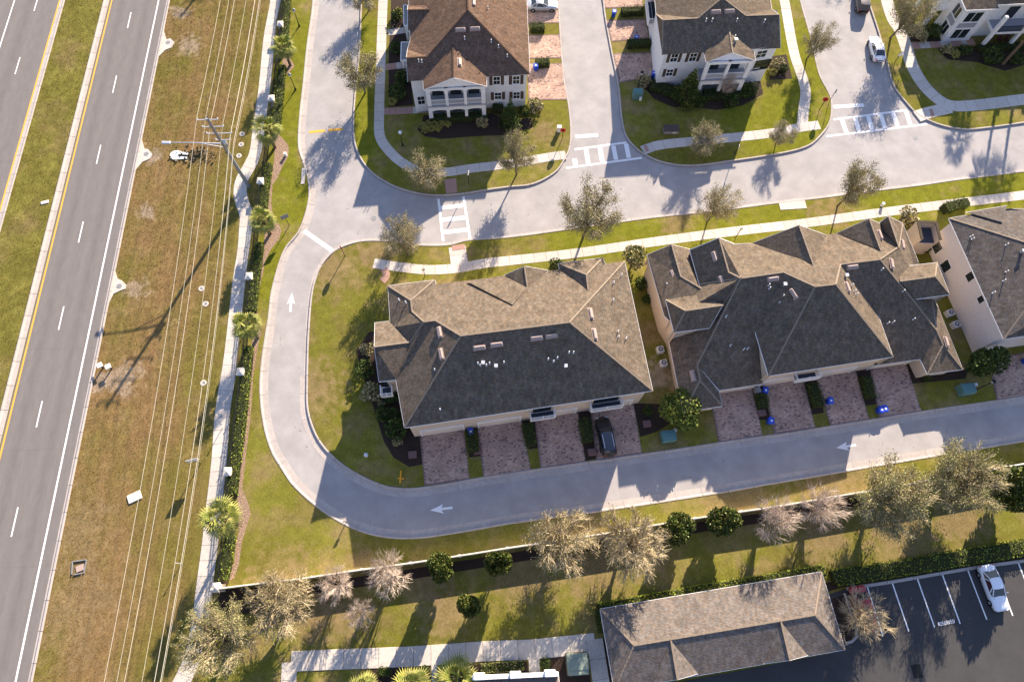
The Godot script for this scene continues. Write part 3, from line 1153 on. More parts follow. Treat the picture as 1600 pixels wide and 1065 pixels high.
		for z in [-1.42, 1.42]:
			st = st_new(false)
			var ring := []
			for q in [Vector2(0.20, -0.11), Vector2(0.31, -0.11), Vector2(0.335, -0.07), Vector2(0.335, 0.07), Vector2(0.31, 0.11), Vector2(0.20, 0.11)]:
				ring.append(q)
			for q in ring.size() - 1:
				for k in 18:
					var a := TAU * k / 18
					var b := TAU * (k + 1) / 18
					var c := Vector3(sx * 0.83, 0.335, z)
					quad(st, c + Vector3(ring[q].y, cos(a) * ring[q].x, sin(a) * ring[q].x), c + Vector3(ring[q].y, cos(b) * ring[q].x, sin(b) * ring[q].x), c + Vector3(ring[q + 1].y, cos(b) * ring[q + 1].x, sin(b) * ring[q + 1].x), c + Vector3(ring[q + 1].y, cos(a) * ring[q + 1].x, sin(a) * ring[q + 1].x))
			var wh := obj("wheel", done(st), M.rubber, t)
			st = st_new()
			for k in 5:
				bar(st, Vector3(sx * 0.90, 0.335, z), Vector3(sx * 0.90, 0.335 + cos(TAU * k / 5) * 0.2, z + sin(TAU * k / 5) * 0.2), 0.05, 0.03)
			obj("rim", done(st), M.rim, wh)
	st = st_new()
	box(st, Vector3(0, (0.62 if suv else 0.5), 2.33), Vector3(0.8, 0.16, 0.06))
	box(st, Vector3(0, 0.36, 2.3), Vector3(1.2, 0.1, 0.08))
	obj("grille", done(st), M.dark_metal, body)
	# shut lines: dark strips along the bonnet and boot joints
	st = st_new()
	box(st, Vector3(0, hood + 0.012, zf0 + 0.10), Vector3(1.3, 0.012, 0.03))
	obj("shut_line", done(st), M.dark_metal, body)
	return t

func paint_mat(r: float, g: float, b: float, metal := 0.0) -> StandardMaterial3D:
	var m := mat(r, g, b, 0.3)
	m.metallic = metal
	m.clearcoat_enabled = true
	m.clearcoat = 0.8
	m.clearcoat_roughness = 0.06
	return m

# ------------------------------------------------------------------ street furniture
func make_bin(called: String, label: String, at: Vector3, turn: float, body_m, group := "") -> Node3D:
	var t := thing(called, label, "recycling bin" if body_m == M.bin else "bin", at, turn, group)
	var st := st_new()
	for k in 4:
		var a := TAU * k / 4 + PI / 4
		var b := TAU * (k + 1) / 4 + PI / 4
		quad(st, Vector3(cos(a) * 0.34, 0.05, sin(a) * 0.36), Vector3(cos(a) * 0.43, 1.0, sin(a) * 0.46), Vector3(cos(b) * 0.43, 1.0, sin(b) * 0.46), Vector3(cos(b) * 0.34, 0.05, sin(b) * 0.36))
	obj("tub", done(st), body_m, t)
	st = st_new()
	bbox(st, Vector3(0, 1.06, 0.03), Vector3(0.68, 0.13, 0.80), 0.09)
	box(st, Vector3(0, 0.98, -0.42), Vector3(0.5, 0.05, 0.05))
	obj("lid", done(st), body_m, t)
	if body_m == M.bin:
		st = st_new()
		box(st, Vector3(0, 1.128, 0.05), Vector3(0.22, 0.01, 0.22))
		obj("lid_mark", done(st), M.sign_white, t)
	for sx in [-1, 1]:
		st = st_new()
		box(st, Vector3(sx * 0.26, 0.11, -0.33), Vector3(0.06, 0.22, 0.22), Basis(Vector3.RIGHT, 0.5))
		obj("wheel", done(st), M.rubber, t)
	return t

func make_ac(called: String, label: String, at: Vector3, turn: float) -> Node3D:
	var t := thing(called, label, "air conditioner", at, turn)
	var st := st_new()
	box(st, Vector3(0, 0.05, 0), Vector3(1.0, 0.1, 1.0))
	obj("pad", done(st), M.concrete[1], t)
	st = st_new()
	bbox(st, Vector3(0, 0.5, 0), Vector3(0.82, 0.8, 0.82), 0.06)
	obj("casing", done(st), M.pipe, t)
	st = st_new()
	lathe(st, Vector3(0, 0.902, 0), [Vector2(0.30, 0.0), Vector2(0.30, 0.02), Vector2(0.0, 0.02)], 16)
	var g := obj("fan_well", done(st), M.dark_metal, t)
	st = st_new()
	for k in 8:
		var a := TAU * k / 8
		bar(st, Vector3(cos(a) * 0.06, 0.94, sin(a) * 0.06), Vector3(cos(a) * 0.31, 0.935, sin(a) * 0.31), 0.02, 0.015)
	lathe(st, Vector3(0, 0.92, 0), [Vector2(0.10, 0.0), Vector2(0.10, 0.03), Vector2(0.0, 0.035)], 10)
	obj("fan_guard", done(st), M.pipe, g)
	return t

func make_transformer(called: String, label: String, at: Vector3, turn: float, s := Vector3(1.6, 1.1, 1.3)) -> Node3D:
	var t := thing(called, label, "utility box", at, turn)
	var st := st_new()
	box(st, Vector3(0, 0.06, 0), Vector3(s.x + 0.12, 0.16, s.z + 0.12))
	obj("pad", done(st), M.joint, t)
	st = st_new()
	bbox(st, Vector3(0, 0.14 + s.y * 0.5, 0), s, 0.07)
	var gm = M.green_box if s.x < 2.0 else M.olive_box
	obj("cabinet", done(st), gm, t)
	st = st_new()
	bbox(st, Vector3(0, 0.16 + s.y, 0), Vector3(s.x + 0.06, 0.08, s.z * 0.55), 0.03)
	obj("lid", done(st), gm, t)
	st = st_new()
	box(st, Vector3(0.02, 0.15 + s.y * 0.5, s.z * 0.5 + 0.012), Vector3(0.03, s.y * 0.8, 0.02))
	obj("door_seam", done(st), M.dark_metal, t)
	return t

func make_lamp(called: String, label: String, at: Vector3, h: float, head_m) -> Node3D:
	# post-top lantern on a fluted base
	var t := thing(called, label, "street lamp", at)
	var st := st_new(false)
	lathe(st, Vector3.ZERO, [Vector2(0.17, -0.05), Vector2(0.17, 0.12), Vector2(0.10, 0.5), Vector2(0.06, 0.7), Vector2(0.05, h - 0.55), Vector2(0.09, h - 0.5)], 10)
	obj("post", done(st), M.dark_metal, t)
	st = st_new(false)
	lathe(st, Vector3.ZERO, [Vector2(0.10, h - 0.5), Vector2(0.19, h - 0.15), Vector2(0.19, h - 0.12)], 10)
	obj("lantern", done(st), M.lamp_glass, t)
	st = st_new(false)
	lathe(st, Vector3.ZERO, [Vector2(0.26, h - 0.13), Vector2(0.20, h - 0.02), Vector2(0.05, h + 0.08), Vector2(0.0, h + 0.16)], 10)
	obj("lantern_cap", done(st), head_m, t)
	return t

func make_sign(called: String, label: String, at: Vector3, turn: float, h: float, shape: String, m, w := 0.75, hh := 0.75) -> Node3D:
	var t := thing(called, label, "road sign", at, turn)
	var st := st_new()
	box(st, Vector3(0, h * 0.5, 0), Vector3(0.07, h, 0.07))
	obj("post", done(st), M.dark_metal, t)
	st = st_new()
	if shape == "stop" or shape == "diamond":
		var n := 8 if shape == "stop" else 4
		for f in [0.05, 0.075]:
			for k in range(1, n - 1):
				var q := []
				for i in [0, k, k + 1]:
					var a: float = TAU * (i + (0.5 if n == 8 else 0.0)) / n
					q.append(Vector3(cos(a) * w * 0.54, h - w * 0.5 + sin(a) * w * 0.54, f))
				tri(st, q[0], q[1], q[2])
		for k in n:
			var a0: float = TAU * (k + (0.5 if n == 8 else 0.0)) / n
			var a1: float = TAU * (k + 1 + (0.5 if n == 8 else 0.0)) / n
			var c := Vector3(0, h - w * 0.5, 0)
			quad(st, c + Vector3(cos(a0), sin(a0), 0) * w * 0.54 + Vector3(0, 0, 0.05), c + Vector3(cos(a1), sin(a1), 0) * w * 0.54 + Vector3(0, 0, 0.05), c + Vector3(cos(a1), sin(a1), 0) * w * 0.54 + Vector3(0, 0, 0.075), c + Vector3(cos(a0), sin(a0), 0) * w * 0.54 + Vector3(0, 0, 0.075))
	else:
		box(st, Vector3(0, h - hh * 0.5, 0.06), Vector3(w, hh, 0.03))
	obj("sign_plate", done(st), m, t)
	return t

func cover(called: String, label: String, at: Vector3, r: float, m, ring_m = null) -> Node3D:
	var t := thing(called, label, "manhole cover", at)
	var st := st_new()
	if ring_m:
		lathe(st, Vector3.ZERO, [Vector2(r * 1.9, -0.05), Vector2(r * 1.85, 0.018), Vector2(r * 1.05, 0.022), Vector2(r, 0.012)], 18)
		obj("collar", done(st), ring_m, t)
	st = st_new()
	lathe(st, Vector3.ZERO, [Vector2(r, -0.05), Vector2(r, 0.014), Vector2(r * 0.85, 0.02), Vector2(r * 0.8, 0.014), Vector2(0.0, 0.018)], 18)
	obj("lid", done(st), m, t)
	return t

func pavers(called: String, label: String, q: Array, y: float, sd: int) -> Node3D:
	# a drive laid with square clay pavers between edge courses; q: four corners, far left first, clockwise
	var r := RandomNumberGenerator.new()
	r.seed = sd
	var c := P2(q)
	var t := thing(called, label, "driveway", Vector3(c[0].x, 0, c[0].y))
	obj("bed", flat_poly(PackedVector2Array([c[0] - c[0], c[1] - c[0], c[2] - c[0], c[3] - c[0]]), y - 0.03), M.joint, t)
	var st := st_new()
	var nu := int(c[0].distance_to(c[1]) / 0.26)
	var nv := int(c[1].distance_to(c[2]) / 0.19)
	var blot := FastNoiseLite.new()
	blot.seed = sd
	blot.frequency = 0.35
	for j in nv:
		for i in nu + 1:
			var sh := -0.5 if j % 2 else 0.0
			var u0 := clampf((i + 0.04 + sh) / nu, 0.0, 1.0)
			var u1 := clampf((i + 0.96 + sh) / nu, 0.0, 1.0)
			if (u1 - u0) * nu < 0.3:
				continue
			var v0 := (j + 0.06) / nv
			var v1 := (j + 0.94) / nv
			var h := y + r.randf_range(-0.006, 0.008)
			var p := []
			for uv in [Vector2(u0, v0), Vector2(u1, v0), Vector2(u1, v1), Vector2(u0, v1)]:
				var a := c[0].lerp(c[1], uv.x).lerp(c[3].lerp(c[2], uv.x), uv.y) - c[0]
				p.append(Vector3(a.x, h, a.y))
			var k := r.randf()
			if j < 1 or j > nv - 2 or i < 1 or i > nu - 1:
				k = 0.95
			var f := r.randf_range(0.86, 1.14) * (1.0 + 0.3 * blot.get_noise_2d(p[0].x, p[0].z))
			var col := Color(0.44, 0.295, 0.225) if k < 0.62 else (Color(0.50, 0.355, 0.275) if k < 0.90 else Color(0.24, 0.16, 0.145))
			st.set_color(Color(col.r * f, col.g * f, col.b * f))
			quad(st, p[0], p[1], p[2], p[3])
			var dn := Vector3(0, 0.03, 0)
			quad(st, p[1] - dn, p[1], p[0], p[0] - dn)
			quad(st, p[3] - dn, p[3], p[2], p[2] - dn)
			quad(st, p[2] - dn, p[2], p[1], p[1] - dn)
			quad(st, p[0] - dn, p[0], p[3], p[3] - dn)
	stuff(obj("pavers", done(st), M.paver, t))
	return t

func arrow(called: String, label: String, tip: Vector3, tail: Vector3):
	var d := Vector2(tip.x - tail.x, tip.z - tail.z)
	var L := d.length()
	d = d.normalized()
	var n := Vector2(-d.y, d.x)
	var p0 := Vector2(tail.x, tail.z)
	var p := PackedVector2Array()
	for q in [Vector2(0, 0.13), Vector2(L * 0.5, 0.13), Vector2(L * 0.40, 0.52), Vector2(L, 0.0), Vector2(L * 0.40, -0.52), Vector2(L * 0.5, -0.13), Vector2(0, -0.13)]:
		p.append(p0 + d * q.x + n * q.y)
	tag(obj(called, flat_poly(p, 0.012), M.white_paint), label, "road marking")

func crosswalk(label: String, lines: Array, rungs: Array, y := 0.012):
	var t := thing("crosswalk", label, "crosswalk")
	for l in lines:
		obj("edge_line", ribbon(P2(l), 0.32, y, 4.0), M.white_paint, t)
	for r in rungs:
		var a := P2(r)
		var d := (a[1] - a[0]).normalized()
		obj("stripe", ribbon(PackedVector2Array([a[0] + d * 0.17, a[1] - d * 0.17]), 0.62, y, 2.0), M.white_paint, t)

# ------------------------------------------------------------------ the divided road, in metres along (s) and across (n) its own axis
func hw(n: float, s: float) -> Vector2:
	return Vector2(sin(ROAD_TURN), -cos(ROAD_TURN)) * s + Vector2(cos(ROAD_TURN), sin(ROAD_TURN)) * n

func hw_strip(n0: float, n1: float, s0: float, s1: float, y: float, skirt := 0.0) -> ArrayMesh:
	var p := PackedVector2Array()
	var k := maxi(1, int((s1 - s0) / 20.0))
	for i in k + 1:
		p.append(hw(n0, lerpf(s0, s1, float(i) / k)))
	for i in k + 1:
		p.append(hw(n1, lerpf(s1, s0, float(i) / k)))
	return flat_poly(p, y, skirt)

func carriageway(n0: float, n1: float, s0: float, s1: float, y: float) -> ArrayMesh:
	var st := st_new()
	var k := int((s1 - s0) / 10.0)
	for i in k:
		var a := lerpf(s0, s1, float(i) / k)
		var b := lerpf(s0, s1, float(i + 1) / k)
		for c in [[n0, a, 0.0], [n0, b, 0.0], [n1, b, 1.0], [n0, a, 0.0], [n1, b, 1.0], [n1, a, 1.0]]:
			var p := hw(c[0], c[1])
			st.set_uv(Vector2(c[2], c[1] / 40.0))
			st.add_vertex(Vector3(p.x, y, p.y))
	return done(st)

func wire(called: String, label: String, a: Vector3, spans: Array, rad: float, sag: float):
	# hangs from the pole at a to the next poles along the verge
	var t := thing(called, label, "power line", a, 0.0, "overhead lines along the verge")
	for ds in spans:
		var d2 := hw(0, 1.0)
		var e: Vector3 = Vector3(d2.x, 0, d2.y) * ds
		var pts := []
		var rr := []
		for i in 17:
			var f := i / 16.0
			pts.append(e * f - Vector3(0, sag * 4.0 * f * (1.0 - f), 0))
			rr.append(rad)
		var st := st_new(false)
		tube(st, pts, rr, 4)
		obj("cable", done(st), M.cable, t)

func utility_pole(label: String, at: Vector3, lamp: bool) -> Node3D:
	var t := thing("utility_pole", label, "utility pole", at)
	var st := st_new(false)
	tube(st, [Vector3(0, -0.2, 0), Vector3(0, 13.5, 0)], [0.27, 0.17], 10, true)
	obj("shaft", done(st), M.wood_pole, t)
	var ac := hw(1.0, 0.0)
	var x := Vector3(ac.x, 0, ac.y)
	for a in [[13.2, -1.2, 1.1], [12.0, -1.1, 1.3], [10.8, -1.1, 1.8], [9.6, -0.5, 1.2]]:
		st = st_new()
		bar(st, Vector3(0, a[0], 0) + x * a[1], Vector3(0, a[0], 0) + x * a[2], 0.09, 0.09)
		var arm := obj("crossarm", done(st), M.metal, t)
		for e in [a[1], a[1] * 0.15, a[2]]:
			st = st_new()
			lathe(st, Vector3(0, a[0], 0) + x * e, [Vector2(0.05, 0.0), Vector2(0.10, 0.08), Vector2(0.06, 0.14), Vector2(0.10, 0.2), Vector2(0.04, 0.3)], 8)
			obj("insulator", done(st), M.pipe, arm)
	st = st_new(false)
	lathe(st, Vector3(0.42, 8.7, 0.1), [Vector2(0.0, 0.0), Vector2(0.22, 0.02), Vector2(0.24, 0.8), Vector2(0.0, 0.9)], 10)
	obj("canister", done(st), M.metal, t)
	if lamp:
		st = st_new(false)
		tube(st, [Vector3(0, 8.9, 0), Vector3(0, 9.2, 0) - x * 3.2, Vector3(0, 9.35, 0) - x * 6.2], [0.09, 0.07, 0.06], 6)
		tube(st, [Vector3(0, 8.2, 0), Vector3(0, 9.18, 0) - x * 3.0], [0.05, 0.05], 5)
		var arm := obj("lamp_arm", done(st), M.metal, t)
		st = st_new()
		bbox(st, Vector3(0, 9.36, 0) - x * 6.6, Vector3(1.1, 0.2, 0.42), 0.07)
		obj("lamp_head", done(st), M.metal, arm)
		st = st_new()
		box(st, Vector3(0, 9.25, 0) - x * 6.7, Vector3(0.6, 0.03, 0.3))
		obj("lamp_lens", done(st), M.lamp_glass, arm)
	return t

func fence_run(label: String, a: Vector2, b: Vector2):
	# black metal picket fence between two masonry pillars
	var t := thing("metal_fence", label, "fence", Vector3(a.x, 0, a.y), 0.0, "black picket fence panels")
	var q := Vector3(b.x - a.x, 0, b.y - a.y)
	for y in [0.25, 1.35, 1.6]:
		var st := st_new()
		bar(st, Vector3(0, y, 0), q + Vector3(0, y, 0), 0.045, 0.05)
		obj("rail", done(st), M.dark_metal, t)
	var n := int(q.length() / 2.4)
	for k in range(1, n):
		var st := st_new()
		box(st, q * (float(k) / n) + Vector3(0, 0.9, 0), Vector3(0.08, 1.8, 0.08))
		obj("post", done(st), M.dark_metal, t)
	var st := st_new()
	var m := int(q.length() / 0.13)
	for k in m:
		box(st, q * (float(k) / m) + Vector3(0, 0.88, 0), Vector3(0.022, 1.7, 0.022))
	stuff(obj("pickets", done(st), M.dark_metal, t))

func pillar(label: String, at: Vector3):
	var t := thing("fence_pillar", label, "pillar", at, -ROAD_TURN, "pale pillars of the fence")
	var st := st_new()
	bbox(st, Vector3(0, 0.15, 0), Vector3(0.8, 0.36, 0.8), 0.03)
	obj("plinth", done(st), M.cream, t)
	st = st_new()
	box(st, Vector3(0, 0.9, 0), Vector3(0.66, 1.4, 0.66))
	obj("shaft", done(st), M.cream, t)
	st = st_new()
	box(st, Vector3(0, 1.63, 0), Vector3(0.86, 0.1, 0.86))
	for k in 4:
		var a := TAU * k / 4 + PI / 4
		var b := TAU * (k + 1) / 4 + PI / 4
		tri(st, Vector3(cos(a) * 0.60, 1.68, sin(a) * 0.69), Vector3(0, 1.92, 0), Vector3(cos(b) * 0.60, 1.68, sin(b) * 0.69))
	obj("cap", done(st), M.cream, t)

func lawn(called: String, pts: Array):
	return setting(called, flat_poly(P2(pts), LAWN, 0.16), M.grass)

func bed(called: String, pts: Array, m, y := LAWN + 0.012):
	return setting(called, flat_poly(P2(pts), y), m)

func patch(c: Array) -> PackedVector2Array:
	return P2(c)

func _ready():
	# ---------------- camera, sky, sun, exposure
	var cam := Camera3D.new()
	cam.name = "camera"
	add_child(cam)
	var roll := 0.03278
	var tilt := 0.37562
	cam.transform = Transform3D(Basis(Vector3(cos(roll), sin(roll) * sin(tilt), -sin(roll) * cos(tilt)), Vector3(-sin(roll), cos(roll) * sin(tilt), -cos(roll) * cos(tilt)), Vector3(0, cos(tilt), sin(tilt))), Vector3(0, 75.41, 0))
	cam.fov = 54.55
	cam.near = 0.5
	cam.far = 1500.0
	var we := WorldEnvironment.new()
	we.name = "environment"
	add_child(we)
	var env := Environment.new()
	env.background_mode = Environment.BG_SKY
	var sky := Sky.new()
	var sm := PhysicalSkyMaterial.new()
	sm.energy_multiplier = 2.8
	sm.rayleigh_color = Color(0.29, 0.39, 0.72)
	sm.turbidity = 3.5
	sm.ground_color = Color(0.25, 0.22, 0.16)
	sky.sky_material = sm
	env.sky = sky
	env.tonemap_mode = Environment.TONE_MAPPER_LINEAR
	env.tonemap_exposure = 3.25
	env.sdfgi_enabled = true
	env.ssao_enabled = true
	env.ssil_enabled = true
	we.environment = env
	var sun := DirectionalLight3D.new()
	sun.name = "sun"
	add_child(sun)
	sun.light_energy = 1.6
	sun.light_color = Color(1.0, 0.935, 0.85)
	sun.light_angular_distance = 0.5
	sun.shadow_enabled = true
	sun.look_at_from_position(Vector3(0.83, 1.0, -2.30) * 20.0, Vector3.ZERO)

	rng.seed = 77
	make_materials()
	M.hedge_core = mat(0.03, 0.035, 0.012, 1.0)
	M.car_glass = mat(0.012, 0.016, 0.02, 0.14)
	M.car_glass.metallic_specular = 0.7
	M.lamp_glass = mat(0.7, 0.7, 0.7, 0.2)
	M.tail_glass = mat(0.35, 0.01, 0.01, 0.25)
	M.olive_box = mat(0.20, 0.24, 0.19, 0.6)
	M.deck = mat(0.05, 0.055, 0.07, 0.7)
	M.chair = mat(0.10, 0.03, 0.03, 0.6)
	M.vent_dark = mat(0.16, 0.095, 0.085, 0.8)
	M.leaf_plain = vmat(0.9)
	ground_and_roads()
	buildings()
	plants()
	street_things()
	vehicles()

func ground_and_roads():
	setting("ground", flat_poly(PackedVector2Array([Vector2(-900, -900), Vector2(900, -900), Vector2(900, 900), Vector2(-900, 900)]), -0.06), M.far_grass)
	# open ground of the verge, the median and the lower lawn: one sheet carrying the map of the grass
	setting("verge_ground", flat_poly(PackedVector2Array([Vector2(-110, -130), Vector2(110, -130), Vector2(110, 90), Vector2(-110, 90)]), -0.02), M.grass)
	# the divided road
	var s0 := -40.0
	var s1 := 150.0
	setting("highway_northbound", carriageway((-56.67)-0.25, (-48.02), s0, s1, 0.0), M.highway)
	setting("highway_southbound", carriageway((-64.55)-12.5, (-64.55)+0.25, s0, s1, 0.0), M.highway)
	kerb("highway_kerb", P2([hw((-57.80), s0).x, hw((-57.80), s0).y, hw((-57.80), s1).x, hw((-57.80), s1).y]), 1.0, 0.75, M.gutter)
	kerb("highway_kerb", P2([hw((-63.71), s0).x, hw((-63.71), s0).y, hw((-63.71), s1).x, hw((-63.71), s1).y]), -1.0, 0.75, M.gutter)
	kerb("highway_kerb", P2([hw((-47.87), s0).x, hw((-47.87), s0).y, hw((-47.87), s1).x, hw((-47.87), s1).y]), -1.0, 0.5, M.gutter)
	kerb("highway_kerb", P2([hw((-64.55)-12.9, s0).x, hw((-64.55)-12.9, s0).y, hw((-64.55)-12.9, s1).x, hw((-64.55)-12.9, s1).y]), 1.0, 0.5, M.gutter)
	for l in [["edge_line", "solid white edge line beside the grass verge", (-49.60), 0.20, M.white_paint], ["yellow_line", "solid yellow line on the right side of the grass median", (-56.67), 0.20, M.yellow_paint], ["yellow_line", "solid yellow line on the left side of the grass median", (-64.55), 0.20, M.yellow_paint], ["edge_line", "solid white line in the top left corner of the photo", (-71.33), 0.18, M.white_paint]]:
		tag(obj(l[0], hw_strip(l[2] - l[3] * 0.5, l[2] + l[3] * 0.5, s0, s1, 0.010), l[4]), l[1], "road marking")
	var words := ["lowest", "second from the bottom", "third from the bottom", "middle one of seven", "third from the top", "second from the top", "topmost"]
	var base := (11.85)
	for k in 7:
		var e: float = base + 12.192 * k
		var where: String = words[k]
		tag(obj("lane_dash", hw_strip((-53.35)-0.08, (-53.35)+0.08, e - 3.15, e, 0.010), M.white_paint), "white lane dash right of the median, %s" % where, "road marking", "lane dashes right of the median")
	for k in 2:
		var e := (76.62) + 12.192 * (k - 0)
		tag(obj("lane_dash", hw_strip((-67.92)-0.08, (-67.92)+0.08, e - 3.15, e, 0.010), M.white_paint), ["white lane dash left of the median, the lower one", "white lane dash left of the median, at the top edge"][k], "road marking", "lane dashes left of the median")
	# concrete aprons of the three kerb drains
	var i := 0
	for q in [[-53.8, -78.36, -52.73, -75.9, -52.17, -76.17, -51.44, -75.46, -51.6, -74.46, -52.43, -73.94, -53.29, -72.32, -53.35, -74.26, -53.43, -75.87], [-52.33, -58.36, -51.41, -56.35, -50.86, -56.27, -50.06, -55.45, -50.24, -54.7, -51.15, -54.14, -51.8, -52.65, -52.04, -54.94, -52.07, -56.54], [-50.77, -37.7, -50.14, -36.45, -49.51, -36.2, -48.79, -35.6, -48.74, -35.07, -49.4, -34.77, -50.08, -34.31, -50.43, -32.53, -50.57, -34.64, -50.63, -36.16]]:
		var p := P2(q)
		var c := Vector2.ZERO
		for v in p:
			c += v
		c /= p.size()
		var t := thing("drain_apron", ["flared concrete drain apron, topmost of three beside the road", "flared concrete drain apron, middle one of three beside the road", "flared concrete drain apron, lowest of three beside the road"][i], "drain", Vector3(c.x, 0, c.y))
		for k in p.size():
			p[k] -= c
		obj("slab", flat_poly(p, 0.045, 0.08), M.concrete[1], t)
		var st := st_new()
		var at: Vector2 = [Vector2(-52.35, -75.36), Vector2(-50.9, -55.46), Vector2(-49.63, -35.39)][i] - c
		lathe(st, Vector3(at.x, 0.0, at.y), [Vector2(0.34, 0.0), Vector2(0.34, 0.06), Vector2(0.0, 0.065)], 16)
		obj("manhole_lid", done(st), M.grey_metal, t)
		i += 1
	# the estate's road: one sheet of asphalt, lawns stand on it behind their kerbs
	setting("estate_road", flat_poly(P2([-36.51, -101.4, -33.27, -79.51, -30.94, -61.86, -29.45, -50.14, -30.11, -41.34, -30.51, -35.73, -30.29, -25.89, -29.78, -22.05, -28.68, -18.2, -25.77, -13.03, -21.6, -9.18, -18.16, -7.29, -15.07, -6.23, -9.51, -5.94, -2.13, -7.18, 10.25, -9.37, 29.54, -12.95, 48.99, -16.87, 71.94, -21.04, 74.71, -30.05, 98.57, -107.75]), 0.0), M.road)
	var outer := [-34.44, -101.5, -32.22, -84.75, -31.78, -75.19, -31.3, -68.01, -30.95, -62.31, -30.36, -57.4, -29.51, -55.2, -28.28, -52.12, -27.75, -48.8, -28.27, -44.26, -29.77, -41.29, -30.43, -35.73, -30.25, -31.52, -30.1, -25.9, -29.63, -22.05, -28.53, -18.17, -27.16, -15.18, -25.66, -13.22, -24.15, -11.45, -21.43, -9.35, -18.18, -7.5, -15.1, -6.44, -12.28, -6.05, -9.52, -6.14, -6.78, -6.56, -2.15, -7.46, 0.66, -8.03, 10.25, -9.6, 22.48, -11.8, 29.57, -13.21, 40.45, -15.34, 49.02, -17.02, 60.16, -19.2, 72.06, -21.43]
	kerb("estate_kerb", P2(outer), -1.0, 0.95, M.gutter)
	lawn("outer_lawn", [-34.44, -101.5, -32.22, -84.75, -31.78, -75.19, -31.3, -68.01, -30.95, -62.31, -30.36, -57.4, -29.51, -55.2, -28.28, -52.12, -27.75, -48.8, -28.27, -44.26, -29.77, -41.29, -30.43, -35.73, -30.25, -31.52, -30.1, -25.9, -29.63, -22.05, -28.53, -18.17, -27.16, -15.18, -25.66, -13.22, -24.15, -11.45, -21.43, -9.35, -18.18, -7.5, -15.1, -6.44, -12.28, -6.05, -9.52, -6.14, -6.78, -6.56, -2.15, -7.46, 0.66, -8.03, 10.25, -9.6, 22.48, -11.8, 29.57, -13.21, 40.45, -15.34, 49.02, -17.02, 60.16, -19.2, 72.06, -21.43, 71.16, -18.5, 56.15, -15.56, 38.71, -12.18, 29.26, -10.39, 21.06, -9.02, 10.2, -6.9, 0.75, -5.25, -4.46, -4.29, -10.48, -3.22, -15.55, -2.44, -22.32, -1.26, -25.64, -0.84, -30.07, -0.25, -31.71, -11.25, -31.92, -13.99, -33.03, -25.71, -34.06, -38.41, -34.44, -44.8, -35.07, -47.92, -35.76, -50.4, -35.22, -56.57, -35.36, -59.15, -35.95, -69.02, -37.04, -80.05, -37.01, -85.87, -38.37, -101.32])
	var isl := [-24.29, -24.42, -24.93, -30, -25.24, -35.88, -24.71, -38.97, -23.1, -41.41, -20.19, -42.78, -16.47, -42.98, -13.02, -42.54, -8.54, -42.71, -6.34, -43.46, -0.44, -44.21, 7.31, -45.7, 14, -47.05, 19.86, -48.13, 25.89, -49.06, 34.97, -50.75, 42.56, -52.06, 46.67, -52.88, 54.8, -54.33, 60.38, -55.48, 69.81, -57.21, 83.84, -59.79]
	kerb("estate_kerb", P2(isl), -1.0, 0.5, M.gutter)
	kerb("estate_kerb", P2([73.81, -27.12, 61.57, -24.77, 53.57, -23.31, 48.65, -22.43, 31.73, -19.16, 28.69, -18.68, 18.14, -16.75, 7.78, -14.93, -2.4, -13.1, -7.77, -11.99, -11.19, -11.49, -14.05, -11.78, -17.67, -13.29, -20.14, -14.96, -22.12, -17.08, -23.61, -20.22, -24.29, -24.42]), -1.0, 0.95, M.gutter)
	lawn("townhouse_lawn", [-24.29, -24.42, -24.93, -30, -25.24, -35.88, -24.71, -38.97, -23.1, -41.41, -20.19, -42.78, -16.47, -42.98, -13.02, -42.54, -8.54, -42.71, -6.34, -43.46, -0.44, -44.21, 7.31, -45.7, 14, -47.05, 19.86, -48.13, 25.89, -49.06, 34.97, -50.75, 42.56, -52.06, 46.67, -52.88, 54.8, -54.33, 60.38, -55.48, 69.81, -57.21, 83.84, -59.79, 73.81, -27.12, 61.57, -24.77, 53.57, -23.31, 48.65, -22.43, 31.73, -19.16, 28.69, -18.68, 18.14, -16.75, 7.78, -14.93, -2.4, -13.1, -7.77, -11.99, -11.19, -11.49, -14.05, -11.78, -17.67, -13.29, -20.14, -14.96, -22.12, -17.08, -23.61, -20.22])
	kerb("estate_kerb", P2([-26.37, -101.88, -24.87, -85.08, -23.96, -74.35, -23.66, -66.35, -23.06, -59.91, -22.06, -56.66, -20.07, -53.79, -17.71, -52.02, -14.87, -50.81, -11.35, -50.23, -7.51, -50.58, -3.68, -51.44, -0.68, -52.01, 1.48, -52.32, 3.42, -53.21, 5.36, -54.79, 6.23, -56.3, 7.15, -58.68, 7.35, -61.91, 7.09, -65.67, 6.29, -71.58, 5.45, -86.42, 4.66, -103.34]), -1.0, 0.55, M.gutter)
	lawn("corner_lawn", [-26.37, -101.88, -24.87, -85.08, -23.96, -74.35, -23.66, -66.35, -23.06, -59.91, -22.06, -56.66, -20.07, -53.79, -17.71, -52.02, -14.87, -50.81, -11.35, -50.23, -7.51, -50.58, -3.68, -51.44, -0.68, -52.01, 1.48, -52.32, 3.42, -53.21, 5.36, -54.79, 6.23, -56.3, 7.15, -58.68, 7.35, -61.91, 7.09, -65.67, 6.29, -71.58, 5.45, -86.42, 4.66, -103.34])
	kerb("estate_kerb", P2([11.79, -103.67, 12.29, -86.72, 12.51, -83.18, 13.36, -75.94, 14.15, -69.89, 14.45, -64.04, 15.09, -60.74, 17.13, -58.22, 20.04, -56.73, 23.88, -56.39, 29.74, -57.44, 36.73, -59, 40.52, -60.39, 42.63, -62.39, 44.01, -64.4, 44.64, -66.4, 44.89, -69.18, 43.88, -73.15, 43.57, -80.16, 42.96, -88.08, 42.57, -105.12]), -1.0, 0.55, M.gutter)
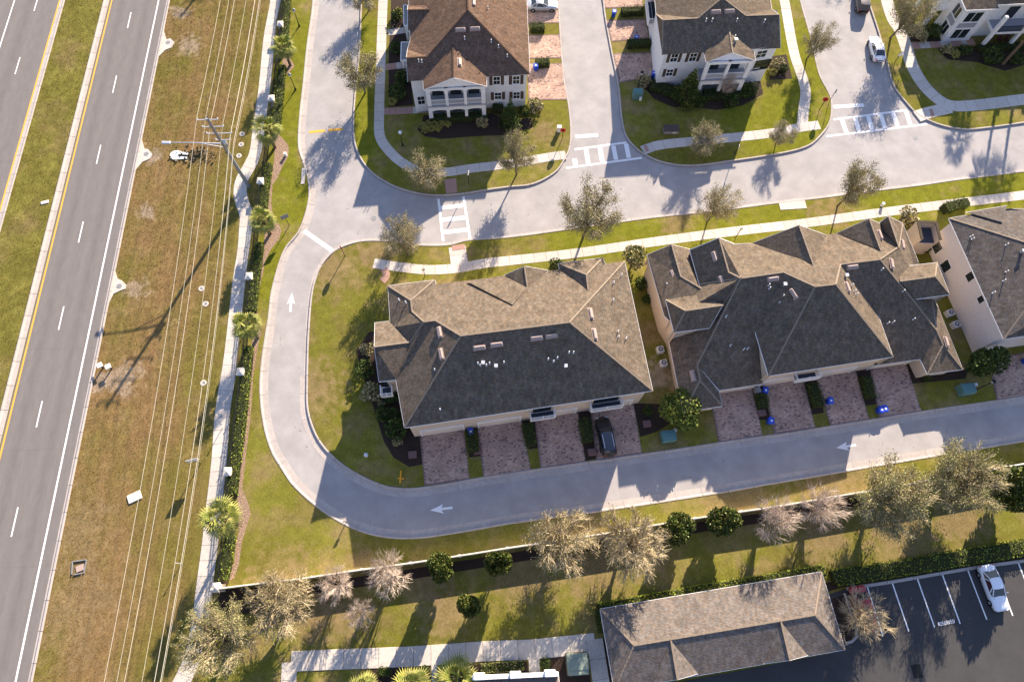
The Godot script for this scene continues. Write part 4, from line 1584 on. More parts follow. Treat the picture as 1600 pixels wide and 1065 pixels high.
	lawn("middle_lawn", [11.79, -103.67, 12.29, -86.72, 12.51, -83.18, 13.36, -75.94, 14.15, -69.89, 14.45, -64.04, 15.09, -60.74, 17.13, -58.22, 20.04, -56.73, 23.88, -56.39, 29.74, -57.44, 36.73, -59, 40.52, -60.39, 42.63, -62.39, 44.01, -64.4, 44.64, -66.4, 44.89, -69.18, 43.88, -73.15, 43.57, -80.16, 42.96, -88.08, 42.57, -105.12])
	kerb("estate_kerb", P2([52.76, -105.6, 53.45, -88.54, 53.94, -81.92, 54.18, -75.6, 54.39, -71.57, 55.68, -68.46, 56.88, -66.56, 59.35, -64.92, 62.84, -64.1, 66.01, -64.45, 71.94, -65.62, 86.54, -68.57]), -1.0, 0.55, M.gutter)
	lawn("east_lawn", [52.76, -105.6, 53.45, -88.54, 53.94, -81.92, 54.18, -75.6, 54.39, -71.57, 55.68, -68.46, 56.88, -66.56, 59.35, -64.92, 62.84, -64.1, 66.01, -64.45, 71.94, -65.62, 86.54, -68.57, 98.57, -107.75])
	# pavements of cast slabs
	walk("pavement", P2([-39.14, -98.33, -37.83, -84.5, -37.6, -77.17, -36.74, -67.78, -36.28, -59.99, -36.09, -56.11, -36.61, -53.77, -37.14, -51.88, -37.07, -49.95, -36.49, -48.26, -35.58, -46.32, -35.28, -44.19, -34.94, -41.44, -34.76, -37.47, -34.41, -33.02, -33.84, -25.69, -33.62, -19.88, -32.91, -13.88, -32.45, -8.21, -32.13, -4.49, -31.87, -0.26, -31.61, 2.86, -31.73, 6.32, -32.37, 8.57, -33.51, 11.73]), 1.75, 0.03, 1.6, M.concrete, 0.1)
	walk("pavement", P2([-18.04, -39.74, -15.05, -39.38, -11.25, -39.06, -7.67, -39.38, -3.86, -40.26, -0.34, -40.81, 7.42, -42.08, 14.43, -43.47, 17.21, -44.05, 27.41, -45.97, 38.54, -47.86, 49.72, -50.02, 59.35, -51.74, 68.83, -53.38, 82.66, -55.93]), 1.35, LAWN + 0.02, 1.6, M.concrete)
	walk("pavement", P2([-7.54, -42.56, -7.06, -40.05]), 2.2, LAWN + 0.024, 1.3, M.concrete)
	walk("pavement", P2([-22.34, -99.11, -21.48, -85.23, -20.52, -72.49, -19.7, -62.32, -19.22, -59.36, -17.64, -57.05, -15.67, -55.22, -13.12, -54.06, -9.98, -53.98, -6.19, -54.79, -2.36, -55.46, 1.39, -56.32, 4.95, -57.2, 6.58, -57.48]), 1.4, LAWN + 0.02, 1.6, M.concrete)
	walk("pavement", P2([17.24, -58.65, 18.69, -59.36, 20.2, -59.8, 24.47, -60.51, 35.05, -62.24, 39.24, -63.37, 42.51, -64.06]), 1.5, LAWN + 0.02, 1.6, M.concrete)
	walk("pavement", P2([40.01, -102.01, 40.4, -87.96, 40.58, -77.1, 41.35, -70.44, 40.54, -66.35, 40.01, -63.73]), 1.5, LAWN + 0.024, 1.6, M.concrete)
	walk("pavement", P2([56.5, -102.78, 56.4, -88.67, 56.68, -84.19, 57.26, -82.54, 57.64, -78.88, 57.88, -75.34, 58.81, -71.93, 60.35, -69.41, 61.99, -68.3, 64.8, -68.37, 73.02, -69.87, 87.78, -72.6]), 1.9, LAWN + 0.02, 1.6, M.concrete)
	walk("pavement", P2([56.7, -66.1, 58.49, -66.85, 61.84, -67.91]), 1.9, LAWN + 0.026, 1.6, M.concrete)
	setting("brick_ramp", flat_poly(P2([-9.86, -52.84, -9.49, -50.61, -8.04, -50.77, -8.27, -53.06]), LAWN + 0.03), M.brick_ramp)
	setting("brick_ramp", flat_poly(P2([-8.21, -42.67, -6.56, -42.97, -6.48, -42.22, -8.08, -41.92]), LAWN + 0.045), M.brick_ramp)
	setting("brick_ramp", flat_poly(P2([17.36, -59.41, 17.81, -59.65, 18.13, -58.69, 17.67, -58.35]), LAWN + 0.045), M.brick_ramp)
	setting("brick_ramp", flat_poly(P2([58.7, -67.43, 59.19, -67.57, 59.3, -66.32, 58.77, -65.96]), LAWN + 0.045), M.brick_ramp)
	# paths to the doors of the corner house
	for p in [[-19.18, -63.91, -13.06, -64.5], [-19.81, -71.92, -16.68, -72.53], [-20.09, -78.56, -16.8, -79.33]]:
		walk("paver_path", P2(p), 1.2, LAWN + 0.022, 0.8, [M.brick_ramp, M.concrete[3]])
	walk("paver_path", P2([58.1, -79.28, 63.03, -79.86, 68.2, -80.59]), 1.2, LAWN + 0.022, 0.8, [M.brick_ramp, M.concrete[3]])
	walk("paver_path", P2([-16.71, -37.22, -16.22, -37.97, -16.65, -39.05]), 0.9, LAWN + 0.022, 0.8, [M.brick_ramp])
	# lower pavement, south of the wall
	walk("lower_pavement", P2([-21.63, 6.37, -17.34, 6.07, -12.1, 5.74, -7.12, 5.35, -1.6, 4.82, 3.04, 4.51, 6.35, 4.11, 9.69, 3.7]), 1.9, 0.05, 1.8, M.concrete, 0.09)
	walk("lower_pavement", P2([-21.75, 6.44, -21.51, 8.83, -21.37, 11.39]), 1.55, 0.046, 1.8, M.concrete, 0.09)
	walk("lower_pavement", P2([9.62, 3.34, 9.92, 5.26, 10.34, 7.9, 10.75, 9.89]), 1.7, 0.046, 1.8, M.concrete, 0.09)
	walk("lower_pavement", P2([3.31, 4.86, 3.48, 7.34]), 1.15, 0.044, 1.8, M.concrete, 0.09)
	walk("lower_pavement", P2([-6.96, 5.76, -6.57, 9.26]), 0.6, 0.044, 1.8, M.concrete, 0.09)
	bed("mulch_bed", [4.04, 5.32, 8.81, 4.64, 9.35, 8.22, 4.42, 8.65], M.mulch, 0.0)
	bed("mulch_bed", [-6.45, 6.4, 2.66, 5.66, 2.98, 8.11, -6.08, 8.95], M.mulch, 0.0)
	bed("mulch_bed", [-13.31, 6.78, -7.31, 6.37, -6.98, 8.98, -12.7, 9.43], M.mulch, 0.0)
	bed("mulch_bed", [-30.47, -0.24, -21.66, -0.96, -10.22, -2.93, 0.76, -4.99, 10.2, -6.69, 21.04, -8.81, 29.23, -10.18, 38.66, -11.89, 56.11, -15.41, 55.88, -14.46, 38.67, -11.05, 29.12, -9.14, 21.18, -7.72, 10.18, -5.62, 0.79, -3.93, -10.13, -1.89, -21.51, 0.12, -23.92, 2.01, -29.62, 2.06], M.mulch, 0.0)
	bed("mulch_bed", [10.22, 3.44, 10.56, 3.07, 11.89, 8.14, 11.43, 8.44], M.mulch, 0.0)
	# parking court
	setting("parking_court", flat_poly(P2([34.45, -1.66, 36.33, -2.29, 41.65, -3.2, 51.24, -4.97, 56.76, -5.84, 67.82, -7.63, 61.35, 13.44, 7.63, 14.95, 9.61, 8.79, 34.31, 3.94]), 0.0), M.lot)
	kerb("court_kerb", P2([67.9, -7.9, 56.81, -6.01, 51.28, -5.14, 41.68, -3.36, 36.78, -2.53]), -1.0, 0.3, M.gutter)
	bed("mulch_bed", [34.5, -1.98, 36.51, -2.59, 41.7, -3.46, 51.3, -5.24, 56.83, -6.11, 67.95, -8.04, 68.18, -8.79, 57.03, -6.88, 51.47, -5.97, 41.83, -4.22, 34.64, -2.95], M.mulch, 0.02)
	setting("tree_island", flat_poly(P2([35.09, -1.36, 36.38, -1.72, 36.98, 2.21, 36.21, 2.85, 35.68, 2.87]), 0.10, 0.12), M.mulch)
	kerb("court_kerb", P2([36.42, -1.97, 36.79, 0.05, 37.13, 1.72, 36.8, 2.53, 35.81, 2.86]), -1.0, 0.22, M.gutter)
	i = 0
	for l in [[39.11, -2.7, 39.96, 2.13], [41.87, -3.26, 42.77, 1.6], [44.69, -3.72, 45.58, 1.12], [47.52, -4.16, 48.38, 0.7], [50.41, -4.66, 51.32, 0.2], [53.36, -5.23, 54.19, -0.26], [56.13, -5.65, 56.96, -0.69]]:
		tag(obj("bay_line", ribbon(P2(l), 0.14, 0.010), M.white_paint), "white parking bay line, %s from the tree island" % ["first", "second", "third", "fourth", "fifth", "sixth", "seventh"][i], "road marking", "parking bay lines")
		i += 1
	var tm := TextMesh.new()
	var f := SystemFont.new()
	f.font_names = PackedStringArray(["Droid Sans"])
	f.font_weight = 700
	tm.font = f
	tm.text = "RESERVED"
	tm.font_size = 64
	tm.pixel_size = 0.0062
	tm.depth = 0.004
	var tx := obj("bay_lettering", tm, M.white_paint)
	var ta := Vector3(45.93, 0, 0.86)
	var tb := Vector3(47.95, 0, 0.43)
	tx.position = (ta + tb) * 0.5 + Vector3(0, 0.014, 0)
	tx.basis = Basis(Vector3.UP, atan2(-(tb.z - ta.z), tb.x - ta.x)) * Basis(Vector3.RIGHT, -PI / 2) * Basis.from_scale(Vector3(1.0, 1.25, 1.0))
	tag(tx, "white RESERVED lettering painted in a parking bay", "road marking")
	# painted marks of the estate
	tag(obj("stop_line", ribbon(P2([-27.68, -44.24, -23.5, -41.35]), 0.6, 0.012), M.white_paint), "white stop bar where the loop meets the street", "road marking")
	tag(obj("stop_line", ribbon(P2([7.92, -60.73, 11.11, -61.13]), 0.6, 0.012), M.white_paint), "white stop bar above the crossing of the middle street", "road marking")
	tag(obj("stop_line", ribbon(P2([45.05, -67.45, 49.51, -67.98]), 0.6, 0.012), M.white_paint), "white stop bar on the street of the white and dark cars", "road marking")
	arrow("lane_arrow", "white arrow pointing up the loop, left of the lawn", Vector3(-27.87, 0, -35.24), Vector3(-27.68, 0, -32.65))
	arrow("lane_arrow", "white arrow in shade below the first drive, pointing left", Vector3(-8.49, 0, -9.18), Vector3(-6.02, 0, -9.56))
	arrow("lane_arrow", "white arrow on the alley, half in sun, pointing left", Vector3(38.03, 0, -17.75), Vector3(40.37, 0, -18.16))
	tag(obj("yellow_bar", ribbon(P2([-29.27, -60, -27.09, -60.36]), 0.42, 0.012), M.yellow_paint), "yellow bar painted on the west street, left piece", "road marking")
	tag(obj("yellow_bar", ribbon(P2([-26.61, -60.43, -24.63, -60.73]), 0.42, 0.012), M.yellow_paint), "yellow bar painted on the west street, right piece half in shade", "road marking")
	crosswalk("white ladder crossing between the corner lawn and the townhouse walk", [[-10.47, -49.81, -9.38, -43.34], [-7.15, -50.29, -5.91, -43.9]], [[-10.23, -48.37, -6.95, -48.95], [-9.89, -46.56, -6.58, -47.03], [-9.51, -44.68, -6.19, -45.24]])
	crosswalk("white ladder crossing at the foot of the middle street", [[7.82, -58.55, 15.06, -60.03], [6.62, -55.41, 17.1, -57.52]], [[7.77, -57.21, 7.94, -55.73], [9.38, -58.77, 9.7, -56.12], [11.3, -59.17, 11.64, -56.51], [13.17, -59.57, 13.55, -56.9], [14.97, -59.97, 15.32, -57.29]])
	crosswalk("white ladder crossing under a tree shadow, right street", [[44.67, -65.16, 55.55, -67.31], [43.24, -62.2, 58.01, -64.91]], [[45.89, -65.43, 46.28, -62.65], [47.87, -65.8, 48.1, -63], [49.8, -66.16, 50, -63.3], [51.66, -66.58, 51.86, -63.6], [53.46, -66.93, 53.75, -64.01], [55.41, -67.3, 55.6, -64.42]])
	# drives of clay pavers
	pavers("driveway", "clay paver drive of the left end townhouse", [-10.38, -17.91, -5.27, -18.84, -4.3, -12.68, -9.31, -11.84], LAWN + 0.03, 1)
	pavers("driveway", "clay paver drive second from the left", [-3.83, -19.27, 1.38, -20.17, 2.63, -13.92, -2.72, -12.95], LAWN + 0.03, 2)
	pavers("driveway", "clay paver drive third from the left, mottled dark", [2.89, -20.11, 8, -21.06, 8.87, -15.11, 3.72, -14.17], LAWN + 0.03, 3)
	pavers("driveway", "clay paver drive under the black car", [9.47, -21.34, 14.61, -22.3, 15.38, -16.29, 10.13, -15.3], LAWN + 0.03, 4)
	pavers("driveway", "clay paver drive beside the bright green tree", [23.66, -24.03, 28.88, -24.93, 29.56, -18.82, 24.33, -17.85], LAWN + 0.03, 5)
	pavers("driveway", "clay paver drive below the tower roof of the big townhouse", [30.27, -25.3, 35.23, -26.2, 35.84, -19.99, 30.93, -19.06], LAWN + 0.03, 6)
	pavers("driveway", "clay paver drive with a blue bin at its left edge", [36.73, -26.42, 41.75, -27.33, 42.36, -21.21, 37.66, -20.32], LAWN + 0.03, 7)
	pavers("driveway", "clay paver drive at the right end of the big townhouse", [43.51, -27.63, 48.02, -28.45, 48.78, -22.4, 43.57, -21.44], LAWN + 0.03, 8)
	pavers("driveway", "clay paver drive of the pale stucco house", [58.29, -29.47, 64.65, -30.7, 64.76, -25.2, 58.06, -24.05], LAWN + 0.03, 9)
	pavers("driveway", "sunlit paver drive at the right of the corner house", [0.83, -73.51, 6.14, -73.74, 6.85, -67.03, 1.26, -66.74], LAWN + 0.03, 10)
	pavers("driveway", "paver drive with a blue bin on its upper edge", [0.71, -78.95, 5.6, -79.29, 6.05, -74.71, 0.81, -74.36], LAWN + 0.03, 11)
	pavers("driveway", "paver drive under the silver car", [-0.02, -89.13, 5.26, -89.37, 5.59, -81.58, 0.56, -81.24], LAWN + 0.03, 12)
	pavers("driveway", "shaded paver drive nearest the lamp, left of the middle house", [13.55, -75.89, 19.31, -76.38, 20.14, -72.04, 14.34, -70.43], LAWN + 0.03, 13)
	pavers("driveway", "shaded paver drive second up, left of the middle house", [12.69, -82.41, 18.65, -82.93, 19.05, -78.98, 13.37, -78.24], LAWN + 0.03, 14)
	pavers("driveway", "shaded paver drive at the top, left of the middle house", [11.77, -90.76, 18.2, -91.18, 18.46, -85.4, 12.35, -84.87], LAWN + 0.03, 15)
	# mulch beds
	bed("mulch_bed", [-18.93, -27.77, -17.64, -30.17, -15.51, -30.93, -15.72, -23.8, -13.42, -23.72, -11.16, -17.88, -10.24, -17.61, -9.54, -14.29, -11.18, -13.87, -13.1, -14.9, -14.39, -16.72, -15.9, -20.48, -17.86, -25.18], M.mulch)
	bed("mulch_bed", [-5.24, -18.99, -3.83, -19.27, -2.8, -15.46, -4.47, -15.19], M.mulch)
	bed("mulch_bed", [1.38, -20.14, 2.88, -20.26, 3.5, -16.56, 2.33, -16.37], M.mulch)
	bed("mulch_bed", [8, -21.06, 9.47, -21.34, 10.06, -15.52, 8.81, -15.26], M.mulch)
	bed("mulch_bed", [14.57, -22.3, 18.59, -22.28, 19.07, -20.11, 17.14, -18.9, 15.24, -18.23], M.mulch)
	bed("mulch_bed", [28.88, -24.93, 30.3, -25.22, 30.65, -20.89, 29.35, -20.69], M.mulch)
	bed("mulch_bed", [35.27, -26.2, 36.78, -26.5, 37.13, -21.89, 35.65, -21.6], M.mulch)
	bed("mulch_bed", [41.79, -27.33, 43.55, -27.63, 43.63, -23.13, 42.15, -22.92], M.mulch)
	bed("mulch_bed", [48.19, -28.29, 55.51, -27.88, 54.94, -26.72, 48.11, -25.84], M.mulch)
	bed("mulch_bed", [-13.62, -62.45, -13.52, -63.47, -3.96, -64.19, -1.01, -62.97, 1.68, -63.64, 1.9, -61.97, -1.83, -60.5, -6.29, -60.1, -10.71, -59.49, -13.05, -59.83, -14.21, -60.88], M.mulch)
	bed("mulch_bed", [-19.35, -72.06, -16.29, -72.31, -15.12, -65.21, -18.54, -64.73], M.mulch)
	bed("mulch_bed", [-19.78, -78.32, -17.06, -78.94, -16.33, -72.79, -19.39, -72.42], M.mulch)
	bed("mulch_bed", [-20.7, -90.67, -17.9, -90.8, -16.92, -79.58, -19.76, -79.08], M.mulch)
	bed("mulch_bed", [17.36, -70.5, 20.23, -71.92, 27.54, -69.86, 34.97, -71.59, 35.09, -69.24, 31.91, -67.03, 28.16, -66.07, 25.25, -66.41, 21.77, -66.38, 19.27, -67.66], M.mulch)
	bed("mulch_bed", [36.61, -76.25, 39.35, -76.86, 39.72, -72.26, 36.31, -71.88], M.mulch)
	bed("mulch_bed", [58.36, -84.79, 63.29, -81.14, 63.13, -80.37, 58.27, -80.16], M.mulch)
	bed("mulch_bed", [62.19, -79.08, 68.75, -79.61, 77.65, -80.49, 76.79, -77.21, 71.49, -75.04, 67.58, -76.58, 63.37, -76.89], M.mulch)
	# straw mulch strip beside the long hedge
	bed("pine_straw", [-38.33, -98.37, -35.79, -84.59, -35.09, -78.8, -34.42, -73.85, -33.67, -72.66, -32.95, -71.61, -33.45, -70.63, -33.99, -69.89, -34.04, -67.89, -33.77, -64.45, -33.69, -60.53, -33.22, -59.24, -32.04, -57.98, -31.56, -57.14, -31.5, -55.65, -32.02, -53.95, -32.36, -52.27, -32.85, -51.02, -32.56, -48.21, -31.79, -45.58, -30.93, -44.93, -30.53, -43.98, -30.67, -42.74, -31.43, -41.29, -31.89, -39.59, -31.9, -37.76, -31.97, -35.77, -31.84, -33.12, -31.31, -30.97, -30.68, -29.54, -30.8, -28.44, -30.83, -26.36, -30.72, -23.93, -30.39, -21.16, -30.14, -18.46, -29.98, -15.45, -29.76, -12.17, -29.64, -10.75, -28.75, -9.37, -28.25, -8.14, -28.51, -6.42, -28.67, -4.93, -28.58, -2.95, -28.8, -1.51, -30.22, -0.31, -30.33, -1.59, -29.13, -2.93, -29.29, -4.91, -29.21, -6.4, -29.7, -8.3, -30.35, -11.08, -30.56, -15.43, -30.8, -18.82, -31.11, -23.11, -31.52, -27.17, -31.87, -30.52, -32.55, -33.09, -32.53, -36.64, -32.55, -38.65, -32.41, -41.25, -32.63, -43.52, -32.87, -47.01, -33.28, -52.03, -33.27, -54.63, -33.52, -57.28, -34.22, -60.51, -34.41, -64.99, -34.5, -69.04, -34.88, -72.61, -35.08, -76.91, -35.48, -80.69], M.straw)

func buildings():
	var b: Node3D
	b = building("townhouse_row", "long townhouse row with tan and dark hip roofs, black car on its drive", "townhouse", M.wall_beige, M.roof_tan, M.trim, 6.2, [-14.16, -33.37, -9.52, -34.18, -9.3, -33.61, 12.7, -37.44, 15.15, -22.32, -10.89, -17.4, -12.31, -22.73, -14.11, -22.45, -15.17, -28.63, -13.42, -28.89],
		[[-11.18, 6.2, -16.94, 15.61, 6.2, -21.99, 6.1, 10.41, -28.02, -5.46, 10.15, -26.16],
		[15.61, 6.2, -21.99, 13.03, 6.2, -37.9, 6.1, 10.41, -28.02],
		[-9.04, 6.2, -34.06, 13.03, 6.2, -37.9, 6.1, 10.41, -28.02, -5.46, 10.15, -26.16, -8.47, 8.9, -28.38, -9.68, 8.88, -28.15, -11.3, 7.56, -29.95],
		[-11.18, 6.2, -16.94, -12.61, 6.2, -22.28, -8.47, 8.9, -28.38, -5.46, 10.15, -26.16],
		[-14.44, 6.2, -21.99, -12.61, 6.2, -22.28, -8.47, 8.9, -28.38, -9.68, 8.88, -28.15, -11.23, 7.31, -26.34, -15, 7.93, -25.41],
		[-14.62, 6.2, -33.69, -13.8, 6.2, -28.4, -11.23, 7.31, -26.34, -9.68, 8.88, -28.15, -11.3, 7.56, -29.95, -11.56, 7.53, -31.3],
		[-14.62, 6.2, -33.69, -9.26, 6.2, -34.63, -11.56, 7.53, -31.3],
		[-9.26, 6.2, -34.63, -9.04, 6.2, -34.06, -11.3, 7.56, -29.95, -11.56, 7.53, -31.3],
		[-15.63, 6.2, -28.97, -15, 7.93, -25.41, -11.23, 7.31, -26.34, -14.1, 6.2, -29.22],
		[-1.15, 6.23, -35.54, 1.17, 7.44, -36.15, 1.58, 7.39, -33.49],
		[1.17, 7.44, -36.15, 3.94, 6.23, -36.36, 1.58, 7.39, -33.49],
		[-5.49, 6.58, -34.39, -1.26, 6.25, -35.46, 1.55, 7.49, -33.38, -0.06, 8.8, -30.57],
		[5.16, 6.2, -37.36, 10.44, 6.2, -38.28, 8.24, 8.22, -34.92],
		[5.16, 6.2, -37.36, 8.24, 8.22, -34.92, 8.42, 8.22, -33.02, 5.45, 6.2, -35.93],
		[10.44, 6.2, -38.28, 10.78, 6.2, -37.31, 8.42, 8.22, -33.02, 8.24, 8.22, -34.92]],
		[[6.1, 10.41, -28.02, 15.61, 6.2, -21.99], [6.1, 10.41, -28.02, -5.46, 10.15, -26.16], [-5.46, 10.15, -26.16, -11.18, 6.2, -16.94], [6.1, 10.41, -28.02, 13.03, 6.2, -37.9], [-5.46, 10.15, -26.16, -8.47, 8.9, -28.38], [-9.68, 8.88, -28.15, -8.47, 8.9, -28.38], [-9.68, 8.88, -28.15, -11.3, 7.56, -29.95], [-9.68, 8.88, -28.15, -11.23, 7.31, -26.34], [-15, 7.93, -25.41, -11.23, 7.31, -26.34], [-11.3, 7.56, -29.95, -11.56, 7.53, -31.3], [-14.62, 6.2, -33.69, -11.56, 7.53, -31.3], [-9.26, 6.2, -34.63, -11.56, 7.53, -31.3], [1.17, 7.44, -36.15, 1.58, 7.39, -33.49], [8.24, 8.22, -34.92, 10.44, 6.2, -38.28], [8.24, 8.22, -34.92, 5.16, 6.2, -37.36], [8.24, 8.22, -34.92, 8.42, 8.22, -33.02]],
		[[-11.18, 6.2, -16.94, 15.61, 6.2, -21.99, -0.19, -0, -0.98], [13.03, 6.2, -37.9, 15.61, 6.2, -21.99, -0.99, 0, 0.16], [-12.61, 6.2, -22.28, -11.18, 6.2, -16.94, 0.97, -0, -0.26], [-12.61, 6.2, -22.28, -14.44, 6.2, -21.99, -0.15, 0, -0.99], [-15, 7.93, -25.41, -14.44, 6.2, -21.99, 0.99, -0, -0.16], [-14.62, 6.2, -33.69, -13.8, 6.2, -28.4, 0.99, -0, -0.15], [-14.62, 6.2, -33.69, -9.26, 6.2, -34.63, 0.17, 0, 0.98], [-9.04, 6.2, -34.06, -9.26, 6.2, -34.63, -0.93, -0, 0.36], [-15, 7.93, -25.41, -15.63, 6.2, -28.97, 0.98, 0, -0.17], [-14.1, 6.2, -29.22, -15.63, 6.2, -28.97, 0.16, -0, 0.99], [-1.15, 6.23, -35.54, 1.17, 7.44, -36.15, 0.25, 0, 0.97], [3.94, 6.23, -36.36, 1.17, 7.44, -36.15, 0.08, -0, 1], [5.16, 6.2, -37.36, 10.44, 6.2, -38.28, 0.17, 0, 0.99], [5.16, 6.2, -37.36, 5.45, 6.2, -35.93, 0.98, -0, -0.2], [10.78, 6.2, -37.31, 10.44, 6.2, -38.28, -0.95, -0, 0.33]],
		[],
		[[-3.45, 9.59, -25.07, 0.08, 0.89, 0.45, 1], [-1.63, 9.63, -25.48, 0.08, 0.89, 0.45, 1], [2.63, 9.69, -26.34, 0.08, 0.89, 0.45, 1], [4.24, 9.7, -26.65, 0.08, 0.89, 0.45, 1], [8.54, 9.07, -29.68, 0.44, 0.89, -0.07, 2], [8.93, 9.07, -27.26, 0.44, 0.89, -0.07, 2], [-7.86, 9.05, -26.9, -0.44, 0.89, 0.11, 2], [-7.53, 8.91, -24.45, -0.44, 0.89, 0.11, 2], [-3, 8.77, -23.56, 0.08, 0.89, 0.45, 4], [-1.62, 8.53, -23.33, 0.08, 0.89, 0.45, 4], [5.86, 8.07, -23.75, 0.08, 0.89, 0.45, 4], [-3.54, 8.81, -23.53, 0.08, 0.89, 0.45, 3], [-3.3, 8.7, -23.36, 0.08, 0.89, 0.45, 3], [-2.65, 8.66, -23.4, 0.08, 0.89, 0.45, 3], [-2.31, 8.73, -23.6, 0.08, 0.89, 0.45, 3], [-0.78, 8.68, -23.78, 0.08, 0.89, 0.45, 3], [-7.43, 6.78, -18.88, 0.08, 0.89, 0.45, 3], [3.96, 8.55, -24.36, 0.08, 0.89, 0.45, 3], [4.55, 8.4, -24.17, 0.08, 0.89, 0.45, 3], [4.95, 8.55, -24.54, 0.08, 0.89, 0.45, 3], [6.18, 8.74, -25.13, 0.08, 0.89, 0.45, 3], [6.66, 8.71, -25.16, 0.08, 0.89, 0.45, 3], [-13.02, 6.86, -31.56, -0.52, 0.85, 0.08, 3], [-12.14, 7.34, -31.04, -0.52, 0.85, 0.08, 3], [-8.14, 8.41, -22.78, -0.44, 0.89, 0.11, 3], [12.51, 6.62, -35.8, 0.44, 0.89, -0.07, 3], [11.46, 7.25, -34.45, 0.44, 0.89, -0.07, 3], [11.31, 7.51, -32.13, 0.44, 0.89, -0.07, 3], [11.73, 7.61, -28.26, 0.44, 0.89, -0.07, 3], [11.78, 7.64, -27.6, 0.44, 0.89, -0.07, 3], [12.67, 7.2, -27.61, 0.44, 0.89, -0.07, 3]],
		[[-15.63, 6.2, -28.97, -14.44, 6.2, -21.99, -15, 7.93, -25.41],
		[-1.15, 6.23, -35.54, 3.94, 6.23, -36.36, 1.17, 7.44, -36.15]])
	balcony(b, Vector3(2.25, 2.2, -19.88), Vector3(4.96, 2.05, -20.39), 0.95, 2.95)
	balcony(b, Vector3(9.04, 1.68, -21.16), Vector3(12.57, 1.52, -21.83), 0.95, 2.95)
	for p in [Vector3(-7.62, 2.36, -18.01), Vector3(-1.16, 2.22, -19.23), Vector3(5.26, 1.87, -20.45), Vector3(11.77, 1.81, -21.68)]:
		window(b, p - b.position, Vector2(0.186, 0.983), 4.7, 2.2, 3)
	for p in [Vector3(-14.14, 3.19, -22.44)]:
		balcony(b, Vector3(-14.75, 3.42, -22.35), Vector3(-13.52, 3.44, -22.54), 1.2, 2.95)
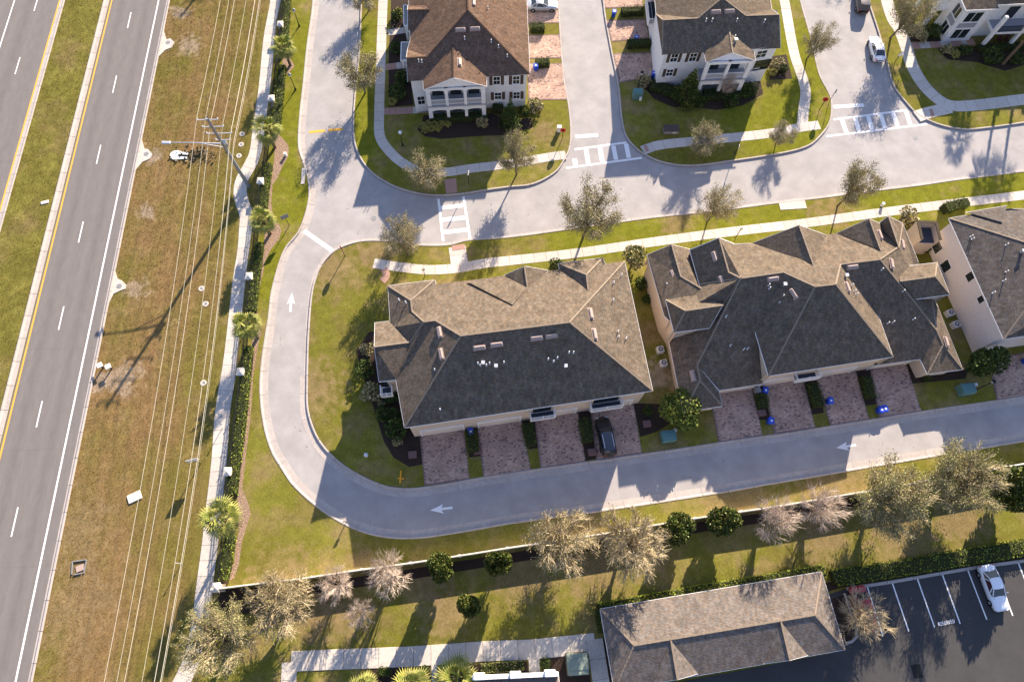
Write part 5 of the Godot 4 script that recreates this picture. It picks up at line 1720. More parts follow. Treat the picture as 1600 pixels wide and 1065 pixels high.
	b = building("townhouse_row", "big townhouse block with many hips and gables, centre right", "townhouse", M.wall_beige, M.roof_tan, M.trim, 2.9, [16.45, -39.14, 21.27, -40.02, 47.2, -44.32, 49.28, -34.3, 52.3, -27.21, 48.87, -26.63, 48.4, -28.46, 42.4, -27.38, 24.98, -23.98, 25.27, -23.98, 23.58, -23.66, 23.79, -21.81, 20.07, -21.12, 18.91, -29.9, 18.02, -31.58],
		[[15.98, 5.2, -39.46, 18.61, 6.78, -40.05, 19.42, 6.78, -35.85, 21.65, 6.9, -34.32, 21.65, 6.4, -35.08, 25.44, 9.34, -34.53, 23.87, 7.21, -32.13, 17.94, 5.8, -30.66, 17.64, 5.2, -31.44],
		[18.52, 2.9, -29.78, 19.15, 2.9, -24.76, 20.02, 3.35, -22.5, 21.4, 4.54, -23.87, 21.19, 4.62, -25.72, 25.44, 9.34, -34.53, 23.87, 7.21, -32.13, 22.54, 5.97, -29.78, 18.84, 3.4, -29.99],
		[20.83, 6.4, -39.63, 23.64, 8.79, -39.97, 24.35, 8.79, -35.53, 25.44, 9.34, -34.53, 21.65, 6.4, -35.08],
		[18.61, 6.78, -40.05, 21.2, 5.2, -40.41, 21.2, 5.2, -36, 21.71, 6.3, -34.63, 19.42, 6.78, -35.85],
		[19.42, 6.78, -35.85, 21.71, 6.3, -34.63, 21.65, 6.9, -34.32],
		[23.64, 8.79, -39.97, 26.48, 5.9, -40.92, 28.57, 5.8, -41.16, 25.44, 9.34, -34.53, 24.35, 8.79, -35.53],
		[25.44, 9.34, -34.53, 28.57, 5.8, -41.16, 37.92, 5.7, -42.74, 47.54, 5.7, -44.8, 45.43, 7.3, -40.47, 42.09, 8.55, -37.96, 37.39, 8.56, -37.14, 35.62, 10.1, -33.78, 33.28, 10.13, -33.39, 30.34, 9.34, -35.47],
		[21.19, 4.62, -25.72, 25.44, 9.34, -34.53, 30.34, 9.34, -35.47, 27.68, 6.1, -29.45, 29.2, 2.9, -24.31, 24.02, 2.9, -23.34],
		[21.4, 4.54, -23.87, 21.19, 4.62, -25.72, 24.01, 2.9, -23.23, 24.23, 2.9, -21.48],
		[21.4, 4.54, -23.87, 24.23, 2.9, -21.48, 19.72, 2.9, -20.65],
		[21.4, 4.54, -23.87, 19.72, 2.9, -20.65, 19.15, 2.9, -24.76, 20.02, 3.35, -22.5],
		[30.34, 9.34, -35.47, 33.28, 10.13, -33.39, 28.78, 5.7, -24.32, 27.68, 6.1, -29.45],
		[33.28, 10.13, -33.39, 35.62, 10.1, -33.78, 43.2, 5.7, -27.1, 28.78, 5.7, -24.32],
		[35.62, 10.1, -33.78, 37.39, 8.56, -37.14, 42.46, 5.6, -32.26, 43.2, 5.7, -27.1],
		[37.39, 8.56, -37.14, 42.09, 8.55, -37.96, 49.77, 4.35, -31.13, 48.1, 2.9, -28, 42.47, 2.9, -26.99, 42.46, 5.6, -32.26],
		[42.09, 8.55, -37.96, 45.43, 7.3, -40.47, 47.54, 5.7, -44.8, 48.54, 5.6, -39.46, 48.16, 5.4, -35.2, 49.77, 4.35, -31.13],
		[28.59, 5.76, -41.16, 33.22, 8.71, -42.07, 34.38, 8.71, -35.79],
		[33.22, 8.71, -42.07, 37.88, 5.76, -42.67, 34.38, 8.71, -35.79],
		[39.24, 5.76, -43.01, 42.32, 7.66, -43.97, 42.94, 7.66, -39.66],
		[42.32, 7.66, -43.97, 45.19, 5.76, -44.29, 42.94, 7.66, -39.66],
		[44.35, 5.76, -44.44, 44.79, 7.52, -44.49, 45.26, 7.52, -40.39],
		[44.79, 7.52, -44.49, 47.5, 5.76, -44.7, 45.26, 7.52, -40.39],
		[17.62, 6.3, -33.01, 21.6, 6.9, -33.58, 23.59, 8, -31.76, 19.34, 8, -30.93],
		[17.62, 6.3, -33.01, 19.34, 8, -30.93, 18.35, 6.3, -28.97],
		[19.34, 8, -30.93, 23.59, 8, -31.76, 22.43, 6.3, -29.63, 18.35, 6.3, -28.97],
		[45.64, 6.4, -38.28, 50.57, 5.9, -39.3, 48.93, 7.3, -36.67, 44.69, 7.3, -35.89],
		[50.57, 5.9, -39.3, 51.19, 5.9, -35.1, 48.93, 7.3, -36.67],
		[44.69, 7.3, -35.89, 48.93, 7.3, -36.67, 51.19, 5.9, -35.1, 47.09, 5.9, -34.34],
		[49.77, 4.35, -31.13, 49.99, 4.4, -34.9, 50.33, 4.3, -35.13, 51.63, 2.9, -34.8, 52.87, 2.9, -26.9, 50.5, 3.87, -29.53],
		[50.5, 3.87, -29.53, 52.87, 2.9, -26.9, 48.58, 2.9, -26.17],
		[49.77, 4.35, -31.13, 50.5, 3.87, -29.53, 48.58, 2.9, -26.17, 48.1, 2.9, -28],
		[47.29, 5.6, -34.48, 49.99, 4.4, -34.9, 49.77, 4.35, -31.13]],
		[[19.42, 6.78, -35.85, 18.61, 6.78, -40.05], [19.42, 6.78, -35.85, 21.65, 6.9, -34.32], [21.65, 6.4, -35.08, 25.44, 9.34, -34.53], [23.87, 7.21, -32.13, 25.44, 9.34, -34.53], [21.19, 4.62, -25.72, 21.4, 4.54, -23.87], [21.19, 4.62, -25.72, 25.44, 9.34, -34.53], [23.64, 8.79, -39.97, 24.35, 8.79, -35.53], [25.44, 9.34, -34.53, 24.35, 8.79, -35.53], [47.54, 5.7, -44.8, 45.43, 7.3, -40.47], [42.09, 8.55, -37.96, 45.43, 7.3, -40.47], [42.09, 8.55, -37.96, 37.39, 8.56, -37.14], [35.62, 10.1, -33.78, 37.39, 8.56, -37.14], [35.62, 10.1, -33.78, 33.28, 10.13, -33.39], [30.34, 9.34, -35.47, 33.28, 10.13, -33.39], [30.34, 9.34, -35.47, 25.44, 9.34, -34.53], [24.23, 2.9, -21.48, 21.4, 4.54, -23.87], [19.72, 2.9, -20.65, 21.4, 4.54, -23.87], [33.28, 10.13, -33.39, 28.78, 5.7, -24.32], [35.62, 10.1, -33.78, 43.2, 5.7, -27.1], [49.77, 4.35, -31.13, 42.09, 8.55, -37.96], [33.22, 8.71, -42.07, 34.38, 8.71, -35.79], [42.32, 7.66, -43.97, 42.94, 7.66, -39.66], [44.79, 7.52, -44.49, 45.26, 7.52, -40.39], [19.34, 8, -30.93, 23.59, 8, -31.76], [17.62, 6.3, -33.01, 19.34, 8, -30.93], [19.34, 8, -30.93, 18.35, 6.3, -28.97], [50.57, 5.9, -39.3, 48.93, 7.3, -36.67], [44.69, 7.3, -35.89, 48.93, 7.3, -36.67], [51.19, 5.9, -35.1, 48.93, 7.3, -36.67], [49.77, 4.35, -31.13, 49.99, 4.4, -34.9], [50.5, 3.87, -29.53, 52.87, 2.9, -26.9], [49.77, 4.35, -31.13, 50.5, 3.87, -29.53], [48.58, 2.9, -26.17, 50.5, 3.87, -29.53]],
		[[15.98, 5.2, -39.46, 18.61, 6.78, -40.05, 0.22, 0, 0.98], [21.65, 6.4, -35.08, 21.65, 6.9, -34.32, -1, 0, -0], [17.94, 5.8, -30.66, 17.64, 5.2, -31.44, 0.93, 0, -0.36], [15.98, 5.2, -39.46, 17.64, 5.2, -31.44, 0.98, -0, -0.2], [18.52, 2.9, -29.78, 19.15, 2.9, -24.76, 0.99, -0, -0.12], [22.54, 5.97, -29.78, 23.87, 7.21, -32.13, -0.87, -0, -0.49], [23.64, 8.79, -39.97, 20.83, 6.4, -39.63, 0.12, -0, 0.99], [21.65, 6.4, -35.08, 20.83, 6.4, -39.63, 0.98, 0, -0.18], [21.2, 5.2, -40.41, 18.61, 6.78, -40.05, 0.14, -0, 0.99], [21.2, 5.2, -36, 21.71, 6.3, -34.63, -0.94, 0, 0.35], [23.64, 8.79, -39.97, 26.48, 5.9, -40.92, 0.32, 0, 0.95], [28.57, 5.8, -41.16, 26.48, 5.9, -40.92, 0.11, -0, 0.99], [24.02, 2.9, -23.34, 29.2, 2.9, -24.31, -0.18, -0, -0.98], [24.02, 2.9, -23.34, 21.19, 4.62, -25.72, 0.64, 0, -0.77], [21.19, 4.62, -25.72, 24.01, 2.9, -23.23, -0.66, 0, 0.75], [24.23, 2.9, -21.48, 24.01, 2.9, -23.23, -0.99, -0, 0.12], [24.23, 2.9, -21.48, 19.72, 2.9, -20.65, -0.18, 0, -0.98], [19.15, 2.9, -24.76, 19.72, 2.9, -20.65, 0.99, -0, -0.14], [27.68, 6.1, -29.45, 28.78, 5.7, -24.32, 0.98, -0, -0.21], [28.78, 5.7, -24.32, 43.2, 5.7, -27.1, -0.19, -0, -0.98], [42.46, 5.6, -32.26, 43.2, 5.7, -27.1, -0.99, 0, 0.14], [42.47, 2.9, -26.99, 48.1, 2.9, -28, -0.18, -0, -0.98], [47.54, 5.7, -44.8, 48.54, 5.6, -39.46, -0.98, 0, 0.18], [28.59, 5.76, -41.16, 33.22, 8.71, -42.07, 0.19, 0, 0.98], [33.22, 8.71, -42.07, 37.88, 5.76, -42.67, 0.13, 0, 0.99], [42.32, 7.66, -43.97, 39.24, 5.76, -43.01, 0.3, -0, 0.95], [42.32, 7.66, -43.97, 45.19, 5.76, -44.29, 0.11, 0, 0.99], [44.35, 5.76, -44.44, 44.79, 7.52, -44.49, 0.11, 0, 0.99], [44.79, 7.52, -44.49, 47.5, 5.76, -44.7, 0.08, 0, 1], [17.62, 6.3, -33.01, 18.35, 6.3, -28.97, 0.98, -0, -0.18], [22.43, 6.3, -29.63, 23.59, 8, -31.76, -0.88, -0, -0.48], [22.43, 6.3, -29.63, 18.35, 6.3, -28.97, -0.16, 0, -0.99], [50.57, 5.9, -39.3, 45.64, 6.4, -38.28, 0.2, -0, 0.98], [50.57, 5.9, -39.3, 51.19, 5.9, -35.1, -0.99, 0, 0.15], [47.09, 5.9, -34.34, 51.19, 5.9, -35.1, -0.18, -0, -0.98], [51.63, 2.9, -34.8, 50.33, 4.3, -35.13, -0.24, -0, 0.97], [51.63, 2.9, -34.8, 52.87, 2.9, -26.9, -0.99, 0, 0.15], [48.58, 2.9, -26.17, 52.87, 2.9, -26.9, -0.17, -0, -0.99], [48.58, 2.9, -26.17, 48.1, 2.9, -28, 0.97, 0, -0.25]],
		[],
		[[23.16, 8.07, -37.85, -0.63, 0.77, 0.12, 2], [18.7, 6.17, -36.26, -0.37, 0.93, 0.1, 2], [23.77, 8.01, -34.77, -0.37, 0.93, 0.1, 2], [31.26, 9.04, -32.92, -0.46, 0.86, 0.21, 2], [29.18, 9.04, -34.73, 0.1, 0.86, 0.51, 1], [20.76, 4.12, -24.57, -0.62, 0.78, 0.09, 2], [38.83, 8.34, -36.96, 0.08, 0.89, 0.45, 1], [43.55, 7.03, -42.13, 0.54, 0.84, -0.08, 2], [46.39, 6.51, -41.22, 0.47, 0.88, 0.02, 2], [43.77, 7.8, -37.84, 0.47, 0.88, 0.02, 2], [37.61, 8.72, -34.11, 0.56, 0.82, -0.09, 2], [50.91, 3.81, -29.91, 0.53, 0.85, -0.03, 2], [28.73, 8.69, -34.04, 0.1, 0.86, 0.51, 3], [28.84, 8.5, -33.74, 0.1, 0.86, 0.51, 3], [30.26, 8.48, -32.84, -0.46, 0.86, 0.21, 3], [29.86, 8.09, -32.13, -0.46, 0.86, 0.21, 3], [24.06, 7.21, -30.66, 0.1, 0.86, 0.51, 3], [24.86, 5.48, -27.87, 0.1, 0.86, 0.51, 3], [26.48, 5.13, -27.59, 0.1, 0.86, 0.51, 3], [26.93, 5.14, -27.68, 0.1, 0.86, 0.51, 3], [17.91, 5.74, -35.19, -0.37, 0.93, 0.1, 3], [43.66, 5.09, -31.47, 0.08, 0.89, 0.45, 3], [44.27, 5.1, -31.61, 0.08, 0.89, 0.45, 3], [46.74, 5.11, -32.06, 0.08, 0.89, 0.45, 3], [42.36, 7.98, -36.9, 0.08, 0.89, 0.45, 3], [38.57, 8, -34.74, 0.56, 0.82, -0.09, 3], [38.79, 7.92, -34.06, 0.56, 0.82, -0.09, 3], [39.01, 7.81, -33.72, 0.56, 0.82, -0.09, 3], [45.18, 6.69, -34.88, 0.08, 0.89, 0.45, 3], [30.4, 8.85, -34.02, -0.46, 0.86, 0.21, 4], [37.76, 8.45, -35.62, 0.56, 0.82, -0.09, 4]],
		[[15.98, 5.2, -39.46, 21.2, 5.2, -40.41, 18.61, 6.78, -40.05],
		[20.83, 6.4, -39.63, 26.48, 5.9, -40.92, 23.64, 8.79, -39.97],
		[28.59, 5.76, -41.16, 37.88, 5.76, -42.67, 33.22, 8.71, -42.07],
		[39.24, 5.76, -43.01, 45.19, 5.76, -44.29, 42.32, 7.66, -43.97],
		[44.35, 5.76, -44.44, 47.5, 5.76, -44.7, 44.79, 7.52, -44.49]])
	balcony(b, Vector3(32.67, 4.9, -25.48), Vector3(35.41, 4.96, -26.02), 0.95, 2.95)
	for p in [Vector3(32.01, 1.74, -25.36), Vector3(38.46, 1.74, -26.61)]:
		window(b, p - b.position, Vector2(0.192, 0.981), 4.6, 2.2, 3)
	for p in [Vector3(45.45, 0.75, -27.93), Vector3(26.98, -0.24, -24.3)]:
		window(b, p - b.position, Vector2(0.176, 0.984), 4.6, 2.2, 3)
	b = building("stucco_house", "pale stucco house with grey roof at the right edge", "house", M.wall_stucco, M.roof_grey, M.trim, 5.9, [53.78, -45.26, 56.25, -46.08, 56.15, -46.24, 61.29, -47.21, 62.95, -46.86, 72.69, -48.76, 73.01, -33.17, 56.53, -30.1],
		[[53.32, 5.9, -45.54, 56.21, 5.9, -29.64, 59.41, 7.31, -33.88, 60.36, 8.1, -41.01],
		[53.32, 5.9, -45.54, 60.36, 8.1, -41.01, 66.45, 9.2, -41.28, 73.08, 5.9, -49.24, 62.96, 5.9, -47.27, 61.19, 5.9, -47.2, 55.58, 5.9, -46.06],
		[56.21, 5.9, -29.64, 59.41, 7.31, -33.88, 64.45, 9.2, -34.37, 73.41, 5.9, -32.83],
		[60.36, 8.1, -41.01, 59.41, 7.31, -33.88, 64.45, 9.2, -34.37, 66.45, 9.2, -41.28],
		[66.45, 9.2, -41.28, 64.45, 9.2, -34.37, 73.41, 5.9, -32.83, 73.08, 5.9, -49.24],
		[55.63, 5.95, -46.45, 60.94, 5.95, -47.62, 58.91, 6.9, -44.61, 58.98, 6.75, -44.39]],
		[[59.41, 7.31, -33.88, 56.21, 5.9, -29.64], [59.41, 7.31, -33.88, 60.36, 8.1, -41.01], [53.32, 5.9, -45.54, 60.36, 8.1, -41.01], [66.45, 9.2, -41.28, 60.36, 8.1, -41.01], [66.45, 9.2, -41.28, 73.08, 5.9, -49.24], [64.45, 9.2, -34.37, 59.41, 7.31, -33.88], [64.45, 9.2, -34.37, 73.41, 5.9, -32.83], [64.45, 9.2, -34.37, 66.45, 9.2, -41.28]],
		[[53.32, 5.9, -45.54, 56.21, 5.9, -29.64, 0.98, -0, -0.18], [62.96, 5.9, -47.27, 73.08, 5.9, -49.24, 0.19, 0, 0.98], [61.19, 5.9, -47.2, 62.96, 5.9, -47.27, 0.04, 0, 1], [53.32, 5.9, -45.54, 55.58, 5.9, -46.06, 0.23, 0, 0.97], [73.41, 5.9, -32.83, 56.21, 5.9, -29.64, -0.18, 0, -0.98], [73.08, 5.9, -49.24, 73.41, 5.9, -32.83, -1, 0, 0.02], [55.63, 5.95, -46.45, 60.94, 5.95, -47.62, 0.22, 0, 0.98]],
		[[54.04, 1.79, -43.84, -0.98, 0.18, 1.3, 1.6, 5], [54.54, 1.82, -41.08, -0.98, 0.18, 1.3, 1.6, 5], [55.07, 4.71, -38.17, -0.98, 0.18, 1, 1.3, 5], [55.62, 4.77, -35.12, -0.98, 0.18, 0.8, 1, 5]],
		[[55.05, 6.33, -42.71, -0.33, 0.94, 0.06, 3], [55.13, 6.33, -42.36, -0.33, 0.94, 0.06, 3], [58.21, 7.34, -41.1, -0.33, 0.94, 0.06, 3], [57.67, 6.94, -37.72, -0.33, 0.94, 0.06, 3], [57.26, 6.72, -36.64, -0.33, 0.94, 0.06, 3], [56.05, 6.21, -35.27, -0.33, 0.94, 0.06, 3], [59.47, 7.72, -39.99, -0.33, 0.94, 0.06, 4]],
		[])
	balcony_room(b, Vector3(54.06, 0, -43.91), Vector3(56.01, 0, -44.45), Vector3(55.6, 5.9, -46.34))
	balcony(b, Vector3(61.25, 0, -30.33), Vector3(64.06, 0, -30.85), 1.2, 2.95)
	b = building("white_house", "white corner house with brown roof and arched two-storey porch", "house", M.wall_white, M.roof_brown, M.trim, 6.6, [-14.59, -63.95, -12.87, -64.28, -4.76, -65.13, 0.8, -65.7, -0.28, -85.72, -16.47, -84.98, -15.25, -75.76, -15.85, -75.73, -15.65, -72.72, -14.95, -72.63, -14.78, -70.68, -14.9, -68.89, -15.35, -67.47],
		[[-14.9, 6.6, -63.48, 1.22, 6.6, -65.34, -7.25, 10.24, -72.33, -11.2, 8.38, -67.89, -12.38, 7.85, -66.58, -15.16, 7.84, -66.23],
		[1.22, 6.6, -65.34, 0.1, 6.6, -86.14, -8.07, 10.24, -82.44, -7.25, 10.24, -72.33],
		[-7.25, 10.24, -72.33, -8.07, 10.24, -82.44, -16.92, 6.6, -85.36, -15.18, 6.6, -70.67, -11.2, 8.38, -67.89],
		[-15.16, 7.84, -66.23, -12.38, 7.85, -66.58, -15.42, 6.6, -68.96],
		[-15.42, 6.6, -68.96, -12.38, 7.85, -66.58, -11.2, 8.38, -67.89, -15.18, 6.6, -70.67],
		[-15.68, 8.1, -74.4, -12.76, 7.89, -74.88, -14.87, 6.7, -72.3, -15.68, 6.7, -72.27],
		[-15.68, 8.1, -74.4, -12.76, 7.89, -74.88, -13.58, 7.58, -75.96, -15.97, 7.1, -76.34],
		[-12.69, 6.65, -62.13, -8.69, 8.42, -62.68, -9.09, 8.42, -68.22, -12.91, 6.65, -63.84],
		[-8.69, 8.42, -62.68, -4.45, 6.65, -63.08, -4.51, 6.65, -64.78, -9.09, 8.42, -68.22]],
		[[-7.25, 10.24, -72.33, 1.22, 6.6, -65.34], [-7.25, 10.24, -72.33, -11.2, 8.38, -67.89], [-11.2, 8.38, -67.89, -12.38, 7.85, -66.58], [-12.38, 7.85, -66.58, -15.16, 7.84, -66.23], [-7.25, 10.24, -72.33, -8.07, 10.24, -82.44], [-15.68, 8.1, -74.4, -12.76, 7.89, -74.88], [-8.69, 8.42, -62.68, -9.09, 8.42, -68.22]],
		[[-14.9, 6.6, -63.48, -15.16, 7.84, -66.23, 1, 0, -0.09], [0.1, 6.6, -86.14, 1.22, 6.6, -65.34, -1, 0, 0.05], [0.1, 6.6, -86.14, -8.07, 10.24, -82.44, 0.41, -0, 0.91], [-16.92, 6.6, -85.36, -8.07, 10.24, -82.44, -0.31, 0, 0.95], [-16.92, 6.6, -85.36, -15.18, 6.6, -70.67, 0.99, -0, -0.12], [-15.16, 7.84, -66.23, -15.42, 6.6, -68.96, 1, 0, -0.1], [-15.42, 6.6, -68.96, -15.18, 6.6, -70.67, 0.99, 0, 0.14], [-15.68, 8.1, -74.4, -15.68, 6.7, -72.27, 1, -0, 0], [-15.68, 8.1, -74.4, -15.97, 7.1, -76.34, 0.99, 0, -0.15], [-8.69, 8.42, -62.68, -12.69, 6.65, -62.13, -0.13, 0, -0.99], [-12.69, 6.65, -62.13, -12.91, 6.65, -63.84, 0.99, 0, -0.12], [-8.69, 8.42, -62.68, -4.45, 6.65, -63.08, -0.1, -0, -1], [-4.51, 6.65, -64.78, -4.45, 6.65, -63.08, -1, 0, 0.03]],
		[[-3.22, 5.35, -65.29, 0.1, 0.99, 0.95, 1.5, 1], [-0.59, 5.3, -65.56, 0.1, 0.99, 0.95, 1.5, 1], [-3.07, 2.43, -65.31, 0.1, 0.99, 0.95, 1.35, 1], [-0.5, 2.38, -65.57, 0.1, 0.99, 0.95, 1.35, 1], [-13.66, 2.39, -64.13, 0.19, 0.98, 1, 1.6, 0]],
		[[-8.08, 8.08, -65.59, 0.38, 0.92, -0.03, 2], [-8.15, 9.2, -69.99, 0.05, 0.91, 0.41, 1], [-6.25, 9.21, -70.23, 0.05, 0.91, 0.41, 1], [-6.6, 9.85, -74.16, 0.4, 0.91, -0.02, 2], [-4.69, 9.01, -74.04, 0.4, 0.91, -0.02, 3], [-7.56, 8.69, -68.94, 0.05, 0.91, 0.41, 3], [-4.05, 8.46, -68.83, 0.05, 0.91, 0.41, 3], [-3.06, 8.15, -68.25, 0.05, 0.91, 0.41, 3], [-1.87, 7.62, -67.23, 0.05, 0.91, 0.41, 3], [-13.51, 7.6, -65.88, 0.05, 0.91, 0.41, 3], [-13.09, 7.58, -65.87, 0.05, 0.91, 0.41, 3]],
		[[-12.69, 6.65, -62.13, -4.45, 6.65, -63.08, -8.69, 8.42, -62.68]])
	porch(b, Vector3(-12.52, 6.6, -62.29) * Vector3(1, 0, 1), Vector3(-4.65, 6.6, -63.15) * Vector3(1, 0, 1), 2.2, 6.5, 3, true)
	side_porch(b, Vector3(-17.21, 3, -73.84), Vector3(-16.03, 3, -73.89), Vector3(-15.57, 3, -70.71), Vector3(-16.99, 3, -70.48))
	side_porch(b, Vector3(-17.54, 3, -80.96), Vector3(-16.65, 3, -81), Vector3(-16.22, 3, -77.15), Vector3(-17.13, 3, -76.99))
	gable_vent(b, Vector3(-8.66, 7.2, -63.23))
	b = building("white_house", "white house with dark shuttered windows and flat porch, top centre", "house", M.wall_white, M.roof_tan, M.trim, 6.6, [19.47, -69.92, 24.65, -70.54, 31.71, -70.92, 34.98, -71.68, 35.67, -78.1, 34.38, -78.4, 34.65, -87.31, 18.85, -86.59],
		[[19.09, 6.6, -69.47, 35.35, 6.6, -71.35, 34.94, 8.44, -75.43, 30.33, 8.48, -74.97, 26.98, 9.53, -76.95, 23.73, 8.49, -74.23, 18.97, 8.49, -73.69],
		[18.97, 8.49, -73.69, 23.73, 8.49, -74.23, 18.64, 6.6, -76.75],
		[18.64, 6.6, -76.75, 23.73, 8.49, -74.23, 26.98, 9.53, -76.95, 27.22, 9.53, -84.95, 18.43, 6.6, -86.98],
		[18.64, 6.6, -76.75, 19.09, 6.6, -69.47, 18.97, 8.49, -73.69],
		[26.98, 9.53, -76.95, 30.33, 8.48, -74.97, 34.69, 7.1, -77.91, 35.06, 6.6, -87.73, 27.22, 9.53, -84.95],
		[30.33, 8.48, -74.97, 34.94, 8.44, -75.43, 34.69, 7.1, -77.91],
		[24.95, 6.65, -68.41, 28.27, 7.64, -69.25, 28.19, 7.64, -72.85, 24.75, 6.65, -70.06],
		[28.27, 7.64, -69.25, 31.65, 6.65, -69, 31.66, 6.65, -70.47, 28.19, 7.64, -72.85]],
		[[30.33, 8.48, -74.97, 34.94, 8.44, -75.43], [30.33, 8.48, -74.97, 26.98, 9.53, -76.95], [23.73, 8.49, -74.23, 26.98, 9.53, -76.95], [18.97, 8.49, -73.69, 23.73, 8.49, -74.23], [18.97, 8.49, -73.69, 19.09, 6.6, -69.47], [18.97, 8.49, -73.69, 18.64, 6.6, -76.75], [27.22, 9.53, -84.95, 26.98, 9.53, -76.95], [28.27, 7.64, -69.25, 28.19, 7.64, -72.85]],
		[[34.94, 8.44, -75.43, 35.35, 6.6, -71.35, -0.99, 0, 0.1], [18.43, 6.6, -86.98, 27.22, 9.53, -84.95, -0.22, 0, 0.97], [18.43, 6.6, -86.98, 18.64, 6.6, -76.75, 1, -0, -0.02], [19.09, 6.6, -69.47, 18.64, 6.6, -76.75, 1, 0, -0.06], [34.69, 7.1, -77.91, 35.06, 6.6, -87.73, -1, -0, -0.04], [27.22, 9.53, -84.95, 35.06, 6.6, -87.73, 0.33, 0, 0.94], [34.94, 8.44, -75.43, 34.69, 7.1, -77.91, -0.99, -0, 0.1], [28.27, 7.64, -69.25, 24.95, 6.65, -68.41, -0.25, 0, -0.97], [24.95, 6.65, -68.41, 24.75, 6.65, -70.06, 0.99, 0, -0.12], [28.27, 7.64, -69.25, 31.65, 6.65, -69, 0.07, -0, -1], [31.65, 6.65, -69, 31.66, 6.65, -70.47, -1, -0, -0]],
		[[20.98, 5.54, -70.1, 0.12, 0.99, 1, 1.5, 1], [23.62, 5.45, -70.42, 0.12, 0.99, 1, 1.5, 1], [21, 2.82, -70.1, 0.12, 0.99, 0.95, 1.3, 1], [33.08, 5.6, -71.24, 0.23, 0.97, 1.5, 1.3, 0], [32.96, 2.68, -71.21, 0.23, 0.97, 1.6, 0.5, 0], [33.93, 3.57, -71.43, 0.23, 0.97, 2.2, 1.5, 2]],
		[[26.15, 8.77, -75.14, 0.05, 0.91, 0.41, 1], [28.03, 8.76, -75.35, 0.05, 0.91, 0.41, 1], [28.87, 7.45, -71.34, 0.28, 0.96, -0, 4], [24.84, 8.3, -73.93, 0.05, 0.91, 0.41, 3], [25.68, 8.28, -73.99, 0.05, 0.91, 0.41, 3], [29.07, 8.2, -74.22, 0.05, 0.91, 0.41, 3], [32.87, 8.07, -74.35, 0.05, 0.91, 0.41, 3], [28.84, 7.46, -72.02, 0.28, 0.96, -0, 3]],
		[[24.95, 6.65, -68.41, 31.65, 6.65, -69, 28.27, 7.64, -69.25]])
	porch(b, Vector3(25.12, 6.6, -68.44) * Vector3(1, 0, 1), Vector3(31.53, 6.6, -69.05) * Vector3(1, 0, 1), 2.2, 6.5, 2, false)
	balcony(b, Vector3(19.14, 2.74, -78.84), Vector3(18.97, 1.84, -83.36), 0.9, 2.95)
	east_house()
	b = building("garage_block", "long low garage with hip roof and two small gables, bottom right", "garage", M.wall_stucco, M.roof_garage, M.trim, 2.9, [10.34, 0.72, 32.73, -3.43, 33.93, 3.1, 11.45, 7.26],
		[[9.88, 2.9, 0.4, 33.06, 2.9, -3.9, 31.25, 4.14, 0.27, 13, 4.12, 3.59],
		[33.06, 2.9, -3.9, 34.39, 2.9, 3.43, 31.25, 4.14, 0.27],
		[34.39, 2.9, 3.43, 11.13, 2.9, 7.73, 13, 4.12, 3.59, 31.25, 4.14, 0.27],
		[11.13, 2.9, 7.73, 9.88, 2.9, 0.4, 13, 4.12, 3.59],
		[16.64, 4.17, 3.07, 14.91, 2.95, 7.02, 17.12, 4.05, 6.49],
		[16.64, 4.17, 3.07, 17.12, 4.05, 6.49, 19.44, 2.95, 6.02],
		[27.75, 4.17, 1.05, 26.06, 2.95, 4.94, 28.26, 4.05, 4.48],
		[27.75, 4.17, 1.05, 28.26, 4.05, 4.48, 30.53, 2.95, 4.06]],
		[[33.06, 2.9, -3.9, 31.25, 4.14, 0.27], [13, 4.12, 3.59, 31.25, 4.14, 0.27], [9.88, 2.9, 0.4, 13, 4.12, 3.59], [34.39, 2.9, 3.43, 31.25, 4.14, 0.27], [11.13, 2.9, 7.73, 13, 4.12, 3.59], [16.64, 4.17, 3.07, 17.12, 4.05, 6.49], [27.75, 4.17, 1.05, 28.26, 4.05, 4.48]],
		[[33.06, 2.9, -3.9, 9.88, 2.9, 0.4, 0.18, -0, 0.98], [33.06, 2.9, -3.9, 34.39, 2.9, 3.43, -0.98, 0, 0.18], [11.13, 2.9, 7.73, 34.39, 2.9, 3.43, -0.18, -0, -0.98], [11.13, 2.9, 7.73, 9.88, 2.9, 0.4, 0.99, 0, -0.17], [14.91, 2.95, 7.02, 17.12, 4.05, 6.49, -0.24, -0, -0.97], [17.12, 4.05, 6.49, 19.44, 2.95, 6.02, -0.2, -0, -0.98], [26.06, 2.95, 4.94, 28.26, 4.05, 4.48, -0.21, -0, -0.98], [30.53, 2.95, 4.06, 28.26, 4.05, 4.48, -0.18, 0, -0.98]],
		[],
		[],
		[[14.91, 2.95, 7.02, 19.44, 2.95, 6.02, 17.12, 4.05, 6.49],
		[26.06, 2.95, 4.94, 30.53, 2.95, 4.06, 28.26, 4.05, 4.48]])
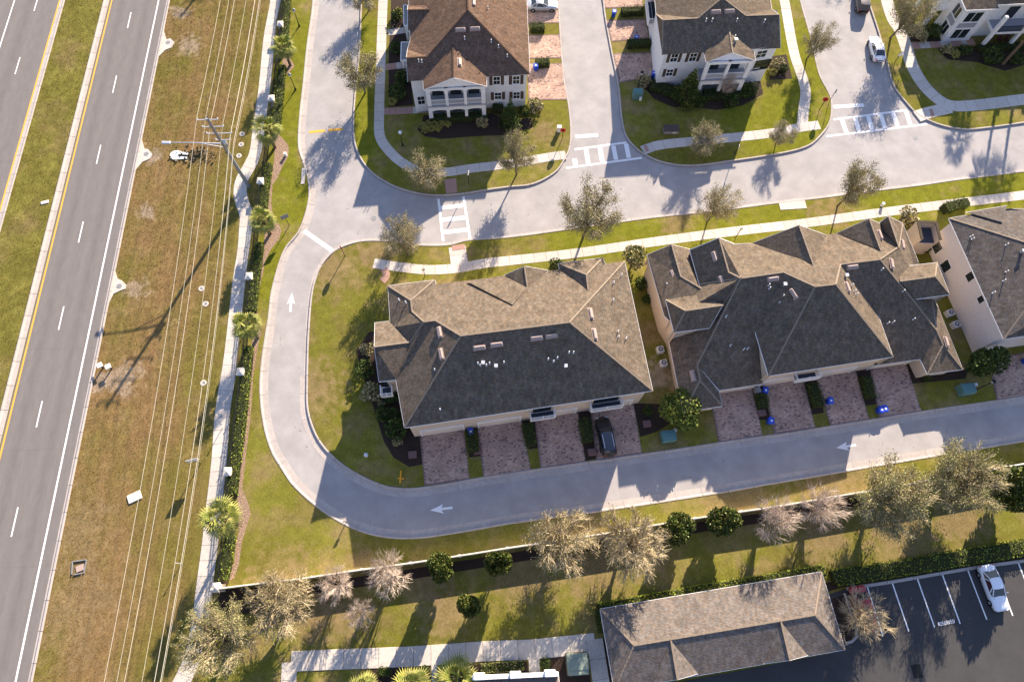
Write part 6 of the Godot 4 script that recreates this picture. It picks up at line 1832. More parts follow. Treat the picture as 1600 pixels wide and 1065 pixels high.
	b = building("low_pavilion", "small brown roofed building cut off by the bottom edge", "building", M.wall_white, M.roof_garage, M.trim, 3.2, [-2.36, 7.24, 5.24, 6.72, 5.64, 9.77, -2.01, 10.28],
		[[-2.81, 3.2, 6.87, 5.59, 3.2, 6.29, 5.8, 3.77, 8.17, -2.56, 3.78, 8.79],
		[-2.56, 3.78, 8.79, 5.8, 3.77, 8.17, 6.1, 3.2, 10.14, -2.36, 3.2, 10.7]],
		[[-2.56, 3.78, 8.79, 5.8, 3.77, 8.17]],
		[[-2.81, 3.2, 6.87, 5.59, 3.2, 6.29, 0.07, 0, 1], [5.8, 3.77, 8.17, 5.59, 3.2, 6.29, -0.99, -0, 0.11], [-2.81, 3.2, 6.87, -2.56, 3.78, 8.79, 0.99, -0, -0.13], [6.1, 3.2, 10.14, 5.8, 3.77, 8.17, -0.99, -0, 0.15], [6.1, 3.2, 10.14, -2.36, 3.2, 10.7, -0.07, 0, -1], [-2.36, 3.2, 10.7, -2.56, 3.78, 8.79, 0.99, 0, -0.1]],
		[],
		[],
		[])
	var st := st_new()
	var pa := Vector3(-2.81, 3.2, 6.87) - b.position
	var pb := Vector3(5.59, 3.2, 6.29) - b.position
	bar(st, pa + Vector3(0, 0.35, 0.1), pb + Vector3(0, 0.35, 0.1), 0.35, 0.8)
	for f in [0.08, 0.5, 0.9]:
		bbox(st, pa.lerp(pb, f) + Vector3(0, 0.55, 0.0), Vector3(1.1, 0.9, 0.6), 0.05, aim((pb - pa).cross(Vector3.UP)))
	obj("parapet", done(st), M.wall_white, b)

func gable_vent(t: Node3D, at: Vector3):
	var st := st_new()
	var p := at - t.position
	box(st, p, Vector3(0.6, 0.8, 0.12))
	for k in 6:
		box(st, p + Vector3(0, -0.32 + k * 0.13, 0.07), Vector3(0.52, 0.05, 0.04))
	obj("gable_louvre", done(st), M.shutter, t)

func side_porch(t: Node3D, a: Vector3, b: Vector3, c: Vector3, d: Vector3):
	# low flat porch roof on two posts
	var st := st_new()
	var q := [a - t.position, b - t.position, c - t.position, d - t.position]
	for s in [0.0, -0.2]:
		quad(st, q[0] + Vector3(0, s, 0), q[1] + Vector3(0, s, 0), q[2] + Vector3(0, s, 0), q[3] + Vector3(0, s, 0))
	var node := obj("porch_roof", done(st), M.grey_metal, t)
	st = st_new()
	for k in 4:
		bar(st, q[k] - Vector3(0, 0.08, 0), q[(k + 1) % 4] - Vector3(0, 0.08, 0), 0.12, 0.26)
	obj("fascia", done(st), M.trim, node)
	for k in [0, 3]:
		st = st_new()
		box(st, Vector3(q[k].x + 0.2, 1.4, q[k].z + (0.2 if k == 0 else -0.2)), Vector3(0.3, 2.8, 0.3))
		obj("post", done(st), M.trim, node)

func balcony_room(t: Node3D, a: Vector3, b: Vector3, c: Vector3):
	# roofed corner balcony at the north-west end of the stucco house
	var st := st_new()
	var w := Vector3(-0.55, 0, 0.0)
	var p := c - t.position
	p.y = 0
	var x := Vector3(-1, 0, 0.12).normalized()
	var z := Vector3(-0.12, 0, -1).normalized()
	var o := p + x * 3.6 + z * 0.3
	box(st, o + Vector3(0, 1.4, 1.2), Vector3(2.4, 2.8, 2.6))
	var node := obj("bay", done(st), M.wall_beige, t)
	st = st_new()
	for q in [Vector3(-1.15, 3.3, 1.2), Vector3(1.15, 3.3, 1.2)]:
		box(st, o + q, Vector3(0.2, 1.0, 2.6))
	box(st, o + Vector3(0, 3.3, 0.0), Vector3(2.4, 1.0, 0.2))
	obj("parapet", done(st), M.wall_beige, node)
	st = st_new()
	box(st, o + Vector3(0, 2.83, 1.3), Vector3(2.0, 0.04, 2.2))
	obj("deck", done(st), M.deck, node)
	st = st_new()
	for q in [Vector3(-1.15, 3.86, 1.2), Vector3(1.15, 3.86, 1.2), Vector3(0, 3.86, 0.0)]:
		box(st, o + q, Vector3(0.34, 0.1, 2.7) if absf(q.x) > 0.5 else Vector3(1.96, 0.1, 0.34))
	obj("coping", done(st), M.roof_tan, node)

func east_house():
	# house at the top right corner: glazed bay, porch with balcony, dark roof
	var c := Vector3(63.23, 0, -80.38)
	var e := Vector3(80.01, 0, -82.11)
	var t := thing("white_house", "white house with glazed corner bay, top right corner", "house", c)
	var ex := (e - c).normalized()
	var nz := Vector3(ex.z, 0, -ex.x)
	if nz.z > 0:
		nz = -nz
	var bs := Basis(ex, Vector3.UP, ex.cross(Vector3.UP))
	var H := 6.2
	var st := st_new()
	box(st, ex * 2.05 + nz * 1.9 + Vector3(0, H * 0.5, 0), Vector3(4.1, H, 3.8), bs)
	box(st, ex * 12.0 + nz * 6.3 + Vector3(0, H * 0.5, 0), Vector3(20.0, H, 11.0), bs)
	obj("wall", done(st), M.wall_white, t)
	# bay windows, two floors on two faces
	for fl in 2:
		var y := 1.55 if fl == 0 else 4.55
		for side in 2:
			var o := ex * 1.9 if side == 0 else nz * 1.3
			var n := -nz if side == 0 else -ex
			var b2 := Basis(Vector3.UP.cross(n), Vector3.UP, n)
			var at := o + Vector3(0, y, 0)
			st = st_new()
			var w := 2.5 if side == 0 else 1.7
			for sx in [-1, 1]:
				box(st, at + b2 * Vector3(sx * w * 0.5, 0, 0.03), Vector3(0.14, 1.9, 0.12), b2)
			for sy in [-1, 1]:
				box(st, at + b2 * Vector3(0, sy * 0.9, 0.03), Vector3(w, 0.14, 0.118), b2)
			box(st, at + b2 * Vector3(0, 0, 0.02), Vector3(0.07, 1.8, 0.08), b2)
			var fr := obj("window", done(st), M.trim, t)
			for sx in [-1, 1]:
				st = st_new()
				box(st, at + b2 * Vector3(sx * w * 0.25, 0, 0.01), Vector3(w * 0.5 - 0.1, 1.7, 0.03), b2)
				obj("pane", done(st), M.glass, fr)
	st = st_new()
	box(st, ex * 1.9 - nz * 0.02 + Vector3(0, 3.05, 0), Vector3(2.7, 0.8, 0.08), bs)
	box(st, nz * 1.3 - ex * 0.02 + Vector3(0, 3.05, 0), Vector3(0.08, 0.8, 1.9), bs)
	obj("spandrel", done(st), M.wall_grey, t)
	# roof
	st = st_new()
	var q := [ex * 1.4 + nz * 0.3, ex * 23.0 + nz * 0.3, ex * 23.0 + nz * 12.3, ex * 1.4 + nz * 12.3]
	var r0 := ex * 6.4 + nz * 6.3 + Vector3(0, H + 2.6, 0)
	var r1 := ex * 17.0 + nz * 6.3 + Vector3(0, H + 2.6, 0)
	for k in 4:
		q[k].y = H + 0.05
	var fs := [[q[0], q[1], r1, r0], [q[1], q[2], r1], [q[2], q[3], r0, r1], [q[3], q[0], r0]]
	for f in fs:
		for k in range(1, f.size() - 1):
			for v in [f[0], f[k], f[k + 1]]:
				st.set_uv(Vector2(v.dot(ex), v.dot(nz)) / 3.6)
				st.set_uv2(Vector2(v.dot(ex), v.dot(nz)) / 9.0)
				st.add_vertex(v)
	var u := [Vector3(-0.4, H, 0) - nz * 0.4 + ex * 0.0, ex * 4.5 - nz * 0.4 + Vector3(0, H, 0), ex * 4.5 + nz * 3.9 + Vector3(0, H, 0), -ex * 0.4 + nz * 3.9 + Vector3(0, H, 0)]
	u[0] = -ex * 0.4 - nz * 0.4 + Vector3(0, H, 0)
	var ap := ex * 2.6 + nz * 3.9 + Vector3(0, H + 1.3, 0)
	for f in [[u[0], u[1], ap], [u[1], u[2], ap], [u[3], u[0], ap]]:
		for v in f:
			st.set_uv(Vector2(v.dot(ex), v.dot(nz)) / 3.6)
			st.set_uv2(Vector2(v.dot(ex), v.dot(nz)) / 9.0)
			st.add_vertex(v)
	obj("roof", done(st), M.roof_tan, t)
	st = st_new()
	for k in 3:
		bar(st, u[(k + 3) % 4] - Vector3(0, 0.1, 0), u[k] - Vector3(0, 0.1, 0), 0.1, 0.2)
	bar(st, q[0] - Vector3(0, 0.1, 0), q[1] - Vector3(0, 0.1, 0), 0.1, 0.2)
	obj("gutter", done(st), M.trim, t)
	# porch and balcony on the street side
	st = st_new()
	box(st, ex * 9.6 - nz * 0.4 + Vector3(0, 2.95, 0), Vector3(8.6, 0.3, 2.6), bs)
	var bal := obj("balcony", done(st), M.trim, t)
	st = st_new()
	box(st, ex * 9.6 - nz * 0.4 + Vector3(0, 3.12, 0), Vector3(8.2, 0.03, 2.3), bs)
	obj("deck", done(st), M.wall_grey, bal)
	for k in [5.5, 9.7, 13.6]:
		st = st_new()
		box(st, ex * k - nz * 1.5 + Vector3(0, 2.9, 0), Vector3(0.46, 5.8, 0.46), bs)
		obj("column", done(st), M.trim, bal)
	rail(bal, ex * 5.5 - nz * 1.6 + Vector3(0, 3.1, 0), ex * 13.6 - nz * 1.6 + Vector3(0, 3.1, 0), 0.95, M.dark_metal)
	for w in [[8.0, 4.3, 1.6, 2.1], [8.0, 1.2, 1.2, 2.1], [11.5, 4.3, 2.0, 1.6]]:
		st = st_new()
		box(st, ex * w[0] + nz * 0.76 + Vector3(0, w[1], 0), Vector3(w[2], w[3], 0.06), bs)
		obj("door" if w[3] > 2.0 else "pane", done(st), M.glass, t)
	for k in [[-0.9, 3.6], [-0.9, 7.4]]:
		st = st_new()
		box(st, -ex * 1.6 + nz * k[1] + Vector3(0, 2.9, 0), Vector3(0.5, 5.8, 0.5), bs)
		obj("column", done(st), M.trim, t)
	st = st_new()
	box(st, ex * 0.2 + nz * 5.5 + Vector3(0, 2.95, 0), Vector3(4.2, 0.28, 4.4), bs)
	box(st, ex * 0.2 + nz * 5.5 + Vector3(0, 5.9, 0), Vector3(4.4, 0.2, 4.6), bs)
	obj("side_balcony", done(st), M.trim, t)
	# two red chairs on the porch
	for k in 2:
		var ch := thing("porch_chair", ["dark red porch chair, left of two at the white house", "dark red porch chair, right of two at the white house"][k], "chair", c + ex * (8.6 + 1.1 * k) - nz * 0.5)
		st = st_new()
		box(st, Vector3(0, 0.42, 0), Vector3(0.62, 0.06, 0.6), bs)
		obj("seat", done(st), M.chair, ch)
		st = st_new()
		box(st, Vector3(0, 0.75, -0.3), Vector3(0.62, 0.65, 0.05), Basis(Vector3.RIGHT, -0.25))
		obj("backrest", done(st), M.chair, ch)
		for s in [[-0.27, -0.25], [0.27, -0.25], [-0.27, 0.25], [0.27, 0.25]]:
			st = st_new()
			box(st, Vector3(s[0], 0.2, s[1]), Vector3(0.06, 0.4, 0.06))
			obj("leg", done(st), M.chair, ch)

func put_tree(protos: Array, k: int, first: Array, at: Vector3, hc: float, R: float, label: String, group: String, turn: float):
	# hc, R: the crown's middle and radius in metres
	var src: Node3D = protos[k % protos.size()]
	var base_h: float = src.get_meta("crown_h")
	var t: Node3D
	if not first.has(src):
		first.append(src)
		t = src
		t.position = at
		t.rotation.y = turn
		t.set_meta("label", label)
		t.set_meta("group", group)
	else:
		t = dup(src, at, turn, label, 1.0, group)
	var s := R / 3.0 * (0.86 if String(src.name).begins_with("winter") else 0.95)
	t.scale = Vector3(s, lerpf(s, hc / base_h, 0.7), s)

func plants():
	var olive := [Color(0.22, 0.195, 0.095), Color(0.28, 0.24, 0.115), Color(0.155, 0.145, 0.066), Color(0.42, 0.36, 0.19)]
	var tanl := [Color(0.22, 0.18, 0.075), Color(0.14, 0.125, 0.048), Color(0.36, 0.29, 0.13)]
	var tw_grey := [Color(0.40, 0.34, 0.25), Color(0.30, 0.25, 0.18), Color(0.50, 0.43, 0.31)]
	var tw_tan := [Color(0.42, 0.33, 0.21), Color(0.30, 0.24, 0.15), Color(0.52, 0.43, 0.27)]
	var tw_pink := [Color(0.48, 0.385, 0.31), Color(0.36, 0.28, 0.22), Color(0.60, 0.50, 0.41)]
	var green := [Color(0.05, 0.075, 0.018), Color(0.075, 0.10, 0.022), Color(0.03, 0.05, 0.014)]
	var bright := [Color(0.13, 0.155, 0.028), Color(0.19, 0.20, 0.045), Color(0.08, 0.11, 0.022)]
	var magn := [Color(0.045, 0.070, 0.016), Color(0.10, 0.115, 0.025), Color(0.16, 0.16, 0.045), Color(0.028, 0.045, 0.012)]
	var olg := [Color(0.20, 0.195, 0.075), Color(0.26, 0.245, 0.10), Color(0.14, 0.14, 0.05), Color(0.36, 0.33, 0.15)]
	# street oaks
	var oaks := []
	for k in 4:
		var o := make_tree("street_oak", "", "tree", 100 + k, {h = 7.4, fork = 2.3, trunk = 0.13, limbs = 13, el0 = -0.25, el1 = 1.25, subs = 13, twigs = 7, leaves = 12 - (k % 2) * 3, leaf = 0.125, leaf_cols = olive, twig_cols = tw_grey, rise = 0.1, spread = 0.24})
		o.set_meta("crown_h", 4.85)
		oaks.append(o)
	var first := []
	var i := 0
	for d in [[Vector3(-22.17, 0, -67.1), 5.11, 2.88, "olive street oak left of the corner house"], [Vector3(-11.93, 0, -51.57), 4.34, 2.72, "rounded street oak on the corner lawn's bend"], [Vector3(-0.13, 0, -54), 5.27, 2.55, "sparse street oak right of the corner house's front walk"], [Vector3(-13.72, 0, -41.05), 5.15, 2.49, "street oak at the pavement's end above the townhouse row"], [Vector3(8.85, 0, -44.6), 7.47, 3.47, "largest street oak, on the strip above the townhouse row"], [Vector3(25.3, 0, -47.57), 5.17, 2.57, "airy street oak above the gap between townhouse blocks"], [Vector3(43.04, 0, -50.65), 5.76, 2.75, "dense street oak above the big townhouse block"], [Vector3(25.36, 0, -58.58), 3.16, 2.32, "small pale street oak in shade below the middle house"], [Vector3(35.9, 0, -60.59), 2.22, 1.75, "smallest street oak, by the pavement right of the middle house"], [Vector3(42.3, 0, -76.12), 4.18, 2.46, "leaning street oak between middle house and right street"], [Vector3(55.59, 0, -80.81), 4.53, 3.52, "street oak by the top right house"], [Vector3(-23.3, 0, -82.91), 2.71, 2.56, "street oak at the top edge left of the corner house"], [Vector3(-22.75, 0, -99.1), 4.12, 2.98, "street oak above the top edge beside the west street"], [Vector3(53.02, 0, -101.88), 2.95, 3.45, "street oak above the top edge by the dark car"]]:
		put_tree(oaks, i, first, d[0], d[1], d[2], d[3], "street oaks", i * 1.7)
		i += 1
	# big half-bare oaks by the lower wall
	var bares := []
	first = []
	for k in 4:
		var o := make_tree("winter_oak", "", "tree", 210 + k, {h = 6.6, fork = 1.5, trunk = 0.17, limbs = 17, el0 = -0.2, el1 = 1.3, subs = 16, twigs = 11, leaves = [3, 6, 2, 7][k], leaf = 0.10, twiglen = 1.35, sw = 0.05, pale = true, leaf_cols = [tanl, olg, tanl, olg][k], twig_cols = tw_tan, rise = 0.15, spread = 0.16, tw = 0.018})
		o.set_meta("crown_h", 4.05)
		bares.append(o)
	i = 0
	for d in [[Vector3(5.63, 0, -5.54), 5.21, 3.78, "tan half-bare oak left of the wide pair below the black car"], [Vector3(12.86, 0, -6.24), 5.34, 3.99, "tan half-bare oak just left of the dark magnolias"], [Vector3(-22.25, 0, 0.58), 4.99, 3.54, "pale half-bare oak at the wall's left end"]]:
		put_tree(bares, [0, 2, 0][i], first, d[0], maxf(3.6, d[1]), d[2], d[3], "half-bare oaks by the lower wall", i * 2.1)
		i += 1
	i = 0
	for d in [[Vector3(-27.44, 0, 4.09), 4.55, 3.74, "olive oak over the pavement, bottom left"], [Vector3(40.72, 0, -11.25), 5.34, 4.43, "broad olive oak on the right, left of a pair"], [Vector3(48.7, 0, -13.29), 5, 4.09, "broad olive oak on the right, right of a pair"]]:
		put_tree(bares, [3, 1, 3][i], first, d[0], maxf(3.8, d[1]), d[2], d[3], "half-bare oaks by the lower wall", i * 2.1)
		i += 1
	# bare crape myrtles
	var myr := []
	first = []
	for k in 3:
		var o := make_tree("bare_myrtle", "", "tree", 310 + k, {h = 6.0, fork = 1.3, trunk = 0.10, stems = 3, limbs = 26, el0 = -0.1, el1 = 1.4, subs = 10, twigs = 8, pale = true, leaves = 0, leaf = 0.1, leaf_cols = tanl, twig_cols = tw_tan if k == 2 else tw_pink, rise = 0.35, tw = 0.014, twiglen = 1.4})
		o.set_meta("crown_h", 3.6)
		myr.append(o)
	i = 0
	for d in [[Vector3(-17.15, 0, -0.91), 3.23, 1.89, "bare pinkish myrtle, left of the two touching the wall"], [Vector3(-11.74, 0, -2.17), 4.75, 2.32, "bare pinkish myrtle crossing the wall, the taller"], [Vector3(-14.57, 0, 1.42), 2.35, 1.5, "small bare myrtle standing away from the wall"], [Vector3(28.39, 0, -9.04), 4.17, 2.49, "bare myrtle right of the dark magnolia pair"], [Vector3(33.66, 0, -10.11), 3.82, 2.45, "bare myrtle touching the broad olive oak"], [Vector3(36.54, 0, 0.31), 2.62, 2.88, "bare tan tree over the red car by the garage"], [Vector3(29.1, 0, -68.53), 1.5, 1.45, "small bare pinkish tree before the middle house's porch"]]:
		put_tree(myr, [0, 1, 0, 1, 0, 2, 1][i], first, d[0], maxf(2.6, d[1]), d[2], d[3], "bare myrtles", i * 1.3)
		i += 1
	# magnolias
	var mg := []
	first = []
	for k in 2:
		var o := make_bush("magnolia", "", "tree", 400 + k, Vector3(3.0, 2.7, 3.0), 4600, 0.36, magn, 0.9, true)
		o.set_meta("crown_h", 3.6)
		mg.append(o)
	i = 0
	for d in [[Vector3(-6.71, 0, -3.04), 4.5, 1.62, "glossy dark magnolia, left of two by the wall's middle"], [Vector3(-0.66, 0, -3.69), 6.65, 1.52, "glossy dark magnolia, right of two by the wall's middle"], [Vector3(-3.42, 0, 0.39), 4.59, 1.34, "glossy dark magnolia alone on the lower lawn"], [Vector3(18.49, 0, -7.7), 3.18, 1.9, "glossy dark magnolia right of the tan half-bare oaks"], [Vector3(23.15, 0, -8.47), 3.83, 1.89, "glossy dark magnolia left of the bare myrtles"], [Vector3(54.8, 0, -12.98), 4.92, 2.59, "large dark magnolia at the right edge"]]:
		put_tree(mg, i, first, d[0], maxf(1.9, d[1]), d[2] * 0.97, d[3], "magnolias", i * 2.0)
		i += 1
	var gt := make_bush("leafy_tree", "bright green leafy tree between the two townhouse blocks", "tree", 450, Vector3(2.4, 1.6, 2.5), 2700, 0.30, bright, 1.0)
	gt.position = Vector3(19.58, 0, -21.06)
	var g2 := make_bush("leafy_tree", "dark shaded tree in front of the pale stucco house", "tree", 451, Vector3(2.6, 1.9, 1.7), 1800, 0.3, green, 1.1)
	g2.position = Vector3(56.06, 0, -27.9)
	g2.rotation.y = 0.5
	var g3 := make_bush("tall_shrub", "tall dark shrub at the top of the gap between townhouse blocks", "shrub", 452, Vector3(1.5, 2.2, 1.6), 1300, 0.26, green + olive, 0.6)
	g3.position = Vector3(14.99, 0, -40.58)
	var g4 := make_bush("cone_evergreen", "dark cone-shaped evergreen by the corner house's right front", "tree", 453, Vector3(1.8, 2.6, 1.8), 2000, 0.22, green, 0.0, false, true)
	g4.position = Vector3(-1.26, 0, -62.18)
	var g5 := make_bush("cone_evergreen", "tall dark evergreen before the middle white house", "tree", 454, Vector3(2.5, 3.0, 2.5), 3400, 0.25, green + [Color(0.13, 0.12, 0.03)], 0.0, false, true)
	g5.position = Vector3(23.69, 0, -67.72)
	# palms along the fence and by the lower pavement
	for d in [[Vector3(-33.62, 0, -71.7), 3.7, 2.1, "fan palm by the fence, topmost of five"], [Vector3(-33.5, 0, -57.17), 3.9, 2.2, "fan palm by the fence, second from the top"], [Vector3(-31.92, 0, -43.55), 3.6, 2.1, "fan palm by the fence, middle of five"], [Vector3(-31.06, 0, -29.02), 4.2, 2.1, "fan palm by the fence, second from the bottom"], [Vector3(-29.54, 0, -7.07), 5.2, 2.5, "fan palm by the fence, lowest and fullest of five"], [Vector3(-4.38, 0, 6.99), 3.4, 2.4, "yellow-green fan palm beside the small brown roof"], [Vector3(-8.66, 0, 8.28), 3.0, 2.3, "fan palm at the bottom edge, right of a pair"], [Vector3(-13.5, 0, 8.59), 3.2, 2.2, "fan palm at the bottom edge, left of a pair"], [Vector3(71.44, 0, -76.37), 9.2, 2.6, "tall fan palm with long leaning-looking trunk, top right, left of two"], [Vector3(74.31, 0, -77.6), 9.8, 2.6, "tall fan palm with long trunk, top right, right of two"], [Vector3(69.75, 0, -83.98), 9.4, 2.5, "tall fan palm behind the top right house"]]:
		var pm := make_palm("fan_palm", d[3], 500 + i, d[1], 30, d[2])
		pm.position = d[0]
		i += 1
	# hedges
	var hc := [Color(0.055, 0.085, 0.014), Color(0.085, 0.115, 0.02), Color(0.12, 0.14, 0.028)]
	var hl := [Color(0.22, 0.26, 0.03), Color(0.28, 0.31, 0.045), Color(0.14, 0.18, 0.022)]
	i = 0
	for l in [[-36.88, -96.99, -35.99, -85.91, -35.38, -79.42, -34.79, -74.44], [-34.46, -70.83, -34.04, -65.01, -33.6, -59.99], [-33.71, -53.88, -33.54, -49.98, -33.17, -46.02], [-32.82, -41.71, -32.63, -38.64, -32.38, -34.86, -32.16, -32.23], [-31.7, -27.57, -31.21, -21.52, -30.84, -16.17, -30.65, -12.14, -30.44, -10.02], [-29.85, -5.7, -29.75, -2.91, -29.75, -1.1]]:
		make_hedge("long_hedge", "clipped green hedge along the fence, %s" % ["above the topmost palm", "between first and second palms", "between second and third palms", "between third and fourth palms", "longest stretch, above the lowest palm", "below the lowest palm"][i], P2(l), 1.15, 1.15, LAWN, hc + hl, 42.0, 0.15, "hedge along the fence")
		i += 1
	make_hedge("clipped_hedge", "bright clipped hedge along the garage's upper side", P2([10.01, 0.48, 14.52, -0.41, 21.43, -1.77, 28.43, -3.02, 34.32, -4.12]), 1.3, 1.3, 0.0, hl, 42.0, 0.16)
	make_hedge("clipped_hedge", "clipped hedge at the garage's left end", P2([9.94, 0.55, 10.19, 1.6, 10.44, 2.7]), 0.9, 1.3, 0.0, hc, 40.0, 0.16)
	make_hedge("clipped_hedge", "low clipped hedge above the parking bays", P2([35.26, -3.43, 41.89, -4.55, 51.55, -6.31, 57.13, -7.29, 68.31, -9.21]), 1.7, 0.9, 0.0, hc + hl, 40.0, 0.16)
	var drive_h := [[[-4.48, -18.1, -3.91, -15.72], "clipped hedge between the first two drives"], [[2.04, -19.24, 2.62, -16.68], "clipped hedge between second and third drives"], [[8.63, -20.07, 9.05, -17.27], "clipped hedge left of the black car"], [[29.6, -23.76, 29.8, -22.03], "low hedge between two blue bins"], [[35.84, -25.25, 36.37, -22.41], "clipped hedge left of the bin on the drive's edge"], [[42.4, -26.29, 42.73, -23.65], "clipped hedge left of the right end drive"], [[14.97, -83.67, 18.3, -84.08], "clipped hedge between shaded drives, upper of two"], [[15.63, -77.34, 19.09, -77.73], "clipped hedge between shaded drives, lower of two"], [[1.27, -79.86, 3.29, -80.08], "clipped hedge between sunlit drives, upper of two"], [[2.06, -73.08, 4.12, -73.29], "clipped hedge by the blue bin, lower of two"]]
	for d in drive_h:
		make_hedge("clipped_hedge", d[1], P2(d[0]), 1.35, 1.1, LAWN, green + hc, 40.0, 0.15, "hedges between the drives")
	make_hedge("clipped_hedge", "dark hedge before the corner house's arches", P2([-12.55, -62.61, -8.24, -63.01, -4.48, -63.61]), 1.4, 0.9, LAWN, green, 40.0, 0.16)
	make_hedge("clipped_hedge", "dark hedge right of the corner house's arches", P2([-3.8, -64.88, -2.43, -64.6]), 1.5, 1.0, LAWN, green, 40.0, 0.16)
	make_hedge("clipped_hedge", "dark hedge along the porch of the middle house", P2([26.32, -68.41, 30.23, -68.81, 33.27, -69.63]), 1.9, 0.9, LAWN, green, 36.0, 0.18)
	make_hedge("clipped_hedge", "dark hedge left of the evergreen, middle house", P2([18.83, -69.97, 21.01, -69.24, 22.45, -68.48]), 2.0, 0.9, LAWN, green, 36.0, 0.18)
	make_hedge("clipped_hedge", "hedge beside the small brown roof's upper side", P2([-2.05, 6.39, 0.11, 6.21, 2.27, 5.96]), 0.9, 0.8, 0.0, olive + hl, 50.0, 0.16)
	make_hedge("clipped_hedge", "dark hedge under the top right house's porch", P2([68.03, -78.95, 72.55, -79.39, 76.51, -79.81]), 1.2, 0.8, LAWN, green, 40.0, 0.16)
	make_hedge("clipped_hedge", "green hedge behind the pavement by the stucco house", P2([56.9, -50.34, 58.96, -51.12, 60.13, -51.37]), 1.4, 1.3, LAWN, green + hc, 40.0, 0.16)
	make_hedge("clipped_hedge", "tall dark planting along the big block's shaded side", P2([17.89, -35.79, 18.4, -33.17]), 0.9, 1.3, LAWN, green, 40.0, 0.18)
	make_hedge("clipped_hedge", "dark planting between the big block and the stucco house", P2([53.27, -41.62, 53.83, -38.71]), 1.2, 1.1, LAWN, green, 40.0, 0.18)
	# shrubs: one of each size, then copies
	var sp := []
	first = []
	sp.append(make_bush("round_shrub", "", "shrub", 600, Vector3(0.8, 0.6, 0.8), 420, 0.17, green, 0.0))
	sp.append(make_bush("round_shrub", "", "shrub", 601, Vector3(0.8, 0.6, 0.8), 420, 0.17, [Color(0.36, 0.32, 0.09), Color(0.24, 0.23, 0.06)], 0.0))
	sp.append(make_bush("round_shrub", "", "shrub", 602, Vector3(0.8, 0.65, 0.8), 380, 0.2, olive, 0.0))
